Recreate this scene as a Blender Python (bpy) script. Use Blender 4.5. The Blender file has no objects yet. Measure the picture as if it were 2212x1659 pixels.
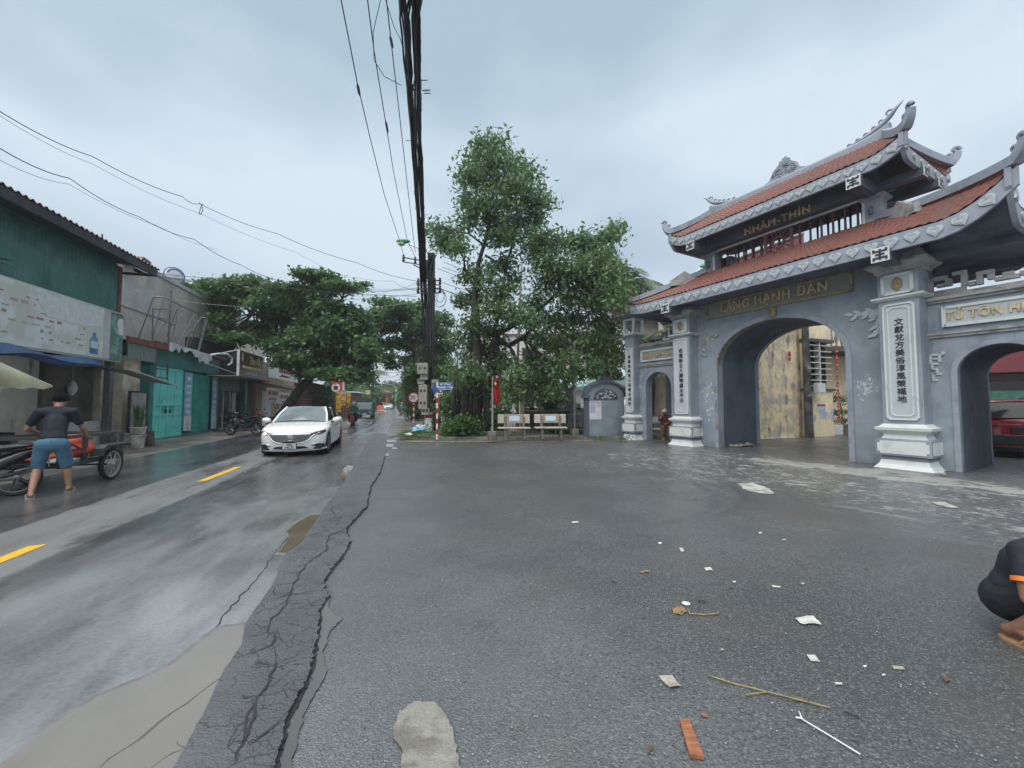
import bpy, bmesh, math, random
import numpy as np
from mathutils import Vector, Matrix, Euler
R=math.radians; PI=math.pi
S=bpy.context.scene
C=S.collection
# ---------------------------------------------------------------- camera
FX=864.0; CX=1106.0; CY=829.5; PITCH=math.atan(.0475); EYE=1.54
cam=bpy.data.cameras.new('camera'); camo=bpy.data.objects.new('camera',cam); C.objects.link(camo)
cam.sensor_width=36; cam.lens=36*FX/2212; cam.clip_end=5000; cam.clip_start=.05
camo.location=(0,0,EYE); camo.rotation_euler=(PI/2+PITCH,0,0)
S.camera=camo
# ---------------------------------------------------------------- world: rain clouds over a physical sky
W=bpy.data.worlds.new('World'); S.world=W; W.use_nodes=True
wt=W.node_tree; wt.nodes.clear()
SUN_EL=R(62); SUN_AZ=R(215)
def wn(t,**k):
    n=wt.nodes.new(t)
    for a,b in k.items(): setattr(n,a,b)
    return n
wo=wn('ShaderNodeOutputWorld'); bg=wn('ShaderNodeBackground'); bg2=wn('ShaderNodeBackground'); ad=wn('ShaderNodeAddShader')
sky=wn('ShaderNodeTexSky'); sky.sky_type='NISHITA'; sky.sun_disc=False; sky.sun_elevation=SUN_EL; sky.sun_rotation=SUN_AZ
wt.links.new(sky.outputs[0],bg.inputs[0]); bg.inputs[1].default_value=.006
tc=wn('ShaderNodeTexCoord'); mp=wn('ShaderNodeMapping'); mp.inputs['Scale'].default_value=(1,1,2.2)
mp.inputs['Location'].default_value=(.4,1.3,.2)
nz=wn('ShaderNodeTexNoise'); nz.inputs['Scale'].default_value=1.5; nz.inputs['Detail'].default_value=7; nz.inputs['Roughness'].default_value=.42
rp=wn('ShaderNodeValToRGB')
rp.color_ramp.elements[0].position=.40; rp.color_ramp.elements[0].color=(.365,.48,.57,1)
rp.color_ramp.elements[1].position=.62; rp.color_ramp.elements[1].color=(.61,.70,.78,1)
e=rp.color_ramp.elements.new(.5); e.color=(.47,.58,.665,1)
wt.links.new(tc.outputs['Generated'],mp.inputs[0]); wt.links.new(mp.outputs[0],nz.inputs[0]); wt.links.new(nz.outputs[0],rp.inputs[0])
sx=wn('ShaderNodeSeparateXYZ'); wt.links.new(tc.outputs['Generated'],sx.inputs[0])
mr=wn('ShaderNodeMapRange'); mr.inputs[1].default_value=.0; mr.inputs[2].default_value=.42; mr.inputs[3].default_value=.8; mr.inputs[4].default_value=0
wt.links.new(sx.outputs[2],mr.inputs[0])
mx=wn('ShaderNodeMixRGB'); mx.inputs[2].default_value=(.54,.59,.675,1)
wt.links.new(mr.outputs[0],mx.inputs[0]); wt.links.new(rp.outputs[0],mx.inputs[1])
wt.links.new(mx.outputs[0],bg2.inputs[0]); bg2.inputs[1].default_value=.61
wt.links.new(bg.outputs[0],ad.inputs[0]); wt.links.new(bg2.outputs[0],ad.inputs[1]); wt.links.new(ad.outputs[0],wo.inputs[0])
# ---------------------------------------------------------------- sun behind cloud
sl=bpy.data.lights.new('sun','SUN'); sl.energy=2.2; sl.angle=R(80); sl.color=(1,.96,.9)
so=bpy.data.objects.new('sun',sl); C.objects.link(so)
so.rotation_euler=(PI/2-SUN_EL,0,PI-SUN_AZ)
S.view_settings.view_transform='Standard'; S.view_settings.look='None'; S.view_settings.exposure=.90; S.view_settings.gamma=1
# ---------------------------------------------------------------- measuring helpers: a pixel ray to a world point
def ray(x,y):
    a=(x-CX)/FX; b=-(y-CY)/FX
    return Vector((a, math.cos(PITCH)-b*math.sin(PITCH), math.sin(PITCH)+b*math.cos(PITCH)))
def G(x,y,z=0.0):
    r=ray(x,y); return Vector((0,0,EYE))+r*((z-EYE)/r.z)
def A(x,y,Y):
    r=ray(x,y); return Vector((0,0,EYE))+r*(Y/r.y)
# street frame
SA=math.atan2(.964,-.2656); ds=Vector((math.cos(SA),math.sin(SA),0)); nw=Vector((math.sin(SA),-math.cos(SA),0)); S0=Vector((-14.8,16.5,0))
def ST(t,w,z=0): return S0+ds*t+nw*w+Vector((0,0,z))
# gate frame
GA=math.atan2(-.8725,.4886); gd=Vector((math.cos(GA),math.sin(GA),0)); gn=Vector((-math.sin(GA),math.cos(GA),0))
GO=Vector((7.1445,13.898,0))+gd*1.9
# ---------------------------------------------------------------- objects
def link(o,parent=None):
    C.objects.link(o)
    if parent is not None: o.parent=parent
    return o
def tag(o,label,cat=None,group=None,kind=None):
    if label: o['label']=label
    if cat: o['category']=cat
    if group: o['group']=group
    if kind: o['kind']=kind
    return o
def thing(name,label,cat,loc=(0,0,0),rz=0,group=None,scale=1):
    o=bpy.data.objects.new(name,None); o.empty_display_size=.2
    o.location=loc; o.rotation_euler=(0,0,rz); o.scale=(scale,)*3
    link(o); return tag(o,label,cat,group)
def dup(root,loc=None,rz=None,label=None,scale=None):
    kids={}
    for o in bpy.data.objects:
        if o.parent is not None: kids.setdefault(o.parent.name,[]).append(o)
    def rec(o,par):
        c=o.copy(); C.objects.link(c); c.parent=par
        for k in kids.get(o.name,[]): rec(k,c)
        return c
    r=rec(root,None)
    if loc is not None: r.location=loc
    if rz is not None: r.rotation_euler=(0,0,rz)
    if label: r['label']=label
    if scale: r.scale=(scale,)*3
    return r
class MB:
    def __init__(s): s.v=[]; s.f=[]; s.m=[]; s.mi=0; s.M=None
    def add(s,vs,fs,mi=None):
        n=len(s.v); mi=s.mi if mi is None else mi
        for p in vs:
            p=Vector(p)
            if s.M is not None: p=s.M@p
            s.v.append(tuple(p))
        for f in fs: s.f.append(tuple(i+n for i in f)); s.m.append(mi)
        return s
    def box(s,x0,x1,y0,y1,z0,z1,mi=None,M=None):
        vs=[(x,y,z) for z in (z0,z1) for y in (y0,y1) for x in (x0,x1)]
        if M is not None: vs=[M@Vector(p) for p in vs]
        return s.add(vs,[(0,2,3,1),(4,5,7,6),(0,1,5,4),(2,6,7,3),(0,4,6,2),(1,3,7,5)],mi)
    def cbox(s,c,sz,mi=None,M=None,rz=0):
        a,b,d=sz[0]/2,sz[1]/2,sz[2]/2
        T=Matrix.Translation(c)@Matrix.Rotation(rz,4,'Z')
        if M is not None: T=T@M
        return s.box(-a,a,-b,b,-d,d,mi,T)
    def tube(s,pts,r,seg=6,mi=None,cap=True):
        pts=[Vector(p) for p in pts]; n=len(pts)
        if not hasattr(r,'__len__'): r=[r]*n
        vs=[];fs=[]; up=Vector((0,0,1)); prev=None
        for i,p in enumerate(pts):
            d=(pts[min(i+1,n-1)]-pts[max(i-1,0)])
            if d.length<1e-9: d=Vector((0,0,1))
            d.normalize()
            if prev is None:
                a=d.cross(up)
                if a.length<1e-3: a=d.cross(Vector((1,0,0)))
            else: a=prev-d*prev.dot(d)
            if a.length<1e-6: a=d.orthogonal()
            a.normalize(); prev=a; b=d.cross(a)
            for k in range(seg):
                t=2*PI*k/seg; vs.append(p+(a*math.cos(t)+b*math.sin(t))*r[i])
        for i in range(n-1):
            for k in range(seg):
                k2=(k+1)%seg
                fs.append((i*seg+k,i*seg+k2,(i+1)*seg+k2,(i+1)*seg+k))
        if cap: fs.append(tuple(range(seg))[::-1]); fs.append(tuple((n-1)*seg+k for k in range(seg)))
        return s.add(vs,fs,mi)
    def cyl(s,p0,p1,r0,r1=None,seg=12,mi=None): return s.tube([p0,p1],[r0,r0 if r1 is None else r1],seg,mi)
    def lathe(s,c,prof,seg=16,mi=None,axis='Z',sx=1,sy=1,rot=0,cap=True):
        if not cap: prof=list(prof)+[prof[0]]
        vs=[];fs=[];c=Vector(c);ms=[]
        for r,h in prof:
            for k in range(seg):
                t=2*PI*k/seg+rot; p=Vector((r*math.cos(t)*sx,r*math.sin(t)*sy,h))
                if axis=='Y': p=Vector((p.x,p.z,p.y))
                if axis=='X': p=Vector((p.z,p.x,p.y))
                vs.append(c+p)
        n=len(prof)
        for i in range(n-1):
            for k in range(seg): fs.append((i*seg+k,i*seg+(k+1)%seg,(i+1)*seg+(k+1)%seg,(i+1)*seg+k))
        if cap: fs.append(tuple(range(seg))[::-1]); fs.append(tuple((n-1)*seg+k for k in range(seg)))
        return s.add(vs,fs,mi)
    def sq(s,c,prof,ry=None,mi=None):   # square section stack: (half width, z[, mat])
        c=Vector(c)
        for i in range(len(prof)-1):
            a=prof[i];b=prof[i+1]; m=a[2] if len(a)>2 else (mi if mi is not None else s.mi)
            vs=[]
            for hw,z in ((a[0],a[1]),(b[0],b[1])):
                hy=hw if ry is None else hw+ry
                vs+=[c+Vector(q) for q in ((-hw,-hy,z),(hw,-hy,z),(hw,hy,z),(-hw,hy,z))]
            s.add(vs,[(0,1,5,4),(1,2,6,5),(2,3,7,6),(3,0,4,7)],m)
        hw,z=prof[-1][:2]; hy=hw if ry is None else hw+ry
        s.add([c+Vector(q) for q in ((-hw,-hy,z),(hw,-hy,z),(hw,hy,z),(-hw,hy,z))],[(0,1,2,3)],mi)
        hw,z=prof[0][:2]; hy=hw if ry is None else hw+ry
        s.add([c+Vector(q) for q in ((-hw,-hy,z),(hw,-hy,z),(hw,hy,z),(-hw,hy,z))],[(3,2,1,0)],mi)
        return s
    def poly(s,pts,h0,h1,mi=None,axis='Z'):   # extrude an outline between h0 and h1
        n=len(pts); vs=[]
        for h in (h0,h1):
            for a,b in pts: vs.append((a,b,h) if axis=='Z' else ((a,h,b) if axis=='Y' else (h,a,b)))
        fs=[tuple(range(n))[::-1],tuple(range(n,2*n))]
        for i in range(n): j=(i+1)%n; fs.append((i,j,n+j,n+i))
        return s.add(vs,fs,mi)
    def loft(s,rings,mi=None,closed=True,cap=True):
        n=len(rings[0]); vs=[p for r in rings for p in r]; fs=[]
        for i in range(len(rings)-1):
            for k in range(n if closed else n-1):
                k2=(k+1)%n; fs.append((i*n+k,i*n+k2,(i+1)*n+k2,(i+1)*n+k))
        if cap and closed: fs.append(tuple(range(n))[::-1]); fs.append(tuple((len(rings)-1)*n+k for k in range(n)))
        return s.add(vs,fs,mi)
    def grid(s,fn,nu,nv,mi=None):
        vs=[fn(i/nu,j/nv) for j in range(nv+1) for i in range(nu+1)]
        fs=[(j*(nu+1)+i,j*(nu+1)+i+1,(j+1)*(nu+1)+i+1,(j+1)*(nu+1)+i) for j in range(nv) for i in range(nu)]
        return s.add(vs,fs,mi)
    def sph(s,c,r,seg=12,rings=8,mi=None):
        if not hasattr(r,'__len__'): r=(r,r,r)
        c=Vector(c); vs=[];fs=[]
        for j in range(1,rings):
            a=PI*j/rings
            for k in range(seg):
                t=2*PI*k/seg; vs.append(c+Vector((r[0]*math.sin(a)*math.cos(t),r[1]*math.sin(a)*math.sin(t),r[2]*math.cos(a))))
        vs.append(c+Vector((0,0,r[2]))); vs.append(c-Vector((0,0,r[2]))); N=(rings-1)*seg
        for j in range(rings-2):
            for k in range(seg): fs.append((j*seg+k,(j+1)*seg+k,(j+1)*seg+(k+1)%seg,j*seg+(k+1)%seg))
        for k in range(seg): fs.append((N,k,(k+1)%seg)); fs.append((N+1,(rings-2)*seg+(k+1)%seg,(rings-2)*seg+k))
        return s.add(vs,fs,mi)
    def build(s,name,mats,parent=None,smooth=False,bevel=0,fixn=True,sub=0):
        me=bpy.data.meshes.new(name); me.from_pydata(s.v,[],s.f)
        if not isinstance(mats,(list,tuple)): mats=[mats]
        for m in mats: me.materials.append(m)
        me.polygons.foreach_set('material_index',s.m)
        if fixn:
            bm=bmesh.new(); bm.from_mesh(me); bmesh.ops.recalc_face_normals(bm,faces=bm.faces); bm.to_mesh(me); bm.free()
        if smooth:
            me.polygons.foreach_set('use_smooth',[True]*len(me.polygons))
            if smooth!='all': me.set_sharp_from_angle(angle=R(38))
        me.update()
        o=bpy.data.objects.new(name,me); link(o,parent)
        if bevel:
            b=o.modifiers.new('bevel','BEVEL'); b.width=bevel; b.segments=2; b.limit_method='ANGLE'; b.angle_limit=R(40)
        if sub:
            b=o.modifiers.new('sub','SUBSURF'); b.levels=sub; b.render_levels=sub
        return o
# ---------------------------------------------------------------- materials
_mc={}
def nodes(name):
    m=bpy.data.materials.new(name); m.use_nodes=True; t=m.node_tree; return m,t,t.nodes['Principled BSDF']
class NT:
    def __init__(s,t): s.t=t
    def n(s,ty,ins=(),**k):
        n=s.t.nodes.new(ty)
        for a,b in k.items(): setattr(n,a,b)
        for i,v in (ins.items() if isinstance(ins,dict) else enumerate(ins)):
            if v is None: continue
            if isinstance(v,bpy.types.NodeSocket): s.t.links.new(v,n.inputs[i])
            else: n.inputs[i].default_value=v
        return n
    def math(s,op,a,b=0.0,c=0.0,clamp=False):
        return s.n('ShaderNodeMath',(a,b,c),operation=op,use_clamp=clamp).outputs[0]
    def ramp(s,v,a,b,lo=0.0,hi=1.0,smooth=True):
        return s.n('ShaderNodeMapRange',(v,a,b,lo,hi),interpolation_type='SMOOTHSTEP' if smooth else 'LINEAR').outputs[0]
    def noise(s,co,sc,det=4,ro=.55,dim='3D',dist=0.0):
        n=s.n('ShaderNodeTexNoise',{'Vector':co,'Scale':sc,'Detail':det,'Roughness':ro,'Distortion':dist}); return n.outputs[0]
    def mix(s,f,a,b,bt='MIX'):
        return s.n('ShaderNodeMixRGB',(f,a,b),blend_type=bt).outputs[0]
    def pos(s): return s.n('ShaderNodeTexCoord').outputs['Object']
    def wpos(s): return s.n('ShaderNodeNewGeometry').outputs['Position']
    def map(s,co,scale=(1,1,1),rot=(0,0,0),loc=(0,0,0)):
        return s.n('ShaderNodeMapping',{0:co,'Scale':scale,'Rotation':rot,'Location':loc}).outputs[0]
def c4(c): return (c[0],c[1],c[2],1)
def M(name,c,r=.6,c2=None,sc=2.0,lo=.45,hi=.62,bump=0,bsc=40,metal=0,stretch=(1,1,1),var=.12,spec=.5,c3=None,sc3=1.0,lo3=.5,hi3=.7,st3=(1,1,1),coat=0,trans=0,emit=None,alpha=1):
    if name in _mc: return _mc[name]
    m,t,b=nodes(name); N=NT(t); co=N.pos()
    v=N.noise(co,sc*3.1,3)
    f=N.ramp(v,.25,.75,1-var,1+var,False)
    col=N.mix(1.0,c4(c),f,'MULTIPLY')
    if c2 is not None:
        n2=N.noise(N.map(co,stretch),sc,6,.62); k=N.ramp(n2,lo,hi); col=N.mix(k,col,c4(c2))
    if c3 is not None:
        n3=N.noise(N.map(co,st3,loc=(3.1,1.7,.3)),sc3,7,.68); k=N.ramp(n3,lo3,hi3); col=N.mix(k,col,c4(c3))
    t.links.new(col,b.inputs['Base Color'])
    rr=N.ramp(N.noise(co,sc*5,3),.3,.7,max(0,r-.08),min(1,r+.08),False); t.links.new(rr,b.inputs['Roughness'])
    b.inputs['Metallic'].default_value=metal; b.inputs['Specular IOR Level'].default_value=spec
    b.inputs['Coat Weight'].default_value=coat; b.inputs['Coat Roughness'].default_value=.04
    b.inputs['Transmission Weight'].default_value=trans; b.inputs['Alpha'].default_value=alpha
    if emit: b.inputs['Emission Color'].default_value=c4(emit[0]); b.inputs['Emission Strength'].default_value=emit[1]
    if bump:
        bn=N.n('ShaderNodeBump',{'Strength':bump,'Distance':.02,'Height':N.noise(co,bsc,5,.6)}); t.links.new(bn.outputs[0],b.inputs['Normal'])
    _mc[name]=m; return m
# ---------------------------------------------------------------- lettering
_fontdata={}
def text(s,size,parent,loc,mat,name='lettering',ext=.01,bold=0.0,align='CENTER',sx=1.0,rot=None,shear=0,spacing=1.0,fat=0.0):
    key=(s,size,ext,bold,align,shear,spacing,fat)
    if key in _fontdata: me=_fontdata[key].copy(); me.materials.clear()
    else:
        cu=bpy.data.curves.new(name,'FONT'); cu.body=s; cu.size=size; cu.extrude=ext; cu.offset=bold*size; cu.align_x=align; cu.align_y='CENTER'; cu.shear=shear; cu.space_character=spacing
        cu.resolution_u=3
        o=bpy.data.objects.new('t',cu); C.objects.link(o); bpy.context.view_layer.update()
        dg=bpy.context.evaluated_depsgraph_get(); me=bpy.data.meshes.new_from_object(o.evaluated_get(dg)); bpy.data.objects.remove(o); bpy.data.curves.remove(cu)
        if fat:
            bm=bmesh.new(); base=me.copy(); 
            for i,(dx,dy) in enumerate(((0,0),(-fat,0),(fat,0),(0,fat*.6),(0,-fat*.6),(-fat,fat*.5),(fat,-fat*.5))):
                m2=base.copy(); m2.transform(Matrix.Translation((dx*size,dy*size,.0007*i))); bm.from_mesh(m2); bpy.data.meshes.remove(m2)
            bm.to_mesh(me); bm.free()
        _fontdata[key]=me
    me.materials.append(mat); me.name=name
    ob=bpy.data.objects.new(name,me); link(ob,parent); ob.location=loc; ob.rotation_euler=(PI/2,0,0) if rot is None else rot; ob.scale=(sx,1,1)
    return ob
def arch_pts(x0,x1,zs,zt,n=16):
    c=(x0+x1)/2; a=(x1-x0)/2; return [(c-a*math.cos(PI*i/n),zs+(zt-zs)*math.sin(PI*i/n)) for i in range(n+1)]
def irregular(pts,amp,seed,sub=3):
    rnd=random.Random(seed); out=[]; n=len(pts)
    for i in range(n):
        a=Vector(pts[i][:2]); b=Vector(pts[(i+1)%n][:2])
        for k in range(sub):
            p=a.lerp(b,k/sub); d=(b-a).length*amp
            out.append((p.x+rnd.uniform(-d,d),p.y+rnd.uniform(-d,d)))
    return out
def wire(name,label,pts,r,mat,cat='cable',group=None,seg=4,sag=0,n=14,wob=0,parent=None,seed=1):
    rnd=random.Random(seed); pts=[Vector(p) for p in pts]; out=[]
    for i in range(len(pts)-1):
        a,b=pts[i],pts[i+1]
        for k in range(n+(i==len(pts)-2)):
            t=k/n; p=a.lerp(b,t); p.z-=sag*4*t*(1-t)
            if wob: p+=Vector((rnd.uniform(-wob,wob),rnd.uniform(-wob,wob),rnd.uniform(-wob,wob)))
            out.append(p)
    o=MB().tube(out,r,seg).build(name,mat,parent,smooth='all')
    if parent is None: tag(o,label,cat,group)
    return o
def leaves(name,mat,parent,blobs,n,size,seed,asp=.45,droop=.35,shell=.55,flat=1.0):
    """blobs: (centre, (rx,ry,rz)) in the parent's space; leaf rhombi spread through the volume, gathered in twigs"""
    rg=np.random.default_rng(seed); w=np.array([ (b[1][0]*b[1][1]*b[1][2])**(.62) for b in blobs]); w/=w.sum()
    K=7; nt=n//K
    idx=rg.choice(len(blobs),nt,p=w); cs=np.array([tuple(b[0]) for b in blobs])[idx]; rs=np.array([tuple(b[1]) for b in blobs])[idx]
    d=rg.normal(size=(nt,3)); d/=np.linalg.norm(d,axis=1)[:,None]
    rad=rg.random(nt)**shell; lump=1+.18*np.sin(d[:,0]*7+idx)*np.sin(d[:,1]*6+idx*2)+.12*rg.normal(size=nt)
    tw=cs+d*rs*(rad*lump)[:,None]
    P=np.repeat(tw,K,0)+rg.normal(size=(nt*K,3))*size*np.array([1.1,1.1,.7*flat])
    out=np.repeat(d,K,0); N_=len(P)
    ax=out*.5+rg.normal(size=(N_,3))*.8; ax[:,2]-=droop; ax[:,2]*=flat; ax/=np.linalg.norm(ax,axis=1)[:,None]
    nn=rg.normal(size=(N_,3))*.75; nn[:,2]+=.9; sd=np.cross(ax,nn); sd/=np.linalg.norm(sd,axis=1)[:,None]+1e-9
    up=np.cross(sd,ax)
    L=size*(.45+.95*rg.random(N_))[:,None]; wd=L*asp
    v0=P-ax*L*.5; v1=P+sd*wd*.5-up*wd*.12; v2=P+ax*L*.5; v3=P-sd*wd*.5-up*wd*.12
    V=np.stack([v0,v1,v2,v3],1).reshape(-1,3).astype(np.float32)
    me=bpy.data.meshes.new(name); me.vertices.add(len(V)); me.vertices.foreach_set('co',V.ravel())
    me.loops.add(len(V)); me.loops.foreach_set('vertex_index',np.arange(len(V),dtype=np.int32))
    me.polygons.add(N_); me.polygons.foreach_set('loop_start',np.arange(0,len(V),4,dtype=np.int32))
    me.update(calc_edges=True); me.validate()
    me.materials.append(mat); o=bpy.data.objects.new(name,me); link(o,parent); return o
def leafmat(name,a,b,c,rough=.42,tr=.33):
    m,t,bs=nodes(name); N=NT(t); g=N.n('ShaderNodeNewGeometry'); r=g.outputs['Random Per Island']
    col=N.mix(N.ramp(r,0,1,0,1,False),c4(a),c4(b)); col=N.mix(N.ramp(N.noise(N.pos(),.9,3),.48,.66),col,c4(c))
    t.links.new(col,bs.inputs['Base Color']); bs.inputs['Roughness'].default_value=rough; bs.inputs['Specular IOR Level'].default_value=.45
    tl=N.n('ShaderNodeBsdfTranslucent',(col,)); ms=N.n('ShaderNodeMixShader',(tr,bs.outputs[0],tl.outputs[0]))
    t.links.new(ms.outputs[0],t.nodes['Material Output'].inputs[0]); return m
# ================================================================ GROUND
C0=Vector((-6.30,8.81,0))
def RD(w,t,z=0): return C0+nw*w+ds*t+Vector((0,0,z))
def dotn(N,P,vec,off):
    return N.math('ADD',N.n('ShaderNodeVectorMath',{0:P,1:vec},operation='DOT_PRODUCT').outputs['Value'],off)
def sheet(name,pts,mat,z=0.0,label=None,cat=None,kind='structure',parent=None,thick=None,group=None):
    m=MB()
    if thick: m.poly([(p[0],p[1]) for p in pts],z,z+thick)
    else: m.add([(p[0],p[1],z) for p in pts],[tuple(range(len(pts)))])
    o=m.build(name,mat,parent,fixn=bool(thick))
    if not thick:
        me=o.data
        if len(me.polygons) and me.polygons[0].normal.z<0: me.flip_normals()
    return tag(o,label,cat,group,kind)
def asphalt(name,kind):
    m,t,b=nodes(name); N=NT(t); P=N.wpos(); L=t.links
    Ps=N.map(P,(1,1,1)); fl=N.noise(P,14,2,.5)
    w=dotn(N,P,tuple(nw),-C0.dot(nw)); tt=dotn(N,P,tuple(ds),-C0.dot(ds))
    big=N.noise(P,.55,4,.6); mid=N.noise(P,2.4,5,.6); fine=N.noise(P,55,3,.7); agg=N.n('ShaderNodeTexVoronoi',{'Vector':P,'Scale':95.0}).outputs['Distance']
    st=N.n('ShaderNodeTexVoronoi',{'Vector':P,'Scale':30.0},feature='F1')
    if kind=='road':
        col=N.mix(N.ramp(big,.4,.62),c4((.080,.084,.090)),c4((.118,.120,.123)))
        wn_=N.math('ADD',w,N.math('MULTIPLY',N.math('SUBTRACT',mid,.5),.22))
        band=N.math('MULTIPLY',N.ramp(wn_,-.88,-.78),N.ramp(wn_,.42,.32))
        col=N.mix(N.math('MULTIPLY',band,.8),col,c4((.22,.22,.216)))
        # muddy water film on the nearer lane; sky glare put into its pale colour
        film=N.math('MULTIPLY',N.ramp(N.math('ADD',w,N.math('MULTIPLY',N.math('SUBTRACT',big,.5),1.6)),.55,1.2),N.ramp(N.math('ADD',tt,N.math('MULTIPLY',N.math('SUBTRACT',mid,.5),4)),-1.5,-4.0))
        streak=N.noise(N.map(P,(1,1,1),(0,0,-(SA-PI/2))),1.3,5,.6)
        streak=N.noise(N.map(N.map(P,(1,1,1),(0,0,-(SA-PI/2))),(1.6,.22,1)),1.6,5,.62)
        lane=N.ramp(streak,.42,.58)
        ro=N.math('SUBTRACT',.30,N.math('MULTIPLY',lane,.20))
        ro=N.math('SUBTRACT',ro,N.math('MULTIPLY',film,.15)); ro=N.math('ADD',ro,N.math('MULTIPLY',band,.14))
        left=N.ramp(w,-.9,-1.3); ro=N.math('SUBTRACT',ro,N.math('MULTIPLY',left,.14)); ro=N.math('MAXIMUM',ro,.055)
        rip=N.noise(N.map(P,(1,1,1),(0,0,-.5)),9,3,.5)
        h=N.math('ADD',N.math('MULTIPLY',agg,.35),N.math('ADD',N.math('MULTIPLY',fine,.35),N.math('MULTIPLY',rip,.25)))
        bs=N.math('SUBTRACT',.26,N.math('MULTIPLY',film,.20)); dist=.012
        col=N.mix(N.math('MULTIPLY',N.ramp(fine,.5,.72),.35),col,c4((.12,.12,.118)))
        dkp=N.ramp(N.noise(N.map(N.map(P,(1,1,1),(0,0,-(SA-PI/2))),(1.2,.5,1)),1.1,6,.65),.52,.62); col=N.mix(N.math('MULTIPLY',dkp,.55),col,c4((.035,.036,.038)))
        rp2=N.ramp(N.noise(N.map(N.map(P,(1,1,1),(0,0,-(SA-PI/2))),(1.5,.6,1)),1.6,4,.5),.34,.62); rp3=N.ramp(N.noise(N.map(P,(1,1.6,1),(0,0,-.5)),26,4,.6),.35,.6); film=N.math('MULTIPLY',film,N.ramp(agg,.02,.22,.55,1.0)); film=N.math('MULTIPLY',film,N.math('ADD',.15,N.math('MULTIPLY',N.math('ADD',N.math('MULTIPLY',rp2,.75),N.math('MULTIPLY',rp3,.25)),.85)))
        col=N.mix(N.math('MULTIPLY',film,.8),col,c4((.25,.265,.275)))
    else:
        col=N.mix(N.ramp(big,.38,.62),c4((.070,.075,.080)),c4((.112,.116,.121)))
        col=N.mix(N.math('MULTIPLY',N.ramp(mid,.5,.7),.3),col,c4((.085,.08,.072)))
        vor=N.n('ShaderNodeTexVoronoi',{'Vector':P,'Scale':105.0}); cell=N.n('ShaderNodeSeparateColor',(vor.outputs['Color'],)).outputs[0]
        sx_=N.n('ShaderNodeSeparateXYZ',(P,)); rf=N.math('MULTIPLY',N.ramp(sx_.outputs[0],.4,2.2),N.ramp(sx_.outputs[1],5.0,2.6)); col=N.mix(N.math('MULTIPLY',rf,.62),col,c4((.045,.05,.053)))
        stone=N.ramp(cell,.80,.86); col=N.mix(N.math('MULTIPLY',stone,.36),col,c4((.23,.245,.24)))
        dk=N.ramp(cell,.22,.16); col=N.mix(N.math('MULTIPLY',dk,.55),col,c4((.028,.029,.031)))
        # spilt cement by the gate: blotches inside an area along the gate front
        g=dotn(N,P,tuple(gn),-GO.dot(gn)); s=dotn(N,P,tuple(gd),-GO.dot(gd))
        g2=N.math('ADD',g,N.math('MULTIPLY',N.math('SUBTRACT',big,.5),3.0))
        reg=N.math('MULTIPLY',N.math('MULTIPLY',N.ramp(g2,-7.2,-4.2),N.ramp(g2,-.6,-1.1)),N.math('MULTIPLY',N.ramp(s,-4.5,-1.5),1.0))
        near=N.math('MULTIPLY',N.ramp(g2,-3.0,-2.2),N.ramp(s,1.0,2.2)); near=N.math('MULTIPLY',near,N.ramp(g2,-.9,-1.5))
        D1=N.math('ADD',N.math('POWER',N.math('DIVIDE',N.math('ADD',s,-2.9),3.1),2.0),N.math('POWER',N.math('DIVIDE',N.math('ADD',g,1.75),.75),2.0)); near=N.ramp(D1,1.6,.1)
        cement=N.noise(N.map(N.map(P,(1,1,1),(0,0,-GA)),(.8,1.35,1)),2.3,9,.74)
        thr=N.math('SUBTRACT',.56,N.math('MULTIPLY',near,.12))
        cm=N.math('MULTIPLY',N.ramp(N.math('SUBTRACT',cement,thr),-.01,.035),reg)
        fk=N.noise(N.map(N.map(P,(1,1,1),(0,0,-GA)),(.8,1.3,1)),10,3,.6); fm=N.math('MULTIPLY',N.ramp(fk,.54,.60),N.math('MULTIPLY',reg,N.ramp(mid,.42,.56))); cm=N.math('MAXIMUM',cm,fm)
        col=N.mix(N.math('MULTIPLY',cm,.6),col,c4((.42,.415,.385)))
        for cx,cy,rr,ww in ((.9,7.6,2.6,.10),(1.25,7.95,2.86,.10)):
            v=N.n('ShaderNodeVectorMath',{0:P,1:(cx,cy,0)},operation='DISTANCE').outputs['Value']
            k=N.math('ABSOLUTE',N.math('SUBTRACT',v,rr)); k=N.math('MULTIPLY',N.ramp(k,ww,ww*.6),N.ramp(mid,.36,.5)); tr=N.math('SINE',N.math('MULTIPLY',v,150)); tr=N.ramp(tr,-.3,.5)
            col=N.mix(N.math('MULTIPLY',N.math('MULTIPLY',N.math('MULTIPLY',k,N.ramp(N.n('ShaderNodeSeparateXYZ',(P,)).outputs[0],cx+.9,cx+1.6)),tr),.5),col,c4((.025,.026,.028)))
        nearL=N.math('MULTIPLY',N.ramp(N.math('ADD',w,N.math('MULTIPLY',N.math('SUBTRACT',mid,.5),2.2)),5.6,3.2),N.ramp(tt,3.0,-2.0))
        brn=N.ramp(N.noise(P,.8,3),.5,.64); col=N.mix(N.math('MULTIPLY',brn,.22),col,c4((.11,.088,.07)))
        ro=N.math('SUBTRACT',.33,N.math('MULTIPLY',nearL,.17)); col=N.mix(N.math('MULTIPLY',nearL,.35),col,c4((.17,.18,.19))); ro=N.math('SUBTRACT',ro,N.math('MULTIPLY',N.ramp(big,.46,.58),.1)); ro=N.math('ADD',ro,N.math('MULTIPLY',cm,.25)); ro=N.math('MAXIMUM',ro,.1)
        h=N.math('ADD',N.math('MULTIPLY',agg,.6),N.math('MULTIPLY',fine,.5)); bs=.6; dist=.010
    L.new(col,b.inputs['Base Color']); L.new(ro,b.inputs['Roughness']); b.inputs['Specular IOR Level'].default_value=.8
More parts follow.
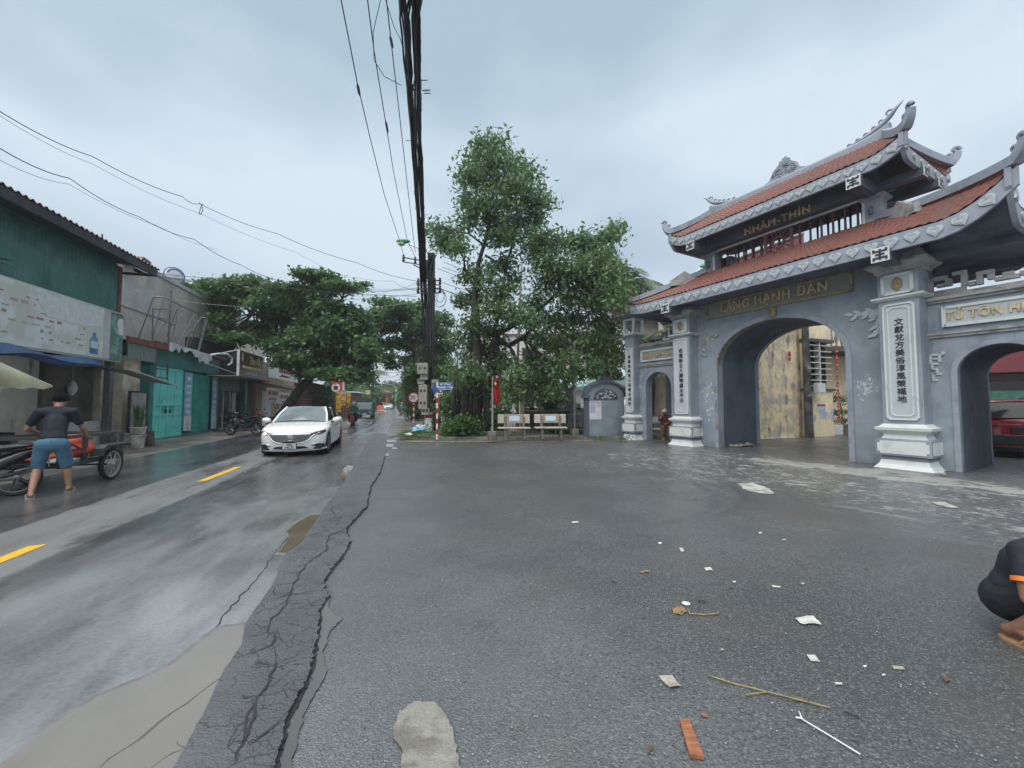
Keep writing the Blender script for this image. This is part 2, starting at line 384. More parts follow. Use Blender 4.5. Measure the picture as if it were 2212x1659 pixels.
    bn=N.n('ShaderNodeBump',{'Strength':bs,'Distance':dist,'Height':h}); L.new(bn.outputs[0],b.inputs['Normal'])
    return m
M_road=asphalt('wet_road_asphalt','road'); M_yard=asphalt('coarse_wet_asphalt','yard')
M_earth=M('earth',(.12,.10,.08),.85,(.07,.08,.04),.6,.45,.6,bump=.4,bsc=8)
M_pave=M('old_concrete_pavement',(.20,.185,.165),.5,(.09,.082,.072),.7,.42,.6,bump=.4,bsc=14,c3=(.30,.285,.26),sc3=1.4,lo3=.56,hi3=.7)
M_conc=M('concrete',(.30,.285,.26),.7,(.12,.11,.10),1.6,.48,.68,bump=.35,bsc=20)
def craze(m):   # net of fine cracks in the old overlay
    t=m.node_tree; N=NT(t); b=t.nodes['Principled BSDF']; src=b.inputs['Base Color'].links[0].from_socket; P=N.wpos()
    wob=N.n('ShaderNodeVectorMath',{0:P,1:N.n('ShaderNodeVectorMath',{0:N.n('ShaderNodeTexNoise',{'Vector':P,'Scale':9.0,'Detail':4.0}).outputs['Color'],1:(.12,.12,.0)},operation='MULTIPLY').outputs[0]},operation='ADD').outputs[0]
    for sc,th,lo,hi in ((5.5,.020,.40,.50),(12.0,.026,.46,.54)):
        v=N.n('ShaderNodeTexVoronoi',{'Vector':wob,'Scale':sc},feature='DISTANCE_TO_EDGE').outputs['Distance']
        k=N.math('MULTIPLY',N.ramp(v,th,th*.35),N.ramp(N.noise(P,1.3,3),lo,hi)); src=N.mix(N.math('MULTIPLY',k,.8),src,c4((.025,.025,.027)))
    t.links.new(src,b.inputs['Base Color'])
M_yellow=M('yellow_road_paint',(.80,.46,.035),.45,(.35,.25,.08),9,.6,.72,bump=.2,bsc=60)
M_whiteline=M('worn_white_paint',(.62,.60,.55),.6,(.2,.19,.18),6,.5,.62,bump=.2,bsc=40)
M_mud=M('muddy_water',(.185,.174,.158),.02,(.15,.14,.127),.7,.4,.6,var=.04,spec=.5,bump=.02,bsc=3)
M_mud2=M('brown_water',(.10,.085,.062),.05,(.13,.11,.085),1.5,.4,.6,var=.05,bump=.03,bsc=6)
M_film=M('water_film',(.09,.09,.088),.05,var=.05,bump=.03,bsc=8)
M_strip=M('asphalt_overlay',(.115,.120,.130),.36,(.09,.094,.101),1.2,.4,.6,bump=.7,bsc=70,c3=(.12,.12,.12),sc3=45,lo3=.6,hi3=.7)
craze(M_strip)
M_crack=M('crack_shadow_gap',(.028,.028,.03),.8,var=.05)  # flat dark ribbons, the cracks' own colour
gr=MB(); gr.add([(-300,-40,-.012),(300,-40,-.012),(300,420,-.012),(-300,420,-.012)],[(0,1,2,3)]); tag(gr.build('ground',M_earth,fixn=False),'brown earth and verges under everything',kind='structure')
# road bends left far off; strip built of cross sections
def bend(t): return 0.0 if t<60 else -.0016*(t-60)**2
def rstrip(name,w0,w1,t0,t1,mat,z,label,n=40,kind='structure'):
    m=MB(); vs=[]
    for i in range(n+1):
        t=t0+(t1-t0)*(i/n); vs+= [tuple(RD(w0+bend(t),t,z)),tuple(RD(w1+bend(t),t,z))]
    m.add(vs,[(2*i,2*i+1,2*i+3,2*i+2) for i in range(n)]); o=m.build(name,mat,fixn=False)
    if o.data.polygons[0].normal.z<0: o.data.flip_normals()
    return tag(o,label,kind=kind)
rstrip('road',-3.5,3.05,-30,190,M_road,0,'wet grey asphalt street with a pale centre band')
rstrip('pavement',-9.5,-3.5,-30,190,M_pave,-.002,'stained concrete apron in front of the shops')
rstrip('verge',3.05,4.1,9,190,M_pave,.0,'broken muddy shoulder on the right of the street')
# forecourt in front of the gate
fc=[RD(3.05,-30),RD(3.05,9.2),G(880,954),G(960,954),G(1300,951.5),Vector((40,60,0)),Vector((60,-30,0))]
sheet('forecourt',fc,M_yard,-.003,'coarse dark wet asphalt forecourt in front of the gate')
# yellow dashes
ii=0
for k in range(-1,26):
    t0=-.91+5.52*k
    if k==-1: t0-=.0
    if 3.0<t0<9: pass
    m=MB(); b0=bend(t0); b1=bend(t0+1.9)
    q=[RD(-.12+b0,t0),RD(.03+b0,t0+.08),RD(.03+b1,t0+1.9),RD(-.12+b1,t0+1.86)]
    pts=irregular([(p.x,p.y) for p in q],.006,k+50,4)
    lab={-1:'yellow centre dash nearest the camera, cut by the left edge of the photo',0:'yellow centre dash on the wet road in front of the white sedan'}.get(k,'faint yellow centre dash farther up the street beyond the white sedan')
    tag(sheet('lane_marking',pts,M_yellow,.004,kind=None),lab,'road marking','yellow centre line dashes')
    if k>9: break
# raised overlay strip with cracks
def Z7(a,b): return G(a/2,932.6+b/2)
Ls=[(700,1560),(760,1453),(850,1290),(960,1060),(1040,940),(1060,840),(1110,770),(1190,650),(1230,540),(1300,490),(1360,400),(1420,310),(1480,230),(1530,150),(1575,70),(1610,10)]
Rs=[(1180,1560),(1185,1453),(1215,1350),(1240,1240),(1290,1150),(1340,1050),(1360,950),(1380,860),(1375,790),(1415,720),(1395,650),(1440,590),(1480,540),(1515,480),(1490,430),(1530,385),(1580,330),(1600,240),(1640,180),(1665,100),(1665,65),(1668,10)]
Lw=[Z7(*p) for p in Ls]; Rw=[Z7(*p) for p in Rs]
def jag(P,amp,seed,sub=6):
    rnd=random.Random(seed); out=[]
    for a,b in zip(P[:-1],P[1:]):
        for k in range(sub):
            p=a.lerp(b,k/sub); d=amp*min(1,(b-a).length*3); out.append(Vector((p.x+rnd.uniform(-d,d),p.y+rnd.uniform(-d,d),0)))
    return out+[P[-1]]
edge=jag(Lw,.006,3)+jag(Rw,.016,4,9)[::-1]
sheet('asphalt_patch',edge,M_strip,.001,'raised dark overlay strip of cracked asphalt beside the puddles','road patch',kind='structure',thick=.024)
def ribbon(pts,w,z,mb,seed=0,jit=.012):
    rnd=random.Random(seed); P=[]
    for a,b in zip(pts[:-1],pts[1:]):
        L=(b-a).length; n=max(2,int(L/.05))
        for k in range(n):
            p=a.lerp(b,k/n); P.append(p+Vector((rnd.uniform(-jit,jit),rnd.uniform(-jit,jit),0)))
    P.append(pts[-1]); n=len(P); vs=[]
    for i,p in enumerate(P):
        d=(P[min(i+1,n-1)]-P[max(i-1,0)]).normalized(); s=Vector((-d.y,d.x,0)); ww=w*rnd.uniform(.35,1.3)*min(1,(i+1)/4,(n-i)/4)*.5
        vs+=[(p+s*ww)+Vector((0,0,z)),(p-s*ww)+Vector((0,0,z))]
    mb.add(vs,[(2*i,2*i+1,2*i+3,2*i+2) for i in range(n-1)])
cr=[[(1000,1453),(1050,1370),(1090,1260),(1110,1170),(1150,1110),(1195,1010),(1185,960)],[(1040,1400),(1130,1340),(1225,1270)],[(1030,1170),(1110,1165)],[(1050,1390),(1060,1310),(1090,1180)],[(1120,880),(1190,890),(1170,940),(1080,980)],[(1145,890),(1160,840),(1240,760),(1250,720),(1290,630),(1320,590),(1410,520),(1420,460),(1500,430)],[(1170,750),(1240,720),(1270,690)],[(1150,740),(1370,700)],[(1190,680),(1250,670),(1280,660)],[(1190,680),(1185,720),(1240,715)],[(1240,620),(1300,625)],[(1230,600),(1320,590)],[(1300,560),(1380,555)],[(1320,500),(1400,480)],[(1330,470),(1380,455),(1400,470)],[(1370,420),(1440,400),(1480,370)],[(1400,400),(1450,380),(1430,340),(1470,320)],[(1410,450),(1500,440)],[(1450,420),(1470,380),(1510,370)],[(1420,520),(1500,480)],[(1420,340),(1460,335),(1480,350)],[(870,885),(930,850),(980,780),(1040,710),(1110,640),(1160,560),(1250,450)],[(1090,840),(1150,835)],[(1300,470),(1420,430)]]
mb=MB()
for i,c in enumerate(cr): ribbon([Z7(*p) for p in c],.013 if i<6 else .009,.031 if i!=21 else .0035,mb,i)
o=mb.build('crack',M_crack,fixn=False); tag(o,'dark branching cracks in the overlay strip','crack',kind='stuff')
# gap line along the overlay's right edge
mb=MB(); ribbon([p+Vector((.008,0,0)) for p in jag(Rw[:-2],.012,4,5)],.022,.0045,mb,9,.008)
tag(mb.build('crack',M_crack,fixn=False),'dark broken gap along the right edge of the overlay','crack',kind='stuff')
# puddles
M_silt=M('wet_silt',(.19,.186,.178),.12,(.15,.15,.148),5,.4,.6,bump=.3,bsc=40)
def pud(pts,mat,label,z=.006,amp=.02,seed=1,sub=5): return tag(sheet('puddle',irregular([Z7(*p)[:2] for p in pts],amp,seed,sub),mat,z,kind=None),label,'puddle','rain puddles on the road')
pud([(-260,1600),(-60,1480),(60,1400),(150,1325),(275,1235),(420,1150),(640,1060),(760,1000),(880,900),(960,850),(1052,838),(1055,880),(1040,940),(965,1065),(925,1150),(855,1300),(765,1453),(700,1560)],M_mud,'largest muddy puddle, filling the bottom left of the road')
pud([(1205,522),(1250,455),(1240,430),(1290,390),(1340,362),(1388,360),(1392,385),(1350,425),(1300,480),(1238,525)],M_mud2,'dark brown puddle in the hollow where the overlay cracks begin',amp=.03)
pud([(1480,205),(1470,180),(1500,145),(1535,150),(1520,190),(1490,212)],M_mud2,'small puddle midway between the brown hollow and the sedan',amp=.05)
pud([(1560,100),(1570,85),(1600,80),(1600,95),(1575,103)],M_mud2,'tiny puddle just right of the white sedan',amp=.05)
pud([(1195,1540),(1222,1390),(1250,1300),(1300,1180),(1345,1080),(1368,980),(1385,870),(1395,790),(1405,660),(1425,690),(1418,760),(1440,790),(1480,810),(1430,860),(1400,950),(1410,1060),(1350,1150),(1300,1260),(1260,1453),(1255,1540)],M_film,'thin strip of water standing along the overlay edge',amp=.04)
for j,(x,y,a,b_) in enumerate([(1680,60,22,7),(1690,40,25,6),(1670,100,12,6),(1640,110,6,14),(1705,72,15,4),(1740,30,40,5),(1640,25,20,3),(1720,12,30,4)]):
    ctr=Z7(x,y); pts=[]
    for k in range(10):
        q=Z7(x+a*math.cos(k*.628),y+b_*math.sin(k*.628)); pts.append((q.x,q.y))
    tag(sheet('puddle',irregular(pts,.12,j+90,2),M_film,.005,kind=None),'one of the shallow bright puddles on the broken right shoulder up the street','puddle','shallow puddles on the right shoulder')
for q_,sd in (([(40,1600),(115,1430),(190,1330),(265,1225),(420,1135),(640,1045),(755,985),(872,885),(955,838),(1066,826),(1070,885),(1055,940),(980,1065),(940,1150),(870,1300),(780,1453),(715,1600)],31),([(1195,532),(1240,455),(1230,425),(1280,384),(1345,352),(1402,350),(1410,385),(1360,435),(1305,492),(1240,540)],32)):
    sheet('silt_fringe',irregular([Z7(*p)[:2] for p in q_],.05,sd,6),M_silt,.0035,'wet silt fringe round the puddle')
mb=MB(); ribbon([Z7(*p) for p in [(968,1060),(860,1140),(740,1215),(640,1300),(540,1370),(430,1460)]],.012,.0075,mb,51); ribbon([Z7(*p) for p in [(640,1460),(740,1390),(790,1370),(765,1340)]],.01,.0075,mb,52); o=mb.build('crack',M_mud2,fixn=False); tag(o,'brown crack line showing through the largest muddy puddle','crack',kind='stuff')
# cement patch and flat blotches # puddle_line
tag(sheet('cement_patch',irregular([Z7(*p)[:2] for p in [(1740,1500),(1735,1370),(1700,1330),(1700,1290),(1725,1220),(1790,1170),(1880,1175),(1930,1230),(1955,1290),(1975,1390),(2000,1500)]],.05,12,5),M('pale_cement',(.24,.228,.205),.6,(.15,.14,.125),6,.45,.6,bump=.9,bsc=22),.003,kind=None,thick=.006),'pale cement patch on the asphalt at the bottom edge','cement patch')
def Z8(a,b): return G(1106+a/2,932.6+b/2)
tag(sheet('cement_patch',irregular([Z8(*p)[:2] for p in [(975,225),(1040,222),(1100,240),(1135,262),(1120,272),(1050,262),(1000,250)]],.06,14,4),M('white_cement',(.42,.41,.385),.7,(.25,.24,.22),4,.45,.6,bump=.3,bsc=20),.003,kind=None),'small white cement splash in front of the right gate pillar','cement patch')
tag(sheet('cement_patch',irregular([Z8(*p)[:2] for p in [(1815,303),(1870,305),(1930,328),(1900,330),(1840,318)]],.05,15,4),_mc['white_cement'],.003,kind=None),'thin white cement streak on the forecourt near the right edge','cement patch')
# sidewalk at the corner, kerb and white edge line
k0=G(871,939,.12); k1=G(884,950); 
side=[RD(3.95,10.6),G(905,947.5),G(960,949),G(1130,949.3),G(1300,947),G(1352,948),G(1352,948)+Vector((.5,5,0)),Vector((14,24,0)),Vector((22,60,0)),RD(4.1,60)]
sheet('sidewalk',side,M_pave,-.05,'raised corner sidewalk and planted plaza behind the white line',thick=.15)
mb=MB(); ribbon([G(884,953.5),G(960,954),G(1130,954),G(1296,951)],.085,.005,mb,5,.004)
tag(mb.build('road_marking',M_whiteline,fixn=False),'thin white edge line at the foot of the corner sidewalk','road marking')
# ================================================================ VILLAGE GATE
M_gate=M('blue_grey_render',(.262,.305,.348),.66,(.20,.235,.275),1.1,.40,.62,bump=.3,bsc=26,c3=(.12,.13,.15),sc3=1.1,lo3=.57,hi3=.78,st3=(2.2,2.2,.3),var=.05)
def damp(m):   # damp foot and drips: real dirt fixed to the wall
    t=m.node_tree; N=NT(t); b=t.nodes['Principled BSDF']; src=b.inputs['Base Color'].links[0].from_socket
    P=N.wpos(); z=N.n('ShaderNodeSeparateXYZ',(P,)).outputs[2]; n1=N.noise(N.map(P,(2.5,2.5,.8)),1.6,6,.65)
    k=N.ramp(N.math('ADD',N.math('MULTIPLY',n1,1.1),N.math('MULTIPLY',z,-.9)),.22,.62); n2=N.noise(N.map(P,(9,9,.25)),1.0,4,.6); k2=N.math('MULTIPLY',N.ramp(n2,.60,.74),.35)
    c=N.mix(N.math('MULTIPLY',k,.45),src,c4((.12,.125,.13))); c=N.mix(k2,c,c4((.15,.16,.175))); n3=N.noise(P,13,3,.6); c=N.mix(N.math('MULTIPLY',N.ramp(n3,.68,.73),.5),c,c4((.45,.48,.5))); t.links.new(c,b.inputs['Base Color'])
damp(M_gate) # damp foot
M_gate2=M('blue_grey_trim',(.27,.30,.355),.6,(.20,.225,.27),2,.45,.65,bump=.12,bsc=30,var=.06)
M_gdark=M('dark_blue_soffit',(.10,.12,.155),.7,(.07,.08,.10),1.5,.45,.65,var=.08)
M_white=M('weathered_white_trim',(.58,.615,.61),.55,(.42,.44,.43),2.2,.5,.72,bump=.08,bsc=30,var=.05)
M_panel=M('pale_grey_panel',(.44,.48,.50),.55,(.36,.39,.40),1.2,.5,.7,var=.04)
M_stone=M('aged_stone_trim',(.34,.34,.33),.7,(.20,.20,.20),4,.45,.65,bump=.2,bsc=40)
M_ink=M('black_lettering',(.02,.022,.026),.4)
M_gold=M('dull_gold',(.36,.285,.15),.5,(.20,.16,.10),5,.45,.65,metal=.15)
M_goldl=M('pale_gold',(.62,.49,.27),.5,(.35,.28,.17),6,.45,.65)
M_signg=M('greenish_stone_board',(.25,.265,.245),.5,(.18,.195,.185),1.2,.45,.62)
M_wood=M('red_brown_wood',(.11,.045,.042),.5,(.06,.028,.028),5,.45,.6)
M_lat=M('red_brown_lattice',(.20,.085,.08),.5,(.13,.06,.06),5,.45,.6)
def tilemat():
    m,t,b=nodes('red_clay_tile'); N=NT(t); g=N.n('ShaderNodeNewGeometry'); P=N.pos()
    c=N.mix(N.ramp(N.noise(P,14,2),.35,.65),c4((.235,.080,.060)),c4((.14,.058,.047)))
    c=N.mix(N.ramp(N.noise(P,1.3,5,.6),.5,.68),c,c4((.15,.085,.07))); c=N.mix(N.ramp(N.noise(P,40,2),.62,.72),c,c4((.36,.17,.12)))
    t.links.new(c,b.inputs['Base Color']); b.inputs['Roughness'].default_value=.55; return m
M_tile=tilemat()
gate=thing('village_gate','tall blue-grey Vietnamese village gate with two tiered red tile roofs and three arches','gate',GO,GA)
GI=(Matrix.Translation(GO)@Matrix.Rotation(GA,4,'Z')).inverted()
GD=2.5
def wall_with_arch(x0,x1,ztop,ax0,ax1,zs,zt,y0,y1,mb):
    pts=[(x0,0),(ax0,0)]+arch_pts(ax0,ax1,zs,zt,22)+[(ax1,0),(x1,0),(x1,ztop),(x0,ztop)]
    mb.poly(pts,y0,y1,axis='Y')
AX=-.05; AW=1.84
mb=MB(); wall_with_arch(-2.9,2.9,5.15,AX-AW,AX+AW,2.86,4.15,0,GD,mb)
main=mb.build('main_wall',M_gate,gate)
def archtrim(ax0,ax1,zs,zt,w,proud,name,mat,par):
    a=arch_pts(ax0,ax1,zs,zt,28); b=arch_pts(ax0-w,ax1+w,zs,zt+w,28); mb=MB()
    n=len(a); pts=[(ax0-w,0)]+b+[(ax1+w,0),(ax1,0)]+a[::-1]+[(ax0,0)]
    rings=[]
    A_=[(ax0,0)]+a+[(ax1,0)]; B_=[(ax0-w,0)]+b+[(ax1+w,0)]
    for (p,q) in zip(A_,B_): rings.append([(p[0],-.001,p[1]),(p[0],-proud,p[1]),(q[0],-proud,q[1]),(q[0],-.001,q[1])])
    mb.loft(rings); return mb.build(name,mat,par)
archtrim(AX-AW+.0,AX+AW-.0,2.86,4.15,.13,.025,'arch_trim',M_gate2,main)
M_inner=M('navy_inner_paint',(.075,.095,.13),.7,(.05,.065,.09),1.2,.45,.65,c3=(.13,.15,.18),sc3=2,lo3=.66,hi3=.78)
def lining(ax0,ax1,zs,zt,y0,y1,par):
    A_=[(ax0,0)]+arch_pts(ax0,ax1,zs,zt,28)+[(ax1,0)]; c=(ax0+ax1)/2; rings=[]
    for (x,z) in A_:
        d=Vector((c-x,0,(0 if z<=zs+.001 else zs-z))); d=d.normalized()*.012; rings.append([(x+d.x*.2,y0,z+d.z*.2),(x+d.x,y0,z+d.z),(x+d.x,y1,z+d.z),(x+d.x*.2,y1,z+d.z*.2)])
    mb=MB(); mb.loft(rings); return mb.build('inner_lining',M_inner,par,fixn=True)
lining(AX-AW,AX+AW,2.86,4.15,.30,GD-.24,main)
# chipped stone soffit edge inside the arch and broken render at the left jamb
M_chip=M('exposed_rough_mortar',(.17,.155,.14),.9,(.30,.27,.22),9,.45,.6,bump=.8,bsc=30)
mb=MB(); a=arch_pts(AX-AW,AX+AW,2.86,4.15,40)[:26]; rnd=random.Random(4); rings=[]
for i,(x,z) in enumerate(a):
    cx=AX; d=Vector((cx-x,0,2.86-z)).normalized()*(.022); w=.26+rnd.uniform(-.03,.03)
    rings.append([(x,-.028,z),(x+d.x,-.028,z+d.z),(x+d.x,w-.03,z+d.z),(x,w-.03,z)])
mb.loft(rings); mb.build('broken_edge',M_chip,main)
def chip(pts,label_mat,y,name,par,x0=0):
    mb=MB(); mb.poly(irregular(pts,.12,int(abs(pts[0][1]*100))+7,3),y-.006,y,axis='Y'); return mb.build(name,label_mat,par)
jx=AX-AW
for zc,h in ((1.45,.36),(.75,.30),(2.0,.2)): chip([(jx-.11,zc-h*.3),(jx-.10,zc+h*.1),(jx-.06,zc+h*.6),(jx-.002,zc+h*.6),(jx-.002,zc-h*.6),(jx-.05,zc-h*.5)],M_chip,-.026,'broken_render',main)
M_flake=M('flaked_white_undercoat',(.52,.56,.58),.7,(.35,.38,.4),8,.45,.6)
def flakes(cx,cz,sx,sz,n,seed,y):
    rnd=random.Random(seed); mb=MB()
    for i in range(n):
        x=rnd.gauss(cx,sx); z=rnd.gauss(cz,sz); r=rnd.uniform(.008,.03) if i>4 else rnd.uniform(.03,.05)
        mb.poly([(x+r*rnd.uniform(.5,1.3)*math.cos(k*1.05),z+r*rnd.uniform(.5,1.3)*math.sin(k*1.05)) for k in range(6)],y-.003-.0004*(i%5),y-.0005,axis='Y')
    return mb
flakes(-2.28,1.95,.11,.16,55,1,0).build('paint_flakes',M_flake,main,fixn=False); flakes(-2.2,1.2,.12,.12,14,3,0).build('paint_flakes',M_flake,main,fixn=False)
flakes(2.18,1.95,.1,.15,70,2,0).build('paint_flakes',M_flake,main,fixn=False)
# rubble inside the arch foot
mb=MB(); rnd=random.Random(8)
for i in range(16): mb.sph((jx+.12+rnd.uniform(-.05,.12),.5+rnd.uniform(0,1.1),.04),(rnd.uniform(.05,.14),rnd.uniform(.08,.2),rnd.uniform(.02,.08)),6,4)
tag(mb.build('mortar_debris',M_chip,None),'heap of crumbled mortar inside the left foot of the main arch','rubble'); _o=bpy.data.objects['mortar_debris']; _o.location=GO; _o.rotation_euler=(0,0,GA)
# wings
for sgn in (-1,1):
    x0,x1=(-5.75,-2.9) if sgn<0 else (2.9,6.3); ac=-4.5 if sgn<0 else 4.45
    mb=MB(); wall_with_arch(x0,x1,3.88,ac-.64,ac+.64,2.22,2.80,.06,.42,mb); wall_with_arch(x0+.02,x1-.02,3.86,ac-.64,ac+.64,2.22,2.80,GD-.35,GD-.01,mb); xi=(ac+.641,x1) if sgn<0 else (x0,ac-.641); mb.box(xi[0],xi[1]-(.001),.42,GD-.35,0,3.85); mb.box(x0+.03,x1-.03,.42,GD-.35,2.95,3.84); wing=mb.build('wing_wall',M_gate,gate)
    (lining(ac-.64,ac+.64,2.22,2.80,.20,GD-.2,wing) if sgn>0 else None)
    t_=archtrim(ac-.64,ac+.64,2.22,2.80,.10,.02,'arch_trim',M_gate2,wing); t_.location.y=.06
    mb=MB()
    for z,h,d in ((3.04,.06,.05),(3.10,.05,.09),(3.84,.06,.06),(3.90,.07,.12)): mb.box(x0-.02,x1+.02,.06-d,GD+d,z,z+h)
    mb.box(x0,x1,.1,GD-.04,3.97,4.06); mb.build('cornice',M_stone,gate)
    sc=ac+(.05 if sgn<0 else .25); hw=.86 if sgn<0 else 1.05
    sg=thing('x','','',(0,0,0)); bpy.data.objects.remove(sg)
    mb=MB(); mb.box(sc-hw,sc+hw,.02,.058,3.30,3.72); bd=mb.build('name_board',M_panel if sgn>0 else M_stone,gate)
    mb=MB()
    for a,b,c_,d in ((sc-hw,sc+hw,3.68,3.74),(sc-hw,sc+hw,3.27,3.33),(sc-hw-.03,sc-hw+.04,3.27,3.74),(sc+hw-.04,sc+hw+.03,3.27,3.74)): mb.box(a,b,-.012,.052,c_,d)
    mb.build('frame',M_white,bd)
    if sgn<0: text('MUÔN DÂN THỊNH VƯỢNG',.2,bd,(sc,.008,3.5),M_goldl,'lettering',.012,0,sx=.60,fat=.025)
    else: text('TỨ TÔN HIỂN VINH',.27,bd,(sc,.008,3.5),M_goldl,'lettering',.015,0,sx=.80,fat=.028,spacing=1.05)
    # angular cloud ornaments each side of the small arch
    key=[(0,.0,.16,.05),(0,.0,.05,.26),(0,.21,.2,.05),(.15,.06,.05,.2),(.06,.12,.12,.04),(.17,.2,.09,.05),(.21,.2,.05,.1),(.02,-.12,.05,.12),(.02,-.12,.12,.05),(.1,-.22,.05,.12),(.1,-.24,.1,.05),(.03,-.36,.05,.14),(.03,-.38,.1,.05)]
    for side_ in (-1,1):
        mb=MB()
        for (x,z,w,h) in key:
            xx=x if side_<0 else -x-w
            bx=ac+side_*.98+(-.1 if side_<0 else .1)
            mb.box(bx+xx,bx+xx+w,.03,.059,2.42+z,2.42+z+h)
        mb.build('cloud_ornament',M_panel,wing,bevel=.008)
    # fretwork crest on top of the wing
    mb=MB(); s=sgn
    segs=[(.0,0,.62,.10),(.0,.101,.10,.30),(.101,.33,.24,.10),(.30,.17,.11,.159),(.16,.17,.139,.08),(.42,.38,.22,.09),(.55,.101,.10,.278),(.651,.08,.12,.10),(.78,.08,.10,.2),(.78,.281,.26,.09),(.94,.15,.10,.13),(1.041,.09,.34,.09),(1.15,.181,.16,.07),(1.385,.12,.16,.10)]
    for (x,z,w,h) in segs:
        a=3.36+x if s>0 else -3.36-x-w
        mb.box(a,a+w,.15,.27,4.06+z,4.06+z+h)
    mb.build('crest_fretwork',M_stone,gate,bevel=.01)
# square pillars
def pillar(px,hw,py,ry,zt,txt,tsz,small=False):
    mb=MB(); s=hw/.36 if not small else .85
    b=hw
    prof=[(b+.17,0,1),(b+.155,.02,1),(b+.09,.10,1),(b+.055,.2,0),(b+.04,.29,0),(b+.13,.31,0),(b+.13,.68,0),(b+.04,.70,1),(b+.0,.80,1),(b+.05,.84,1),(b+.13,.90,1),(b+.14,.96,1),(b+.07,.99,1),(b,1.05,0),(b,zt,0)]
    mb.sq((px,py,0),prof,ry,0)
    p=mb.build('pillar',[M_gate,M_white],gate)
    y=py-(hw+ry)
    # white tablets on the base block
    def tab(w,h,zc,yy,xx=px,nm='base_tablet',mat=M_white,d=.012,n=.05):
        pts=[(xx-w+n,zc-h),(xx+w-n,zc-h),(xx+w-n,zc-h+n),(xx+w,zc-h+n),(xx+w,zc+h-n),(xx+w-n,zc+h-n),(xx+w-n,zc+h),(xx-w+n,zc+h),(xx-w+n,zc+h-n),(xx-w,zc+h-n),(xx-w,zc-h+n),(xx-w+n,zc-h+n)]
        m_=MB(); m_.poly(pts,yy-d,yy-.001,axis='Y'); return m_.build(nm,mat,p,bevel=0)
    tab(b+.09,.15,.5,y-.13)
    m_=MB(); m_.box(px+b+.131,px+b+.142,py-b-ry-.06,py+b+ry,.36,.64); m_.build('base_tablet',M_white,p)
    m_=MB(); m_.box(px-b-.142,px-b-.131,py-b-ry-.06,py+b+ry,.36,.64); m_.build('base_tablet',M_white,p)
    # couplet panel: white outline, pale inner field
    w=hw*.80; z0,z1=(1.14,3.9)
    def octp(w,z0,z1,n): return [(px-w+n,z0),(px+w-n,z0),(px+w,z0+n),(px+w,z1-n),(px+w-n,z1),(px-w+n,z1),(px-w,z1-n),(px-w,z0+n)]
    def frame(w,z0,z1,n,tk,y0,y1,nm,mat):
        A_=octp(w,z0,z1,n); B_=octp(w-tk,z0+tk,z1-tk,n*.9); m_=MB(); rings=[[(a[0],y1,a[1]),(a[0],y0,a[1]),(b_[0],y0,b_[1]),(b_[0],y1,b_[1])] for a,b_ in zip(A_+A_[:1],B_+B_[:1])]
        m_.loft(rings,cap=False); return m_.build(nm,mat,cp)
    m_=MB(); m_.poly(octp(w,z0,z1,.06),y-.012,y-.001,axis='Y'); cp=m_.build('couplet_panel',M_panel,p)
    frame(w,z0,z1,.06,.035,y-.04,y-.012,'panel_frame',M_white)
    frame(w-.085,z0+.085,z1-.085,.06,.028,y-.032,y-.012,'panel_frame',M_white)
    n=len(txt); zz0,zz1=(1.62,3.45) if not small else (1.5,3.5)
    for i,ch in enumerate(txt): text(ch,tsz,cp,(px,y-.02,zz1-(zz1-zz0)*i/(n-1)),M_ink,'character',.008,.006)
    return p,y
pR,yR=pillar(3.02,.36,-.09,.0,4.05,'文獻兌方美俗淳風榮福地',.172)
pL,yL=pillar(-3.0,.36,-.09,.0,4.05,'杏壇新立人康物盛太平天',.172)
for px,p in ((3.02,pR),(-3.0,pL)):
    mb=MB(); mb.sq((px,-.09,0),[(.36,3.99),(.41,4.0),(.47,4.04),(.47,4.08),(.38,4.10)]); mb.build('band',M_white,p)
    mb=MB(); mb.sq((px,-.09,0),[(.36,4.09),(.36,4.66)]); hd=mb.build('head_block',M_gate,p)
    mb=MB(); mb.sq((px,-.09,0),[(.36,4.64),(.40,4.66),(.42,4.74),(.50,4.80),(.55,4.84),(.55,4.90),(.46,4.94),(.40,5.15)]); mb.build('capital',M_stone,p)
    mb=MB(); y=-.45
    mb.box(px-.28,px+.28,y-.014,y-.001,4.14,4.58,0)
    for a,b,c_,d in ((-.29,.29,4.55,4.61),(-.29,.29,4.12,4.18),(-.29,-.23,4.12,4.61),(.23,.29,4.12,4.61)): mb.box(px+a,px+b,y-.045,y-.014,c_,d,1)
    mb.build('lantern_panel',[M_panel,M_white],p)
    mb=MB(); mb.lathe((px,y-.02,4.36),[(.02,-.17),(.05,-.15),(.04,-.12),(.09,-.09),(.10,-.04),(.10,.07),(.07,.1),(.09,.11),(.03,.15),(.01,.18)],10,sy=.5)
    for k in (-.05,0,.05): mb.box(px+k-.008,px+k+.008,y-.085,y-.02,4.30,4.43)
    mb.build('lantern_relief',M_gold,p)
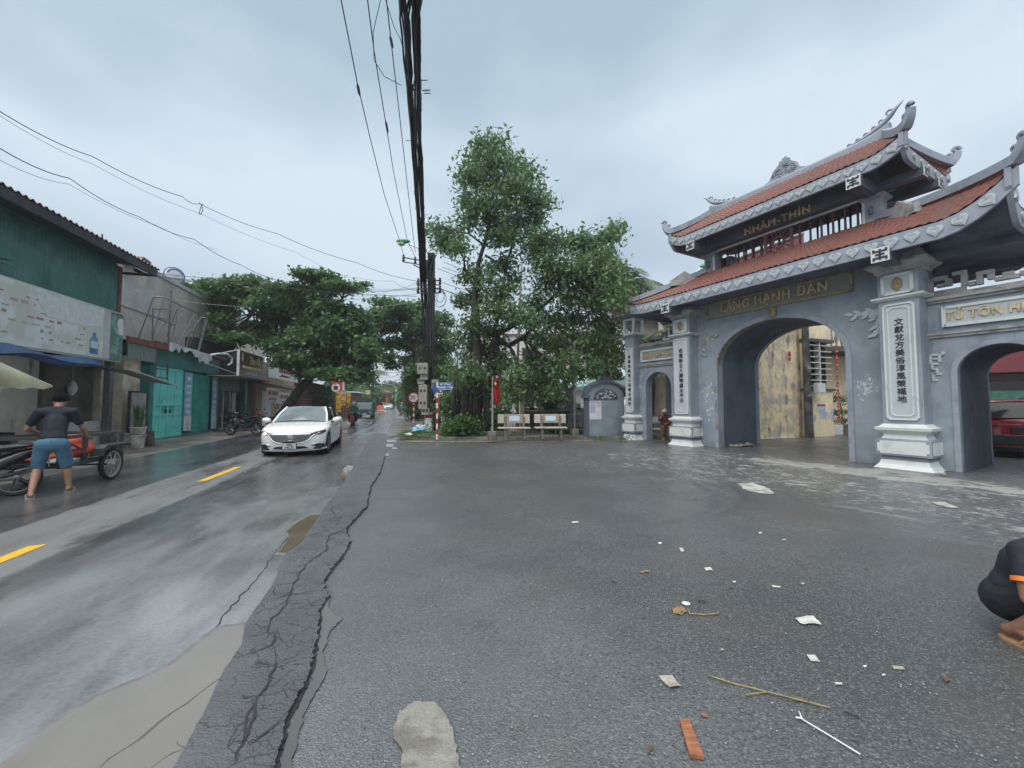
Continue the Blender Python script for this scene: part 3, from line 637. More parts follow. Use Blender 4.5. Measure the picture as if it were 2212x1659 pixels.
def lantern(px,py,z,par):
    mb=MB(); mb.sq((px,py,0),[(.25,z),(.27,z+.02),(.30,z+.06),(.33,z+.10),(.33,z+.14)]); l=mb.build('lantern_box',M_gate,par)
    mb=MB(); h=.30; z0=z+.14; z1=z0+.72
    for sx_ in (-1,1):
        for sy_ in (-1,1): mb.cbox((px+sx_*(h-.045),py+sy_*(h-.045),(z0+z1)/2),(.09,.09,z1-z0))
    for zz in (z0+.05,z1-.05):
        mb.box(px-h+.002,px+h-.002,py-h+.003,py-h+.085,zz-.05,zz+.05); mb.box(px-h+.002,px+h-.002,py+h-.085,py+h-.003,zz-.05,zz+.05)
        mb.box(px-h+.003,px-h+.085,py-h+.01,py+h-.01,zz-.049,zz+.049); mb.box(px+h-.085,px+h-.003,py-h+.01,py+h-.01,zz-.049,zz+.049)
    mb.build('lantern_frame',M_white,l)
    mb=MB(); h2=.17
    for sx_ in (-1,1):
        for sy_ in (-1,1): mb.cbox((px+sx_*h2,py+sy_*h2,(z0+z1)/2),(.05,.05,z1-z0-.02))
    mb.build('inner_frame',M_gate2,l)
    # up-curved cap
    def cap(u,v,top):
        x=(u*2-1);y=(v*2-1); r=max(abs(x),abs(y)); cz=.16*(abs(x)*abs(y))**2.5
        return Vector((px+x*.42,py+y*.42,z1+.02+(1-r)**.9*.16*top+cz+(.05 if top else 0)))
    mb=MB(); mb.grid(lambda u,v:cap(u,v,1),12,12); mb.grid(lambda u,v:cap(u,v,0),12,12); 
    rim=[]
    for k in range(48):
        s_=k/48*4; i=int(s_);f=s_-i; u,v=[(f,0),(1,f),(1-f,1),(0,1-f)][i]; rim.append([cap(u,v,0),cap(u,v,1)])
    mb.loft(rim+rim[:1],closed=False,cap=False); c_=mb.build('lantern_cap',M_gdark,l,smooth=True)
    mb=MB()
    for q in ((0,0),(1,0),(0,1),(1,1)):
        e=cap(q[0],q[1],1); d=Vector((q[0]*2-1,q[1]*2-1,0)).normalized()
        pts=[e+d*(.05+.05*math.cos(a))+Vector((0,0,.04+.05*math.sin(a))) for a in np.linspace(-2.2,3.2,9)]; mb.tube(pts,[.022]*6+[.018,.014,.01],6)
    mb.build('cap_scroll',M_gate2,c_,smooth='all')
    mb=MB(); mb.sq((px,py,0),[(.26,z1+.10),(.25,z1+.28),(.2,z1+.34),(.08,z1+.42)]); mb.build('cap_dome',M_gdark,c_)
ps,ys=pillar(-5.72,.25,-.02,0,4.32,'發源傳統恆人因樓本植旺',.15,True); lantern(-5.72,-.02,4.32,ps)
for (px,py) in ((-5.72,GD),(6.9,-.02),(6.9,GD)):
    if px>0: continue
    mb=MB(); mb.sq((px,py,0),[(.25,0),(.25,4.32)]); pp=mb.build('pillar',M_gate,gate); lantern(px,py,4.32,pp)
# main name board
bc=-.1
mb=MB(); mb.box(bc-2.1,bc+2.1,-.03,.0-.001,4.55,5.06); nb=mb.build('name_board',M_signg,gate)
mb=MB()
for a,b,c_,d in ((-2.13,2.13,5.02,5.09),(-2.13,2.13,4.51,4.58),(-2.13,-2.06,4.51,5.09),(2.06,2.13,4.51,5.09)): mb.box(bc+a,bc+b,-.075,-.03,c_,d)
mb.build('frame',M_gold,nb)
text('LÀNG HẠNH ĐÀN',.40,nb,(bc,-.045,4.79),M_goldl,'lettering',.02,0,sx=.86,spacing=1.14,fat=.028)
mb=MB(); 
for k in range(9): mb.lathe((0,-.05,4.2+k*.035),[(.09+.02*math.sin(k/8*PI),0),(.10+.02*math.sin(k/8*PI),.018),(.085+.02*math.sin(k/8*PI),.034)],10,sy=.6)
mb.build('arch_lamp',M_gold,gate)
# leaf reliefs
def leafrelief(x,z,s,name='leaf_relief'):
    mb=MB(); rnd=random.Random(int(abs(x)*10))
    def lf_(cx,cz,ang,L,w,yy):
        pts=[]
        for k in range(9):
            t=k/8; ww=w*math.sin(PI*t)**.8*(1+.25*math.sin(t*18)); pts.append((t*L,ww))
        out=pts+[(a,-b) for a,b in pts[::-1][1:-1]]
        ca,sa=math.cos(ang),math.sin(ang)
        mb.poly([(cx+s*(a*ca-b*sa),cz+a*sa+b*ca) for a,b in out],-yy,-.001,axis='Y')
    lf_(x,z,-PI+.0,.55,.06,.02); lf_(x,z,-PI/2,.62,.06,.022)
    for i,(t,an) in enumerate([(.1,2.5),(.2,3.9),(.34,2.6),(.42,3.9),(.5,2.9)]): lf_(x-s*t,z,an,.22,.045,.03+.003*i)
    for i,(t,an) in enumerate([(.1,-2.6),(.2,-.9),(.32,-2.5),(.42,-2.2),(.55,-2.8)]): lf_(x,z-t,an,.26,.045,.031+.003*i)
    lf_(x+s*.03,z+.06,-2.4,.3,.1,.05)
    return mb.build(name,M_stone if x<0 else M_panel,gate,bevel=.004)
leafrelief(2.52,3.86,1); leafrelief(-2.5,3.86,-1)
# ------------------------------------------------ roofs
YC=GD/2
def roof(nm,hx,hy,tx,ty,z0,z1,lift,nu,fh,yc=YC,pw=1.15,hearts=(24,9),hs=.15,open_rear=False):
    def zl(u): 
        k=max(0,(abs(u)-.80)/.20); return lift*k**1.7
    def sidept(side,u,v,dz=0,outw=0):
        L=(1-v)**1.3; zz=z0+(z1-z0)*v**pw+zl(u)*L+dz
        if nm=='lower_roof' and ((side==0 and u<0) or (side==3 and u>0)): zz-=zl(u)*L*(.0 if abs(u)<.8 else .75)
        ex=1+.015*max(0,(abs(u)-.8)/.2)
        if side in (0,2):
            hxx=(hx*(1-v)+tx*v)*ex+outw*abs(u); yy=(hy*(1-v)+ty*v)+outw
            return Vector((u*hxx if side==0 else -u*hxx, yc-yy if side==0 else yc+yy, zz))
        hyy=(hy*(1-v)+ty*v)*ex+outw*abs(u); xx=(hx*(1-v)+tx*v)+outw
        return Vector((xx if side==1 else -xx, yc+u*hyy if side==1 else yc-u*hyy, zz))
    mb=MB()
    for sd in range(4):
        L=(hx if sd in (0,2) else hy)*2; cols=int(L/.16); n=cols*4; rows=int(((hy-ty) if sd in (0,2) else (hx-tx))*1.15/.13)+2; nv=rows*2
        def fn(a,b,sd=sd,cols=cols,rows=rows):
            q=b*rows; step=(q-math.floor(q+1e-6)); 
            lift_=.028*(1-step)+.018*math.cos(a*cols*2*PI)
            return sidept(sd,a*2-1,b,.03+lift_)
        # two verts per row for the tile step
        vs=[];nn=n+1; rr=[]
        for r_ in range(rows):
            rr+=[(r_/rows,.030),((r_+.97)/rows,.004)]
        for (b,st) in rr:
            for i in range(nn):
                a=i/n; jit=.006*math.sin(i*12.9+b*311); vs.append(sidept(sd,a*2-1,b,.03+st+.017*math.cos(a*cols*2*PI)+jit))
        fs=[(j*nn+i,j*nn+i+1,(j+1)*nn+i+1,(j+1)*nn+i) for j in range(len(rr)-1) for i in range(n)]
        mb.add(vs,fs)
    rf=mb.build(nm,M_tile,gate,smooth=False,fixn=False)
    # fascia with heart reliefs, soffit
    mb=MB(); 
    for sd in range(4):
        N_=40
        top=[sidept(sd,i/N_*2-1,0,.0) for i in range(N_+1)]
        inn=(0,1,0),( -1,0,0),(0,-1,0),(1,0,0)
        d=Vector(inn[sd])
        fq=fh*(.3 if (open_rear and sd==2) else 1)
        rings=[[p+Vector((0,0,.02)),p-Vector((0,0,fq)),p-Vector((0,0,fq))+d*.09,p+Vector((0,0,.02))+d*.09] for p in top]
        mb.loft(rings)
    fa=mb.build('fascia',M_gate2,rf)
    mb=MB()
    for sd in range(4):
        if open_rear: mb.grid(lambda a,b,sd=sd:sidept(sd,(a*2-1)*.985,b*(.25 if sd==0 else .9),0)+Vector((0,0,-(fh*.8 if sd==0 else .07))),24,6); continue
        mb.grid(lambda a,b,sd=sd:sidept(sd,(a*2-1)*.985,b*.75,0)*1+Vector((0,0,-fh*.8-(z1-z0)*(b*.75)**pw)),24,6)
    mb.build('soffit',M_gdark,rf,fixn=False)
    # heart shape
    hp=[]
    for k in range(24):
        t=2*PI*k/24; hp.append((16*math.sin(t)**3/17*.5,(13*math.cos(t)-5*math.cos(2*t)-2*math.cos(3*t)-math.cos(4*t))/17*.52))
    hm=MB(); hm.poly([(a*hs*1.15,b*hs*1.15) for a,b in hp],-.030,-.001,mi=0,axis='Y'); 
    for kk in (.45,.72): 
        ring=[]
        for k in range(25):
            a,b=hp[k%24]; ring.append([(a*hs*kk,-.031,b*hs*kk),(a*hs*kk,-.037,b*hs*kk),(a*hs*(kk+.12),-.037,b*hs*(kk+.12)),(a*hs*(kk+.12),-.031,b*hs*(kk+.12))])
        hm.loft(ring,cap=False,mi=0)
    proto=hm.build('heart_relief',M_panel,fa); first=True
    for sd,cnt,rz in ((0,hearts[0],0),(1,hearts[1],PI/2)):
        for i in range(cnt):
            u=-.93+1.86*i/(cnt-1); p=sidept(sd,u,0,-fh*.46); q=sidept(sd,u+.01,0,-fh*.46)
            slope=math.atan2(q.z-p.z,(Vector((q.x,q.y,0))-Vector((p.x,p.y,0))).length)
            if first: h=proto; first=False
            else: h=proto.copy(); C.objects.link(h); h.parent=fa
            h.location=p; h.rotation_euler=(0,-slope if True else 0,rz); h.rotation_mode='XYZ'
    # hip ridges ending in scrolls
    for sx_ in (-1,1):
        for sy_ in (-1,1):
            side=0 if sy_<0 else 2; u=sx_ if side==0 else -sx_
            pts=[sidept(side,u,v,.09) for v in np.linspace(1,0,14)]
            out=Vector((sx_,sy_*.8,0)).normalized(); e=pts[-1]
            tail=[e+out*.06+Vector((0,0,.06)),e+out*.12+Vector((0,0,.16)),e+out*.15+Vector((0,0,.26)),e+out*.16+Vector((0,0,.34))]
            hdg=[];w0=.10
            allp=pts+tail; n=len(allp); rings=[]
            for i,p in enumerate(allp):
                dd=(allp[min(i+1,n-1)]-allp[max(i-1,0)]).normalized(); s_=dd.cross(Vector((0,0,1))).normalized(); up=s_.cross(dd)
                k=1 if i<14 else 1-.1*(i-13); a=w0*k; h=.13*k
                rings.append([p+s_*a-up*.05,p+s_*a+up*h,p-s_*a+up*h,p-s_*a-up*.05])
            mb=MB(); mb.loft(rings)
            c=allp[-1]-out*.05+Vector((0,0,.03)); sp=[]
            for a in np.linspace(0,5.6,18):
                r_=.085*(1-a/8); sp.append(c+out*(r_*math.cos(a))+Vector((0,0,r_*math.sin(a)+.03)))
            mb.tube(sp,[.05]*6+list(np.linspace(.05,.02,12)),7)
            c=allp[-4]+Vector((0,0,.2))-out*.10; sp=[]
            for a in np.linspace(-1.6,4.0,14):
                r_=.06*(1-a/9); sp.append(c+out*(r_*math.cos(a))+Vector((0,0,r_*math.sin(a))))
            mb.tube(sp,[.045]*5+list(np.linspace(.045,.02,9)),7)
            mb.build('hip_ridge',M_gate2,rf,smooth=True)
    return rf,sidept
rfL,spL=roof('lower_roof',4.93,2.45,2.45,.85,5.32,6.32,.66,0,.34,hearts=(27,11),hs=.235)
YU=.95
rfU,spU=roof('upper_roof',3.3,1.55,2.5,.06,7.58,8.70,.30,0,.30,yc=YU,hearts=(23,7),hs=.20,open_rear=True)
# small gable wedges at the foot of the hip ridges of the lower roof
for sx_ in (-1,1):
    mb=MB(); M_=Matrix.Translation((sx_*3.05,YC-1.28,6.08))@Matrix.Rotation(-sx_*.72,4,'Z')
    mb.box(-.55,.5,-.09,.09,-.1,.12,M=M_); mb.M=M_; mb.poly([(-.5*1,.12),(.42,.12),(-.05,.42)],-.07,.07,axis='Y'); mb.M=None; mb.build('ridge_wedge',M_stone,rfL)
# eave brackets with geometric long-life emblem on the white ends
def emblem(par,M_,s):
    mb=MB(); mb.M=M_
    mb.box(-s,s,-.02,.0,-s,s); mb.build('bracket_plate',M_white,par)
    e=MB(); e.M=M_; t=s*.13; y0,y1=-.030,-.0205
    e.box(-t,t,y0,y1,-s*.75,s*.75)
    for z,w,k in ((.46,.55,1),(0,.5,0),(-.46,.55,-1)):
        e.box(-w*s,-t-.0005,y0,y1,z*s-t,z*s+t); e.box(t+.0005,w*s,y0,y1,z*s-t,z*s+t)
        if k: 
            for q in (-1,1): a,b=sorted((q*w*s,q*(w*s+2*t))); e.box(a,b,y0,y1,min(z*s-t,z*s+k*.32*s),max(z*s+t,z*s+k*.32*s))
    e.build('emblem',M_ink,par)
def bracket(x,y0,y1,z,s,par,rz=0,sc_=1):
    mb=MB(); M_=Matrix.Translation((x,y0,z))@Matrix.Rotation(rz,4,'Z'); L=abs(y1-y0)
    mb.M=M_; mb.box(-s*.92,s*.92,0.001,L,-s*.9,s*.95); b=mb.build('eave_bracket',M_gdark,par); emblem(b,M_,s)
for x in (-2.98,3.0): bracket(x,-1.28,.0,4.93,.165,rfL)
for y in (.1,2.4): bracket(5.06,y,y+1.8,4.98,.14,rfL,PI/2)
for x in (-2.35,2.35): bracket(x,-.68,.4,7.12,.15,rfU)
for y in (.45,1.5): bracket(3.36,y,y+.9,7.2,.12,rfU,PI/2)
# upper storey
mb=MB(); y0,y1=.4,2.1
mb.box(-2.55,2.55,.38,1.75,6.0,6.22); mb.box(-2.45,2.45,.42,.62,7.06,7.9); mb.box(-2.45,2.45,1.55,1.7,7.5,7.62); us=mb.build('upper_storey',M_gate,gate)
mb=MB()
mb.box(-2.2,2.2,.36,.40,6.20,6.27); mb.box(-2.2,2.2,.36,.40,6.99,7.05); mb.box(-2.2,-2.14,.358,.402,6.2,7.05); mb.box(2.14,2.2,.358,.402,6.2,7.05); mb.build('window_frame',M_white,us)
for x in (-2.35,2.35):
    for y in (.56,1.55):
        mb=MB(); mb.sq((x,y,0),[(.19,6.18),(.19,6.9),(.21,6.92),(.28,6.97),(.28,7.03),(.2,7.06)]); mb.build('corner_post',M_gate2,us)
for yy in (.5,1.62):
    for i in range(15):
        x=-2.0+4.0*i/14
        if abs(x)<.45: continue
        kz=1.0 if yy<1 else 1.6; mb=MB(); mb.lathe((x,yy,6.22),[(r_,z_*kz) for r_,z_ in [(.035,0),(.05,.03),(.03,.08),(.035,.12),(.045,.16),(.033,.2),(.03,.4),(.033,.56),(.045,.6),(.033,.66),(.05,.72),(.035,.8)]],8); mb.build('baluster',M_wood,us,smooth='all')
for xx in (-2.35,2.35):
    for i in range(4):
        mb=MB(); mb.lathe((xx,.80+i*.16,6.22),[(.035,0),(.05,.03),(.03,.1),(.045,.16),(.033,.2),(.03,.4),(.045,.6),(.033,.66),(.05,.72),(.035,.8)],8); mb.build('baluster',M_wood,us,smooth='all')
mb=MB()
for a,b,c_,d in ((-.42,.42,6.23,6.28),(-.42,.42,6.97,7.02),(-.42,-.35,6.23,7.02),(.35,.42,6.23,7.02)): mb.box(a,b,.37,.46,c_,d)
rings=[]
for k in range(25):
    t=2*PI*k/24; c_,s_=math.cos(t),math.sin(t); rings.append([(c_*.14,.375,6.625+s_*.14),(c_*.14,.455,6.625+s_*.14),(c_*.185,.455,6.625+s_*.185),(c_*.185,.375,6.625+s_*.185)])
mb.loft(rings,cap=False)
for k in range(16):
    t=2*PI*k/16+.2; L=min(.36/max(abs(math.cos(t)),1e-6),.36/max(abs(math.sin(t)),1e-6))
    c_=Vector((math.cos(t),0,math.sin(t))); mb.tube([c_*.17+Vector((0,.415,6.625)),c_*L+Vector((0,.415,6.625))],[.022,.035],4)
mb.build('sun_lattice',M_lat,us)
_b=MB(); _b.box(-2.2,2.2,.12,.419,7.06,7.6); _b.build('name_beam',M_gdark,us)
text('NHÂM-THÌN',.31,us,(.10,.095,7.19),M_goldl,'lettering',.018,0,sx=1.0,spacing=1.16,fat=.028)
mb=MB()
for x in (-2.35,2.35):
    mb.lathe((x,.27,6.62),[(.02,-.12),(.05,-.1),(.065,.04),(.03,.07),(.01,.12)],8); mb.box(x-.012,x+.012,.27,.37,6.7,6.73)
mb.build('wall_lamp',M_gdark,us)
# main ridge with flame crest and phoenix ends
mb=MB(); rr=[]
for i in range(25):
    u=i/24*2-1; x=u*2.62; z=8.72+.18*max(0,(abs(u)-.7)/.3)**2; rr.append([(x,YU-.10,z-.12),(x,YU-.10,z+.13),(x,YU-.06,z+.19),(x,YU+.06,z+.19),(x,YU+.10,z+.13),(x,YU+.10,z-.12)])
mb.loft(rr); rg_=mb.build('main_ridge',M_gate2,rfU)
mb=MB(); out=[(-.62,0),(-.6,.09),(-.5,.1),(-.42,.2),(-.36,.34),(-.26,.44),(-.17,.52),(-.14,.62),(-.07,.6),(-.05,.7),(0,.66),(.05,.72),(.08,.62),(.15,.62),(.15,.53),(.25,.45),(.36,.36),(.42,.2),(.5,.12),(.6,.1),(.63,0)]
mb.poly([(a,8.86+b) for a,b in out],YU-.05,YU+.05,axis='Y')
cr_=mb.build('ridge_crest',M_gate2,rg_,bevel=.01)
mb=MB(); rnd=random.Random(3)
for k in range(26):
    x=rnd.uniform(-.36,.36); z=8.94+rnd.uniform(0,.48*(1-abs(x)/.5)); a=rnd.uniform(0,6)
    mb.tube([(x+.05*math.cos(a+t)*(1-t/7),YU-.065,z+.05*math.sin(a+t)*(1-t/7)) for t in (0,.8,1.6,2.4,3.2,4)],.012,4)
mb.build('crest_relief',M_gate2,cr_)
for s_ in (-1,1):
    mb=MB(); base=Vector((s_*1.75,YU,8.92))
    def scr(c,r0,a0,a1,th,n=14,sg=s_):
        pts=[]
        for a in np.linspace(a0,a1,n):
            r_=r0*(1-.12*(a-a0)); pts.append(Vector((c[0]+sg*r_*math.cos(a),YU,c[1]+r_*math.sin(a))))
        mb.tube(pts,list(np.linspace(th,th*.4,n)),6)
    bx=1.7
    for i,(dx,dz,r_) in enumerate(((0,.08,.07),(.2,.12,.07),(.38,.17,.08),(.56,.24,.09),(.72,.33,.09))): scr((s_*(bx+dx),8.88+dz),r_,-2,3.6,.04)
    pts=[Vector((s_*(bx-.05),YU,8.88)),Vector((s_*(bx+.4),YU,8.98)),Vector((s_*(bx+.75),YU,9.12)),Vector((s_*(bx+.92),YU,9.25)),Vector((s_*(bx+1.05),YU,9.4)),Vector((s_*(bx+1.2),YU,9.52))]
    mb.tube(pts,[.05,.06,.07,.06,.045,.01],7); scr((s_*(bx+.9),9.36),.09,0,4.5,.035)
    mb.build('ridge_dragon',M_gate2,rg_,smooth='all')
# ================================================================ SHOPS ON THE LEFT
def LT(x,y,w=0):   # pixel -> (t,z) on the facade plane moved w metres toward the street
    r=ray(x,y); P=S0+nw*w; d=(P-Vector((0,0,EYE))).dot(nw)/r.dot(nw); q=Vector((0,0,EYE))+r*d
    return (q-S0).dot(ds), q.z
def LF(name,label,cat,t,w=0,group=None): return thing(name,label,cat,ST(t,w),SA,group)   # local x along the street, y into the building
M_green=M('dark_green_corrugated',(.06,.20,.17),.5,(.04,.135,.12),1.2,.45,.65,c3=(.14,.22,.2),sc3=.8,lo3=.52,hi3=.75)
M_rust=M('rust_red_post',(.20,.075,.055),.7,(.12,.05,.04),4,.45,.6)
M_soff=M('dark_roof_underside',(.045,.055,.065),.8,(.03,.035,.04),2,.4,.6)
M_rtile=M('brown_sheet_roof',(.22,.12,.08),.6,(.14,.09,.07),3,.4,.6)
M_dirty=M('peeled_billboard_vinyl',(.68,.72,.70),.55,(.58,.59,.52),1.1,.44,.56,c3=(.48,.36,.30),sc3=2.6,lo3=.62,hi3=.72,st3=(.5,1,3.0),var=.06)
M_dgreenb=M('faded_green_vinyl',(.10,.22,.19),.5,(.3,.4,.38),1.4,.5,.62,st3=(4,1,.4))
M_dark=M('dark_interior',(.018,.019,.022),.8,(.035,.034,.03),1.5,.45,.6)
M_wallb=M('grimy_plaster',(.13,.115,.095),.8,(.07,.062,.055),1.2,.4,.6,c3=(.20,.18,.15),sc3=.9,lo3=.5,hi3=.7)
M_tileW=M('white_wall_tile',(.55,.55,.53),.3,(.38,.37,.34),2,.5,.7)
M_teal=M('teal_painted_metal',(.17,.68,.61),.42,(.14,.57,.52),1.5,.45,.65,c3=(.18,.30,.24),sc3=3,lo3=.66,hi3=.78,var=.06)
M_teald=M('dark_teal_paint',(.05,.22,.20),.55,(.035,.15,.14),1.3,.45,.6)
M_tealm=M('mid_teal_paint',(.07,.42,.35),.5,(.05,.31,.27),2,.45,.6)
M_cream=M('cream_plaster',(.62,.54,.43),.75,(.34,.29,.22),1.2,.45,.65)
M_bg=M('rain_streaked_grey_wall',(.56,.53,.485),.85,(.42,.40,.37),.8,.42,.62,c3=(.17,.16,.15),sc3=1.3,lo3=.58,hi3=.74,st3=(2.2,2.2,.35),bump=.1,bsc=10)
M_bg2=M('smooth_grey_parapet',(.52,.535,.54),.8,(.45,.46,.46),1,.4,.6)
M_steel=M('grey_steel_frame',(.17,.17,.175),.5,(.12,.10,.09),4,.5,.65,metal=.3)
M_blue=M('blue_advert_vinyl',(.14,.34,.58),.4,(.24,.48,.66),1.2,.4,.6)
M_paperw=M('white_vinyl',(.66,.68,.69),.45,(.55,.58,.6),3,.5,.7)
M_tarp=M('blue_tarpaulin',(.06,.14,.30),.45,(.04,.09,.2),3,.4,.6,bump=.3,bsc=8)
M_tarpy=M('yellow_cream_tarpaulin',(.52,.50,.30),.5,(.42,.42,.33),2,.4,.6)
M_tarpw=M('torn_white_tarpaulin',(.62,.66,.65),.45,(.46,.5,.5),2.5,.45,.6,bump=.3,bsc=6)
M_alu=M('pale_aluminium',(.55,.56,.55),.35,metal=.5)
M_glassd=M('dark_shop_glass',(.035,.04,.045),.06,(.07,.08,.08),.8,.4,.6,spec=.6)
M_beige=M('beige_render',(.42,.34,.24),.75,(.33,.27,.20),1,.45,.65)
M_brownb=M('dark_brown_signboard',(.075,.06,.05),.4)
M_redv=M('red_vinyl',(.42,.03,.035),.4)
M_dred=M('dark_red_shopfront',(.13,.022,.025),.5,(.08,.018,.02),1.6,.4,.6)
M_yel=M('yellow_vinyl',(.60,.46,.04),.45)
M_grey=M('mid_grey_plastic',(.22,.23,.235),.5)
def corr(mb,x0,x1,y,z0,z1,p=.16,a=.02,mi=None,slope=0):   # corrugated sheet along x
    n=int((x1-x0)/p*6); vs=[]
    for i in range(n+1):
        x=x0+(x1-x0)*i/n; d=a*math.cos(x/p*2*PI); vs+=[(x,y-d,z0),(x,y-d+slope,z1)]
    mb.add(vs,[(2*i,2*i+2,2*i+3,2*i+1) for i in range(n)])
# ---- L1 green hall
h1=LF('workshop_hall','dark green corrugated metal hall with a wide sloping roof at the far left','building',-2.3)
mb=MB(); corr(mb,-14,-.12,0,4.0,6.45); mb.box(-14,-.12,.03,.12,3.9,6.9); mb.box(-14,0,.1,9,6.2,6.4); mb.box(-.12,-.02,.05,9,3.6,6.5); mb.build('corrugated_wall',M_green,h1,smooth=True)
mb=MB(); mb.box(-.14,.03,-.05,.12,3.55,6.45); mb.build('corner_post',M_rust,h1)
mb=MB()
def rf_(u,v): x=-15+u*15.7; y=-.85+v*10; return Vector((x,y,6.66+.24*(y+.85)*.5+.035*math.cos(x/.2*2*PI)))
mb.grid(rf_,480,6); roofh=mb.build('sheet_roof',M_rtile,h1)
mb=MB(); mb.box(-15,.6,-.82,-.74,6.36,6.62)
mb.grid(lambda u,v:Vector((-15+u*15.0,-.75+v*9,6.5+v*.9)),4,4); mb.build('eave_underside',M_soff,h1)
mb=MB(); mb.box(-.05,.55,-.5,-.42,6.34,6.44); mb.box(.47,.55,-.75,.3,6.34,6.42); mb.build('roof_purlin',M_soff,h1)
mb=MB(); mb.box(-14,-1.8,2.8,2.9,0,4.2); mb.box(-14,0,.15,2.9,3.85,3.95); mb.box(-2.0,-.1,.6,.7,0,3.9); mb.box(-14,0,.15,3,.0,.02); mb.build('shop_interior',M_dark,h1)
mb=MB(); mb.box(-1.75,-.3,.45,.55,.95,2.9); mb.box(-2.4,-1.75,.4,.5,0,3.0); mb.build('grimy_back_wall',M_wallb,h1)
mb=MB(); mb.box(-2.3,.3,.12,.4,0,.93); mb.build('tiled_counter',M_tileW,h1)
mb=MB(); mb.box(-.45,-.25,-.1,.08,0,4.2); mb.build('steel_post',M_steel,h1)
for i in range(7):   # clutter inside the dark opening
    x=-9+i*1.05; mb=MB(); mb.cbox((x,1.2+.3*(i%3),.35+.1*(i%2)),(.6,.5,.7+.2*(i%2)),rz=.2*i); mb.tube([(x-.2,1.1,.8),(x-.25,1.0,1.5+.3*(i%2))],.03,5); mb.build('stored_goods',[M_dark,M_wallb,M_soff][i%3],h1,bevel=.03)
# billboard
bb=LF('billboard','long torn pale billboard with a blue water bottle picture above the dark shop opening','billboard',-2.62,.3)
mb=MB(); mb.box(-10,-.95,-.03,.06,3.02,4.66); pn=mb.build('printed_panel',M_dirty,bb)
mb=MB(); mb.box(-.95,-.62,-.03,.06,3.02,4.63); mb.build('bare_panel',M_bg2,pn); mb=MB(); mb.box(-.62,0,-.03,.06,3.0,4.6); mb.build('green_panel',M_dgreenb,pn)
mb=MB(); mb.poly(irregular([(-.25,3.95),(-.02,3.9),(-.02,4.5),(-.3,4.45)],.08,4,3),-.045,-.031,axis='Y'); mb.poly(irregular([(-3.1,3.9),(-1.0,4.02),(-1.0,4.5),(-3.6,4.55)],.03,8,5),-.038,-.031,axis='Y'); mb.build('torn_vinyl',M_paperw,pn)
mb=MB(); mb.box(-10,0,-.02,.05,2.96,3.01); mb.box(-10,0,-.02,.05,4.64,4.70); mb.box(-.02,.03,-.02,.05,3.0,4.66); mb.build('frame',M_alu,bb)
mb=MB(); mb.poly([(-1.5,3.12),(-1.17,3.12),(-1.16,3.5),(-1.2,3.62),(-1.28,3.68),(-1.29,3.8),(-1.39,3.8),(-1.4,3.68),(-1.48,3.62),(-1.52,3.5)],-.044,-.031,axis='Y'); bt=mb.build('bottle_picture',M('bottle_blue',(.04,.17,.35),.4,(.10,.33,.5),3,.4,.6),pn)
mb=MB(); mb.box(-1.49,-1.19,-.048,-.0445,3.3,3.52); mb.build('bottle_label',M_paperw,bt)
for i in range(7):
    mb=MB(); rnd=random.Random(i); x=-7.9
    while x<-1.75:
        L=rnd.uniform(.05,.22); mb.box(x,min(x+L,-1.75),-.036,-.031,4.32-i*.17,4.32-i*.17+.035+.05*(i%2)*rnd.random()); x+=L+rnd.uniform(.03,.3)*(1 if rnd.random()<.8 else 4)
    mb.build('faded_print',[M('faded_red_print',(.40,.22,.19),.6),M('faded_pink_print',(.46,.36,.32),.6),M('faded_teal_print',(.30,.40,.38),.6)][i%3],pn)
# awnings
aw=LF('blue_tarpaulin','blue tarpaulin bunched below the torn billboard','tarpaulin',-2.3,.5)
mb=MB(); mb.grid(lambda u,v:Vector((-9.5+u*8.2,-.3+.5*v,2.88-.22*u+.28*v+.05*math.sin(u*23)+.04*math.sin(v*9+u*11)-.18*math.sin(PI*v))),60,8); mb.build('sheet',M_tarp,aw,smooth='all')
aw=LF('awning','narrow tilted sheet awning on a pale rail over the tiled counter','awning',-2.0,.9)
mb=MB(); mb.grid(lambda u,v:Vector((-2.6+u*2.75,-.75+.9*v,2.18+.42*(1-u)*.9+.16*v)),8,4); mb.build('sheet',M_grey,aw)
mb=MB(); mb.tube([(-2.65,-.8,2.59),(.18,-.8,2.17)],.025,6); mb.build('rail',M_alu,aw)
aw=thing('canopy','cream yellow fabric canopy edge above the walking man','canopy',G(0,1075)+Vector((0,0,0)),SA)
aw.location=(0,0,0); aw.rotation_euler=(0,0,0)
mb=MB(); a_=A(-120,775,6.2); b_=A(0,782,7.4); c_=A(112,832,8.2); d_=A(-120,828,6.6)
mb.grid(lambda u,v:(a_.lerp(b_,u)).lerp(d_.lerp(c_,u),v)+Vector((0,0,-.05*math.sin(PI*u)*v)),10,4); mb.grid(lambda u,v:d_.lerp(c_,u)-Vector((0,0,v*(.07+.02*math.sin(u*30)))),20,1); mb.build('fabric',M_tarpy,aw,smooth='all')
mb=MB(); mb.tube([a_-Vector((0,0,.03)),b_-Vector((0,0,.03)),c_-Vector((0,0,.03))],.02,5); mb.build('support_rail',M_alu,aw)
# small things by the counter
sb=LF('leaning_board','grey notice board with a dark brown frame leaning by the snake plant','board',-1.6,.35)
mb=MB(); mb.box(-.48,.48,0,.04,.1,1.95); p_=mb.build('panel',M('grey_board',(.34,.34,.33),.7,(.26,.26,.25),2),sb); mb=MB()
for a,b,c_,d in ((-.5,.5,1.93,1.99),(.46,.52,0,1.99),(-.52,-.46,0,1.99)): mb.box(a,b,-.02,.06,c_,d)
mb.build('frame',M_soff,p_)
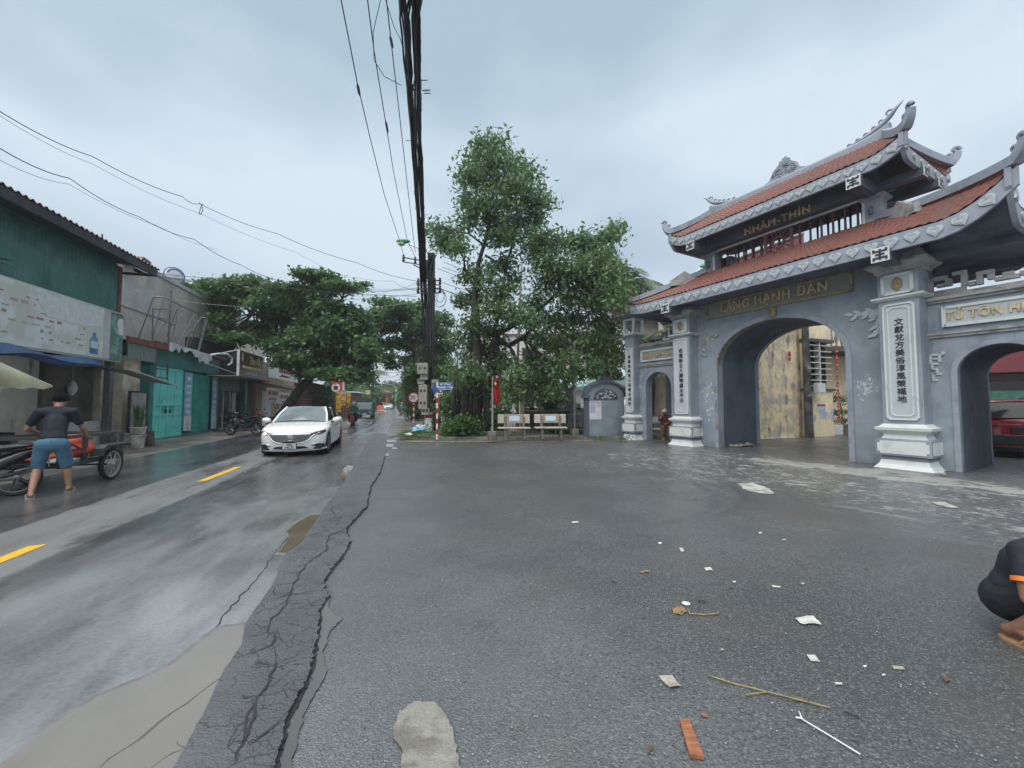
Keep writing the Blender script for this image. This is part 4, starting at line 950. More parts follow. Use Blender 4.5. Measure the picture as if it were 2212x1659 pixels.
# ---- cream pier and little awning
pr=LF('brick_pier','narrow cream plastered pier between the green hall and the teal shop','wall',-1.9)
mb=MB(); mb.box(0,1.0,0,.6,0,3.3); mb.box(-.6,0,.3,.6,0,3.6); pw=mb.build('wall',M_cream,pr); 
mb=MB(); corr(mb,-.5,1.2,-.35,3.15,3.75,.17,.03); mb.build('corrugated_hood',M('grey_green_sheet',(.17,.21,.19),.6),pr)
mb=MB(); mb.box(-.55,2.0,-.42,-.34,3.74,3.95); mb.build('red_beam',M_rust,pr)
mb=MB()
for z in (2.55,2.9,3.2): mb.box(1.2,2.1,-.4,-.35,z,z+.05)
mb.box(1.2,1.25,-.4,-.35,2.5,3.8); mb.box(2.05,2.1,-.4,-.35,2.5,6.3); mb.box(1.25,1.3,-.38,-.34,2.5,3.7); mb.build('steel_brackets',M_steel,pr)
# ---- L2 grey building behind
b2=LF('grey_apartment_block','plain rain-stained grey concrete block behind the teal shop','building',-2.5,-1.7)
mb=MB(); mb.box(0,2.8,0,8,0,6.75); mb.box(2.8,22,0,8,0,7.75); w_=mb.build('wall',M_bg,b2)
mb=MB(); mb.box(0,5.6,-.02,0-.001,5.75,6.9); mb.box(0,5.6,-.05,-.021,5.70,5.76); mb.build('smooth_upper_band',M_bg2,w_)
mb=MB(); mb.box(0,2.6,-.1,3,6.75,6.98); mb.box(2.75,22,-.06,.2,7.75,7.95); mb.build('parapet',M_bg2,w_)
mb=MB(); mb.poly([(3.3,7.6),(4.3,7.6),(4.1,7.9),(3.6,7.95)],-.6,-.07,axis='Y'); mb.build('porch_roof',M_rtile,w_)
mb=MB(); mb.tube([(1.9,-.1,4.0),(1.9,-.1,8.2)],.03,5); mb.build('vent_pipe',M_rust,w_)
def tank(t,w,z,lab,kind):
    r=LF('water_tank',lab,'water tank',t,w,'rooftop water tanks'); r.location.z=z; r.rotation_euler=(0,0,math.atan2(-r.location.y,-r.location.x)+PI/2+.25)
    if kind=='h':
        mb=MB(); prof=[(.02,-.75),(.25,-.74),(.42,-.68),(.5,-.55),(.5,.55),(.42,.68),(.25,.74),(.02,.75)]; mb.lathe((0,0,.75),prof,22,axis='Y'); tk=mb.build('tank',M('stainless_steel',(.62,.64,.66),.3,metal=.6),r,smooth=True)
        mb=MB()
        for k in range(9):
            a=.35+k*.3; mb.lathe((0,-.0,.75),[(.505,-.62),(.505,-.50)],22,axis='Y') if k==0 else None
        pts=[(.40*math.cos(a),.40*math.sin(a)+.75) for a in np.linspace(.25,PI-.25,12)]; pts+=[(.2*math.cos(a),.2*math.sin(a)+.8) for a in np.linspace(PI-.4,.4,8)]
        mb.poly(pts,-.72,-.70,axis='Y'); mb.build('blue_band',M('tank_blue',(.08,.12,.30),.4),tk)
        mb=MB()
        for x in (-.35,.35):
            for y in (-.4,.4): mb.tube([(x,y,.0),(x*.8,y,.4)],.025,5)
        mb.box(-.45,.45,-.45,-.4,.27,.32); mb.box(-.45,.45,.4,.45,.27,.32); mb.build('stand',M_steel,r)
    else:
        mb=MB(); mb.lathe((0,0,.1),[(.42,0),(.42,.3),(.43,.33),(.42,.36),(.42,.65),(.4,.72),(.15,.85),(.1,.9)],18); tk=mb.build('tank',M('yellowed_plastic',(.52,.43,.28),.5),r,smooth=True)
        mb=MB(); mb.lathe((0,0,.1),[(.428,.38),(.428,.48)],18); mb.build('blue_band',_mc['tank_blue'] if 'tank_blue' in _mc else M_blue,tk)
_t,_z=LT(369,600,-3.2); tank(_t,-3.2,_z-.75,'round steel rooftop water tank with a blue pattern on the grey block','h')
_t,_z=LT(334,607,-3.2); tank(_t,-3.2,_z-.5,'small yellowed barrel tank left of the round rooftop tank','v')
# steel sign scaffold on the teal shop roof
sc=LF('rooftop_scaffold','bare leaning steel frame of a missing rooftop sign above the teal shop','sign frame',.9,.15)
def P3(a,b,w=.15):
    t,z=LT((400+a/3.0157)/1.8228,(1250+b/3.0157)/1.8228,w); return Vector((t-.9,0,z))
def P1(a,b,w=.15):
    t,z=LT((a/2.4578)/1.8228,(650+b/2.4578)/1.8228,w); return Vector((t-.9,0,z))
mb=MB(); off=Vector((0,.35,0))
for a,b in ((P1(1585,1280),P1(2010,1480)),(P1(1585,1280),P1(1480,1659)),(P1(2010,1480),P3(1150,415)),(P1(1700,1350),P3(640,280)),(P1(1800,1400),P3(730,300)),(P1(1740,1345),P3(820,325)),(P1(1885,1430),P3(890,340)),(P3(1060,150),P3(890,340)),(P1(1960,1460),P3(1060,160)),(P1(1890,1440),P3(1000,370)),(P1(1990,1490),P3(1140,410)),(P3(1055,160),P3(1200,210)),(P3(680,20),P3(880,95)),(P1(1480,1390),P1(1610,1395)),(P1(1490,1470),P1(1600,1490)),(P1(1480,1390),P3(605,290))): mb.tube([a,b],.028,4)
for a in (P1(1585,1280),P1(1800,1400),P1(2010,1480)): mb.tube([a,a+off],.025,4); mb.tube([a+off,Vector((a.x,.9,3.9))],.025,4)
mb.build('steel_bars',M_steel,sc)
# ---- L3 teal shop
ts=LF('teal_shop','teal green shop with a big folding metal gate and blue price strips','shop',0)
mb=MB(); mb.box(-.25,.02,0,4,0,3.95); mb.box(2.36,2.42,0,4,0,3.1); mb.box(-.25,6.1,0,4,3.1,4.0); mb.box(5.85,6.1,0,4,0,3.1); mb.box(2.4,6.1,.05,4,0,.12); mb.box(2.4,5.9,.32,.5,0,3.1); mb.build('wall',M_teald,ts)
mb=MB(); corr(mb,-.5,6.3,-.05,4.02,4.06,.2,.25); mb.grid(lambda u,v:Vector((-.5+u*6.8,-.3+v*4.3,4.0+.25*v+.02*math.cos(u*6.8/.2*2*PI))),200,2); mb.build('sheet_roof',M_rust,ts)
gt=MB(); gt.box(.02,2.36,.06,.1,0,3.1); gp=gt.build('folding_gate',M_teal,ts)
W_=2.30/4
for i in range(4):
    x0=.04+i*W_; mb=MB()
    for a,b,c_,d in ((x0,x0+.05,.05,3.06),(x0+W_-.055,x0+W_-.005,.05,3.06),(x0+.05,x0+W_-.055,.05,.12),(x0+.05,x0+W_-.055,2.98,3.06),(x0+.05,x0+W_-.055,1.42,1.5),(x0+.05,x0+W_-.055,1.0 if i in(1,2) else 1.0,1.07)): mb.box(a,b,.02,.062,c_,d)
    lf_=mb.build('gate_leaf',M_teal,gp,bevel=.006)
for i in (1,2):
    x0=.04+i*W_; mb=MB(); mb.box(x0+.08,x0+W_-.09,.045,.059,1.09,1.41); mb.build('mesh_window',M_tealm,gp)
    mb=MB(); mb.box((x0+.35) if i==1 else x0+.07,(x0+.46) if i==1 else x0+.18,.005,.044,1.1,1.25); mb.build('lock_plate',M_ink,gp)
mb=MB()
for i,z in ((0,2.3),(1,2.5),(3,2.2),(3,.4),(1,1.5)): mb.box(.04+i*W_-.015,.04+i*W_+.02,.0,.05,z,z+.14)
mb.build('hinge',M_grey,gp)
def strip(x0,x1,z0,z1,nm):
    mb=MB(); mb.box(x0,x1,-.02,.0-.001,z0,z1); s_=mb.build('price_strip',M_blue,ts); rnd=random.Random(int(x0*10)); z=z1-.2
    mb=MB()
    while z>z0+.75:
        h=rnd.uniform(.10,.2); mb.box(x0+.12+rnd.uniform(0,.05),x1-.12-rnd.uniform(0,.05),-.026,-.021,z-h,z); z-=h+rnd.uniform(.13,.22)
    mb.box(x0+.005,x1-.005,-.025,-.0205,z0,z0+.7); mb.build('printed_blocks',M_paperw,s_)
    mb=MB(); rnd=random.Random(3)
    for k in range(8): mb.box(x0+.1+rnd.uniform(0,.3),x0+.25+rnd.uniform(.1,.4)*(x1-x0-.3)/.4,-.03,-.0265,z0+.08+k*.07,z0+.1+k*.07)
    mb.build('small_print',_mc['mid_grey_plastic'],s_)
strip(2.44,3.12,.22,3.0,'a'); strip(5.28,5.84,.15,2.96,'b')
mb=MB()
for half in range(2):
    xa=3.18+half*1.05
    for k in range(17):
        x=xa+k*1.0/16; mb.box(x-.008,x+.008,.1,.13,.1,2.98)
    for z in np.arange(.3,2.9,.17): mb.box(xa,xa+1.0,.13,.14,z,z+.02)
    for r_ in range(14):
        for k in range(8):
            x=xa+k*.125; z=.35+r_*.185; mb.tube([(x,.095,z),(x+.0625,.095,z+.08),(x+.125,.095,z)],.007,3)
    mb.box(xa-.03,xa+.02,.07,.15,.05,3.02)
mb.box(3.14,5.26,.16,.2,.1,3.0); mb.build('lattice_gate',M_tealm,ts)
tp=MB(); tp.grid(lambda u,v:Vector((.2+u*3.9,-.36-.06*math.sin(u*14),4.12-.09*u-v*(.18+.25*u+.12*math.sin(u*9+1)+.08*math.sin(u*37)))),60,6); o=tp.build('torn_sheet',M_tarpw,ts,smooth='all')
wire('vent_pipe','',[(3.9,-.4,4.0),(4.6,-.5,4.15),(5.2,-.7,4.2),(5.55,-.8,4.0),(5.5,-.8,3.75),(5.3,-.7,3.6)],.05,M_paperw,parent=ts,n=4,seg=8)
# ---- L4 beauty shop with brown sign
bs_=LF('beauty_shop','small shop with a rolled shutter over a glass front beside the teal shop','shop',6.15)
mb=MB(); mb.box(0,.12,0,4,0,3.1); mb.box(3.1,3.3,0,4,0,3.1); mb.box(0,3.3,0,4,3.05,4.1); mb.box(-.3,5.0,-1.1,.0,2.98,3.05); mb.box(.0,7.0,1.2,4,3.9,5.2); w_=mb.build('wall',M_soff,bs_)
mb=MB()
for k in range(9): mb.box(.12,3.1,.05-.012*(k%2),.12,2.25+k*.09,2.34+k*.09-.012)
mb.build('roller_shutter',M('olive_shutter',(.13,.135,.11),.5),bs_)
mb=MB(); mb.box(.12,3.1,.3,.33,.1,2.25); gl=mb.build('glass_front',M_glassd,bs_)
mb=MB()
for x in (.12,1.25,2.2): mb.box(x,x+.07,.24,.299,.08,2.25)
mb.box(2.55,3.05,.22,.29,.08,2.2); mb.box(.1,3.1,.2,.299,.0,.09); mb.build('door_frame',M_paperw,gl)
text('BEAUTY',.3,gl,(1.55,.2,1.25),M_redv,'lettering',.003,.01,rot=(0,PI/2+0,PI*0) if False else (PI/2,PI/2,0),sx=.8)
mb=MB(); mb.lathe((.95,.26,.85),[(.12,-.01),(.12,.01)],12,axis='Y'); mb.build('pink_sticker',M('pink_vinyl',(.6,.12,.25),.5),gl)
# brown sign box
ta,za=LT((400+1640/3.0157)/1.8228,(1250+375/3.0157)/1.8228,1.5); tb,zb=LT((400+1915/3.0157)/1.8228,(1250+740/3.0157)/1.8228,1.5)
sg=LF('shop_sign','dark brown shop sign box with gold script over the glass shop','sign',ta,1.5)
LW=tb-ta; mb=MB(); mb.box(0,LW,0,.12,zb,za-.04); sb_=mb.build('sign_board',M_brownb,sg)
mb=MB(); mb.box(-.05,0-.001,-.02,.1,zb,za-.02); mb.build('edge_strip',M_paperw,sb_)
mb=MB(); mb.box(0,LW,.13,1.45,zb-.02,zb+.02); mb.build('underside',M_beige,sb_)
mb=MB()
for x in (.5,1.6,2.7): mb.tube([(x,.1,za-.1),(x+.9,.6,za+.45)],.02,4)
mb.tube([(-.02,.1,za-.05),(-1.1,.9,za-.5)],.02,4); mb.tube([(-.02,.1,zb+.1),(-1.4,.9,zb+.5)],.02,4); mb.build('stay_bar',M_alu,sg)
M_goldb=M('bright_gold_letters',(.78,.62,.28),.4)
text('Tâm Nhi',.62,sb_,(LW*.62,-.012,zb+.95),M_goldb,'lettering',.01,.0,shear=.35,sx=.85)
text('NAILS - MI - MASSAGE - GỘI ĐẦU DƯỠNG SINH',.2,sb_,(LW*.55,-.012,zb+.52),M_goldb,'lettering',.01,.02,sx=.78)
text('facebook   .   instagram   .   zalo',.13,sb_,(LW*.5,-.012,zb+.22),M_paperw,'lettering',.005,0)
mb=MB(); mb.poly([(.36,zb+.8),(.5,zb+.9),(.52,zb+1.1),(.44,zb+1.3),(.40,zb+1.2),(.38,zb+1.0),(.33,zb+.9)],-.02,-.001,axis='Y'); mb.build('gold_figure',M_goldl,sb_)
# ---- L5 dark shop with teal post, banners
s5=LF('open_shop','dark open-fronted shop behind the parked motorbikes','shop',9.5)
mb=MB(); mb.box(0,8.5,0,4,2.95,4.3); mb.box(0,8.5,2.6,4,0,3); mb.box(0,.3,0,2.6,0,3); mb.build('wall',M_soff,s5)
mb=MB(); mb.box(.35,.6,-.1,.05,0,3.0); mb.build('teal_post',M_tealm,s5)
mb=MB(); mb.box(1.2,2.0,.4,.5,0,2.6); mb.build('door_leaf',M('dusty_maroon',(.13,.07,.065),.6),s5)
for i,(x,z,w,h,m_) in enumerate(((2.6,.3,.9,1.2,M_grey),(4.0,.4,1.4,.9,M_glassd),(5.8,.2,.8,1.6,M_cream),(6.9,.2,1.2,.8,M_wallb),(3.4,1.6,.8,.8,M_dark))):
    mb=MB(); mb.cbox((x,1.0+.2*i,z+h/2),(w,.4,h)); mb.cbox((x,.78+.2*i,z+h*.5),(w*.8,.02,h*.6)); mb.build('stored_goods',m_,s5,bevel=.02)
mb=MB(); corr(mb,2.4,6.5,-2.0,2.75,2.78,.25,.02); mb.grid(lambda u,v:Vector((2.2+u*4.4,-2.2+v*2.3,2.55+.55*v+.02*math.cos(u*80))),80,2); mb.build('awning_sheet',M_soff,s5)
mb=MB(); mb.tube([(2.2,-2.2,2.55),(6.6,-2.2,2.55)],.03,5); mb.tube([(2.2,0,3.1),(2.2,-2.2,2.55)],.03,5); mb.build('awning_rail',M_rust,s5)
def banner(name,label,t,w,z0,z1,L,line1,line2):
    r=LF('banner',label,'banner',t,w,'red and white food banners'); mb=MB()
    mb.grid(lambda u,v:Vector((u*L,.02*math.sin(u*12),z0+(z1-z0)*v)),20,2); b_=mb.build('vinyl_sheet',M_paperw,r)
    text(line1,.36,b_,(L/2,-.03,z0+(z1-z0)*.62),M_redv,'lettering',.004,.03,sx=.62); text(line2,.16,b_,(L/2,-.03,z0+(z1-z0)*.18),M_redv,'lettering',.004,.01,sx=.8)
ta,za=LT((950+365/3.6867)/1.8228,(1450+275/3.6867)/1.8228,2.2); tb,zb=LT((950+535/3.6867)/1.8228,(1450+440/3.6867)/1.8228,2.2)
banner('b','red on white food banner hanging nearest the brown sign',ta,2.2,za-.85,za,tb-ta,'LƯƠN - THANH HẢI','CHÁO - MIẾN - XÔI - CƠM')
ta2,za2=LT((950+580/3.6867)/1.8228,(1450+350/3.6867)/1.8228,2.2); tb2,zb2=LT((950+745/3.6867)/1.8228,(1450+440/3.6867)/1.8228,2.2)
banner('b','shaded red on white food banner under the patched awning behind the first banner',ta2,2.0,za2-.75,za2,tb2-ta2,'LƯƠN THANH HẢI','ĂN SÁNG - ĂN TRƯA')
# ---- L6 beige building with white sign
ta,za=LT((950+395/3.6867)/1.8228,(1450-60/3.6867)/1.8228,.9); tb,zb=LT((950+825/3.6867)/1.8228,(1450+210/3.6867)/1.8228,.9)
s6=LF('beige_shop_house','beige rendered shop house behind the white letter board','building',ta+.6,0)
mb=MB(); mb.box(0,11,0,6,0,4.6); mb.box(0,11,-.3,0-.001,2.9,3.1); w_=mb.build('wall',M_beige,s6)
mb=MB(); mb.box(1.2,3.4,-.03,-.001,.2,2.4); mb.build('white_door',M_paperw,w_); mb=MB(); mb.box(4.2,5.6,-.03,-.001,1.1,2.3); mb.build('window',M_glassd,w_)
sg=LF('shop_sign','white shop board with red and black lettering half hidden by the tree','sign',ta,.9); L_=tb-ta
mb=MB(); mb.box(0,L_,0,.1,zb,za+.3); b_=mb.build('sign_board',M_paperw,sg)
text('ĐẤT VÀNG BA VI',.6,b_,(L_*.55,-.015,za-.2),M_redv,'lettering',.01,.02,sx=.9)
for k,(s_,z_) in enumerate((('CHUYÊN CUNG CẤP VẬT LIỆU',.95),('NHẬN ĐẶT HÀNG THEO YÊU CẦU',.6),('ĐIỆN THOẠI 0912 345 678',.28))): text(s_,.3-.04*k,b_,(L_*.5,-.015,zb+z_),M_ink,'lettering',.01,.01,sx=.8)
# ---- L7 dark red shop with lettering
ta,za=LT((950+850/3.6867)/1.8228,(1450+190/3.6867)/1.8228,.5); tb,zb=LT((950+1235/3.6867)/1.8228,(1450+560/3.6867)/1.8228,.5)
s7=LF('red_shop','dark red printed shopfront under the leaning tree','shop',ta+.3,.4); L_=tb-ta
mb=MB(); mb.box(0,L_,0,5,0,3.8); w_=mb.build('front',M_dred,s7)
text('BÁNH MÌ KIM THẢO',.7,w_,(L_*.5,-.015,2.7),M_rust,'lettering',.01,.02)
mb=MB()
for k in range(4):
    mb.box(L_*.1,L_*.42,-.02,-.001,1.9-k*.25,1.97-k*.25); mb.box(L_*.55,L_*.9,-.02,-.001,1.9-k*.25,1.97-k*.25)
mb.build('printed_lines',M('pinkish_print',(.35,.22,.2),.6),w_)
mb=MB(); mb.box(L_*.12,L_*.4,-.03,-.001,.4,.95); mb.box(L_*.62,L_*.88,-.03,-.001,.4,.95); mb.build('printed_picture',M_grey,w_)
mb=MB(); mb.grid(lambda u,v:Vector((-.5+u*(L_+1),-2.0*(1-v),3.5+.5*v)),20,2); mb.build('awning_sheet',M_soff,s7)
mb=MB(); mb.tube([(L_*.3,-2.0,3.4),(L_*.75,-.3,2.9)],.09,6); mb.build('rolled_awning',M_wallb,s7)
# red and white blade sign
t_,z_=LT((950+1325/3.6867)/1.8228,(1450+335/3.6867)/1.8228,2.5)
r=thing('blade_sign','tall red and white double sided blade sign projecting past the leaning tree','sign',ST(t_,2.5),SA)
mb=MB(); mb.box(-.1,.1,-1.25,.1,z_,z_+3.7); p_=mb.build('red_box',M_redv,r)
mb=MB(); mb.box(-1.2,-.11,-1.25,-1.18,z_+.1,z_+3.3); q_=mb.build('white_panel',M_paperw,r); text('KIM THẢO',.5,q_,(-.65,-1.27,z_+1.6),M_redv,'lettering',.004,.01,rot=(PI/2,PI/2,0))
mb=MB(); mb.tube([(0,0,0),(0,0,z_)],.05,6); mb.build('post',M_steel,r)
def proj_at(x,y,Y): return A(x,y,Y)
def hut(name,lab,cat,x0,x1,ytop,Y,mat,roofmat=None,depth=5,h0=0,grp=None):
    a=A(x0,ytop,Y); b=A(x1,ytop,Y); r=thing(name,lab,cat,(a.x,Y,0),0,grp); L_=b.x-a.x
    mb=MB(); mb.box(0,L_,0,depth,h0,a.z); w_=mb.build('wall',mat,r)
    if roofmat: mb=MB(); mb.poly([(-.4,a.z),(L_+.4,a.z),(L_*.55,a.z+L_*.22)],-.5,depth+.3,axis='Y'); mb.build('roof',roofmat,r)
    return r,w_,L_,a.z
# far left group: kiosk with teal roof, yellow boards, round sign
r,w_,L_,z_=hut('kiosk','small brick kiosk with a pale teal roof beyond the blade sign','kiosk',734,752,848,44,M_rust,M('pale_teal_roof',(.14,.32,.30),.5),4)
def board(lab,x0,x1,y0,y1,Y,mat,txt='',cat='sign',grp=None,post=True,tm=None):
    a=A(x0,y1,Y); b=A(x1,y0,Y); r=thing('sign_board',lab,cat,(a.x,Y,0),0,grp); w=b.x-a.x
    mb=MB(); mb.box(0,w,0,.06,a.z,b.z); p_=mb.build('panel',mat,r)
    if post: mb=MB(); mb.tube([(w/2,.1,0),(w/2,.1,a.z+.1)],.04,5); mb.build('post',M_steel,r)
    if txt:
        ls=txt.split('|')
        for i,t_ in enumerate(ls): text(t_,(b.z-a.z)/len(ls)*.75,p_,(w/2,-.02,b.z-(i+.5)*(b.z-a.z)/len(ls)),tm or M_redv,'lettering',.005,.01,sx=.7)
    return r
board('yellow advertising board with red letters at the foot of the blade sign',724,737,847,890,40,M_yel,'MỸ|NGỌC|XE|MÁY')
board('pale yellow tall board between the two yellow signs',737,747,847,876,41,M('pale_yellow_board',(.45,.42,.22),.5),'BÁN|HOA')
board('narrow yellow pennant board right of the pale one',748,757,848,884,41.5,M_yel,'SỬA|XE')
a=A(725.5,837.5,38); r=thing('round_sign','round white sign with a dark red square on a short pole','sign',(a.x,38,0)); mb=MB(); mb.lathe((0,0,a.z),[(.02,-.04),(.40,-.03),(.40,.03),(.02,.04)],20,axis='Y'); p_=mb.build('disc',M_paperw,r); mb=MB(); mb.box(-.2,.2,-.06,-.041,a.z-.18,a.z+.18); mb.build('square',M_dred,p_); mb=MB(); mb.tube([(0,.06,0),(0,.06,a.z)],.04,5); mb.build('post',M_steel,r)
r,w_,L_,z_=hut('far_shop','tiny orange fronted shop at the bend of the street','shop',813,836,848,105,M('orange_front',(.50,.12,.05),.6),M_rtile,6)
mb=MB(); mb.box(.2,L_-.2,-.04,-.001,z_-1.2,z_-.6); mb.build('fascia_sign',M_yel,w_)
r,w_,L_,z_=hut('far_house','pale house with a flat brown roof far up the street','house',803,822,838,125,M_cream,None,6)
board('small pale yellow flag-like board above the truck',789,800,843,852,60,M('pale_yellow_board',(.45,.42,.22),.5),'')
board('light blue poster board on the right side of the street far away',871,880,848,885,58,M('light_blue_vinyl',(.30,.50,.62),.5),'KHAI|TRƯƠNG')
board('small dark blue street board left of the light blue poster',862,868,851,857,58,M_blue,'')
# long low row continuing the left facades behind the trees
r=LF('shop_row','low grey shop row in shade behind the trees up the left side','building',34,-.5)
mb=MB(); mb.box(0,14,0,5,0,3.6); mb.build('wall',M_wallb,r); mb=MB(); 
for k in range(4): mb.box(.8+k*3.4,3.2+k*3.4,-.04,-.001,.1,2.6)
mb.build('shutter',M_grey,r)
# ================================================================ MIDDLE AND RIGHT BACKGROUND
def o2(X,Y): return X/1.8228,Y/1.8228            # original photo pixels
def zA3(a,b): return o2(1700+a/2.765,1300+b/2.765)
def zP(a,b): return o2(2700+a/2.37,1150+b/2.37)
def z4(a,b): return o2(2250+a/2.5525,1150+b/2.5525)
M_pink=M('pale_pink_white_wall',(.66,.62,.63),.7,(.50,.47,.47),.8,.45,.7)
M_maroon=M('maroon_sheet',(.22,.035,.05),.5,(.15,.03,.04),1.5,.4,.6)
M_granite=M('grey_carved_granite',(.33,.345,.355),.6,(.20,.21,.22),5,.4,.6,bump=.5,bsc=18)
M_dstone=M('dark_mossy_stone',(.10,.105,.095),.7,(.06,.065,.055),4,.4,.6,bump=.4,bsc=18)
M_rail=M('dark_grey_railing',(.075,.08,.09),.5)
M_terr=M('terrazzo',(.50,.45,.39),.5,(.38,.33,.28),12,.45,.6)
M_terr2=M('tan_terrazzo',(.36,.26,.17),.5,(.30,.22,.15),12,.45,.6)
M_leg=M('mossy_concrete_leg',(.17,.155,.135),.8,(.08,.08,.06),5,.4,.6)
M_ytile=M('pale_green_canopy',(.40,.60,.58),.5)
# white house behind the tree
r=thing('white_house','tall pale pinkish white house half hidden behind the big tree','house',A(1090,800,34)); r.location.z=0
mb=MB(); mb.box(-2.5,9.5,0,8,0,7.4); w_=mb.build('wall',M_pink,r)
for i,x in enumerate((-1.2,1.5,4.2,6.9)):
    for z in (1.2,4.3):
        mb=MB(); mb.box(x,x+1.2,-.05,-.001,z,z+1.9); f_=mb.build('window',M('brown_shutter',(.16,.09,.06),.6),w_)
        mb=MB(); mb.box(x+.12,x+1.08,-.07,-.051,z+.1,z+1.8); mb.build('pane',M_glassd,f_)
for x in (-.2,2.6,5.4,8.2): mb=MB(); mb.box(x-.15,x+.15,-.35,-.001,0,7.4); mb.build('pilaster',M_cream,w_)
mb=MB(); mb.box(-3.2,10,-1.4,0-.002,3.25,3.6); mb.build('red_canopy_band',M_maroon,w_)
mb=MB(); mb.box(-2.7,9.7,-.3,8.2,7.4,7.65); mb.build('parapet',M_pink,w_)
# maroon roofed hall behind gate left
r=thing('maroon_roof_house','house with a maroon sheet roof rising behind the left end of the gate','house',(7.8,24,0),R(-28))
mb=MB(); mb.box(-.6,7,0,6,0,6.5); w_=mb.build('wall',M_pink,r)
mb=MB(); mb.add([(-1.5,-1,6.6),(8,-1,8.3),(8,6,8.3),(-1.5,6,6.6),(-1.5,-1,7.3),(8,-1,9.9),(8,6,9.9),(-1.5,6,7.3)],[(0,1,5,4),(4,5,6,7),(0,3,7,4),(1,2,6,5),(0,3,2,1)]); mb.build('roof',M_maroon,r)
mb=MB(); mb.tube([(-1.5,-1.05,6.62),(8,-1.05,8.32)],.06,5); mb.tube([(-1.5,-1.05,7.32),(8,-1.05,9.92)],.06,5); mb.build('roof_edge',M_stone,r)
r=thing('cream_tower','cream tower with brown eaves glimpsed between the lantern pillars','building',(8.3,22.5,0),R(-30))
mb=MB(); mb.box(0,1.2,0,1.5,0,6.7); w_=mb.build('wall',M_cream,r); mb=MB(); mb.sq((.6,.7,0),[(.95,6.6),(1.1,6.75),(1.0,7.0),(.5,7.5)]); mb.build('roof',M_rtile,r); 
# street lamp with green head behind the gate
r=thing('street_lamp','curved street lamp with a green head beside the upper gate window','street lamp',A(1455,640,20)); bz=r.location.z; r.location.z=0
mb=MB(); mb.tube([(0,0,0),(0,0,bz-1),(.1,0,bz),(.6,0,bz+.8),(1.5,0,bz+1.45)],.06,7); mb.build('pole',M_alu,r); mb=MB(); mb.sph((1.75,0,bz+1.55),(.4,.16,.14),10,6); mb.build('lamp_head',M('lamp_green',(.05,.33,.16),.4),r)
# notice wall
a=G(1268,942.5,.1); b=G(1349,940,.1); L_=(b-a).length
r=thing('notice_wall','low blue-grey wall with a curved top and a flower relief holding a white notice','wall',(a.x,a.y,.1),math.atan2(b.y-a.y,b.x-a.x))
pts=[(0,0),(L_,0),(L_,1.72)]+[(L_/2+L_/2*math.cos(t)*1.0,1.72+.62*math.sin(t)) for t in np.linspace(.12,PI-.12,18)]+[(0,1.72)]
mb=MB(); mb.poly(pts,0,.22,axis='Y'); w_=mb.build('wall',M_gate,r)
mb=MB(); rings=[]
for t in np.linspace(.06,PI-.06,24):
    c_=Vector((L_/2+(L_/2+.06)*math.cos(t),0,1.72+.68*math.sin(t))); rings.append([(c_.x,-.1,c_.z-.06),(c_.x,-.1,c_.z+.05),(c_.x,.32,c_.z+.05),(c_.x,.32,c_.z-.06)])
mb.loft(rings); mb.box(-.12,.12,-.1,.32,1.66,1.76); mb.box(L_/2-.35,L_/2+.35,0,.24,2.36,2.5); mb.box(L_/2-.2,L_/2+.2,.02,.22,2.5,2.58); mb.lathe((L_/2,.11,2.58),[(.10,0),(.08,.1),(.12,.15),(.05,.25),(.03,.45),(.01,.5)],10); mb.box(-.02,.1,-.03,.25,0,1.7); mb.build('coping',M_gdark,w_)
mb=MB()
t_=[(L_/2+.62*math.cos(t),1.62+.46*math.sin(t)) for t in np.linspace(0,PI,16)]+[(L_/2-.5,1.58),(L_/2+.5,1.58)][::-1]; mb.poly(t_[:16]+[(L_/2-.62,1.58),(L_/2+.62,1.58)],-.02,-.001,axis='Y'); rl=mb.build('flower_relief',M_gdark,w_)
mb=MB(); rnd=random.Random(2)
for k in range(38):
    t=rnd.uniform(.1,PI-.1); q=rnd.uniform(.15,.95); x=L_/2+.58*q*math.cos(t); z=1.63+.42*q*math.sin(t); r_=rnd.uniform(.02,.05); mb.poly([(x+r_*math.cos(k_)*rnd.uniform(.6,1.2),z+r_*math.sin(k_)) for k_ in np.linspace(0,5.3,6)],-.045-.0005*k,-.0205,axis='Y')
mb.build('petals',M_panel,rl,fixn=False)
mb=MB(); mb.box(.13,.62+.1,-.02,-.001,.72,1.52); n_=mb.build('notice_sheet',M('notice_paper',(.62,.62,.66),.6),w_)
text('THÔNG BÁO',.085,n_,(.42,-.024,1.45),M_redv,'lettering',.001,.01); mb=MB(); mb.box(.17,.42,-.024,-.021,1.0,1.38); mb.box(.5,.66,-.024,-.021,1.28,1.38); mb.build('printed_block',M('lilac_print',(.42,.42,.52),.6),n_)
# railing
mb=MB(); a=G(*zA3(780,1150),.1); b=G(*zA3(1668,1150),.1); a.y+=1.3; b.y+=.4
r=thing('railing','low dark metal railing behind the terrazzo benches','railing',(a.x,a.y,.1),math.atan2(b.y-a.y,b.x-a.x)); L_=(b-a).length
mb.tube([(0,0,.92),(L_,0,.92)],.03,6); mb.tube([(0,0,.25),(L_,0,.25)],.02,5); mb.build('rail',M_rail,r)
mb=MB()
for i in range(int(L_/.14)): mb.tube([(i*.14,0,.25),(i*.14,0,.92)],.009,4)
mb.build('bars',M_rail,r)
for x in (0,L_*.33,L_*.66,L_): mb=MB(); mb.tube([(x,0,0),(x,0,1.02)],.035,6); mb.sph((x,0,1.05),.05,8,6); mb.build('post',M_rail,r)
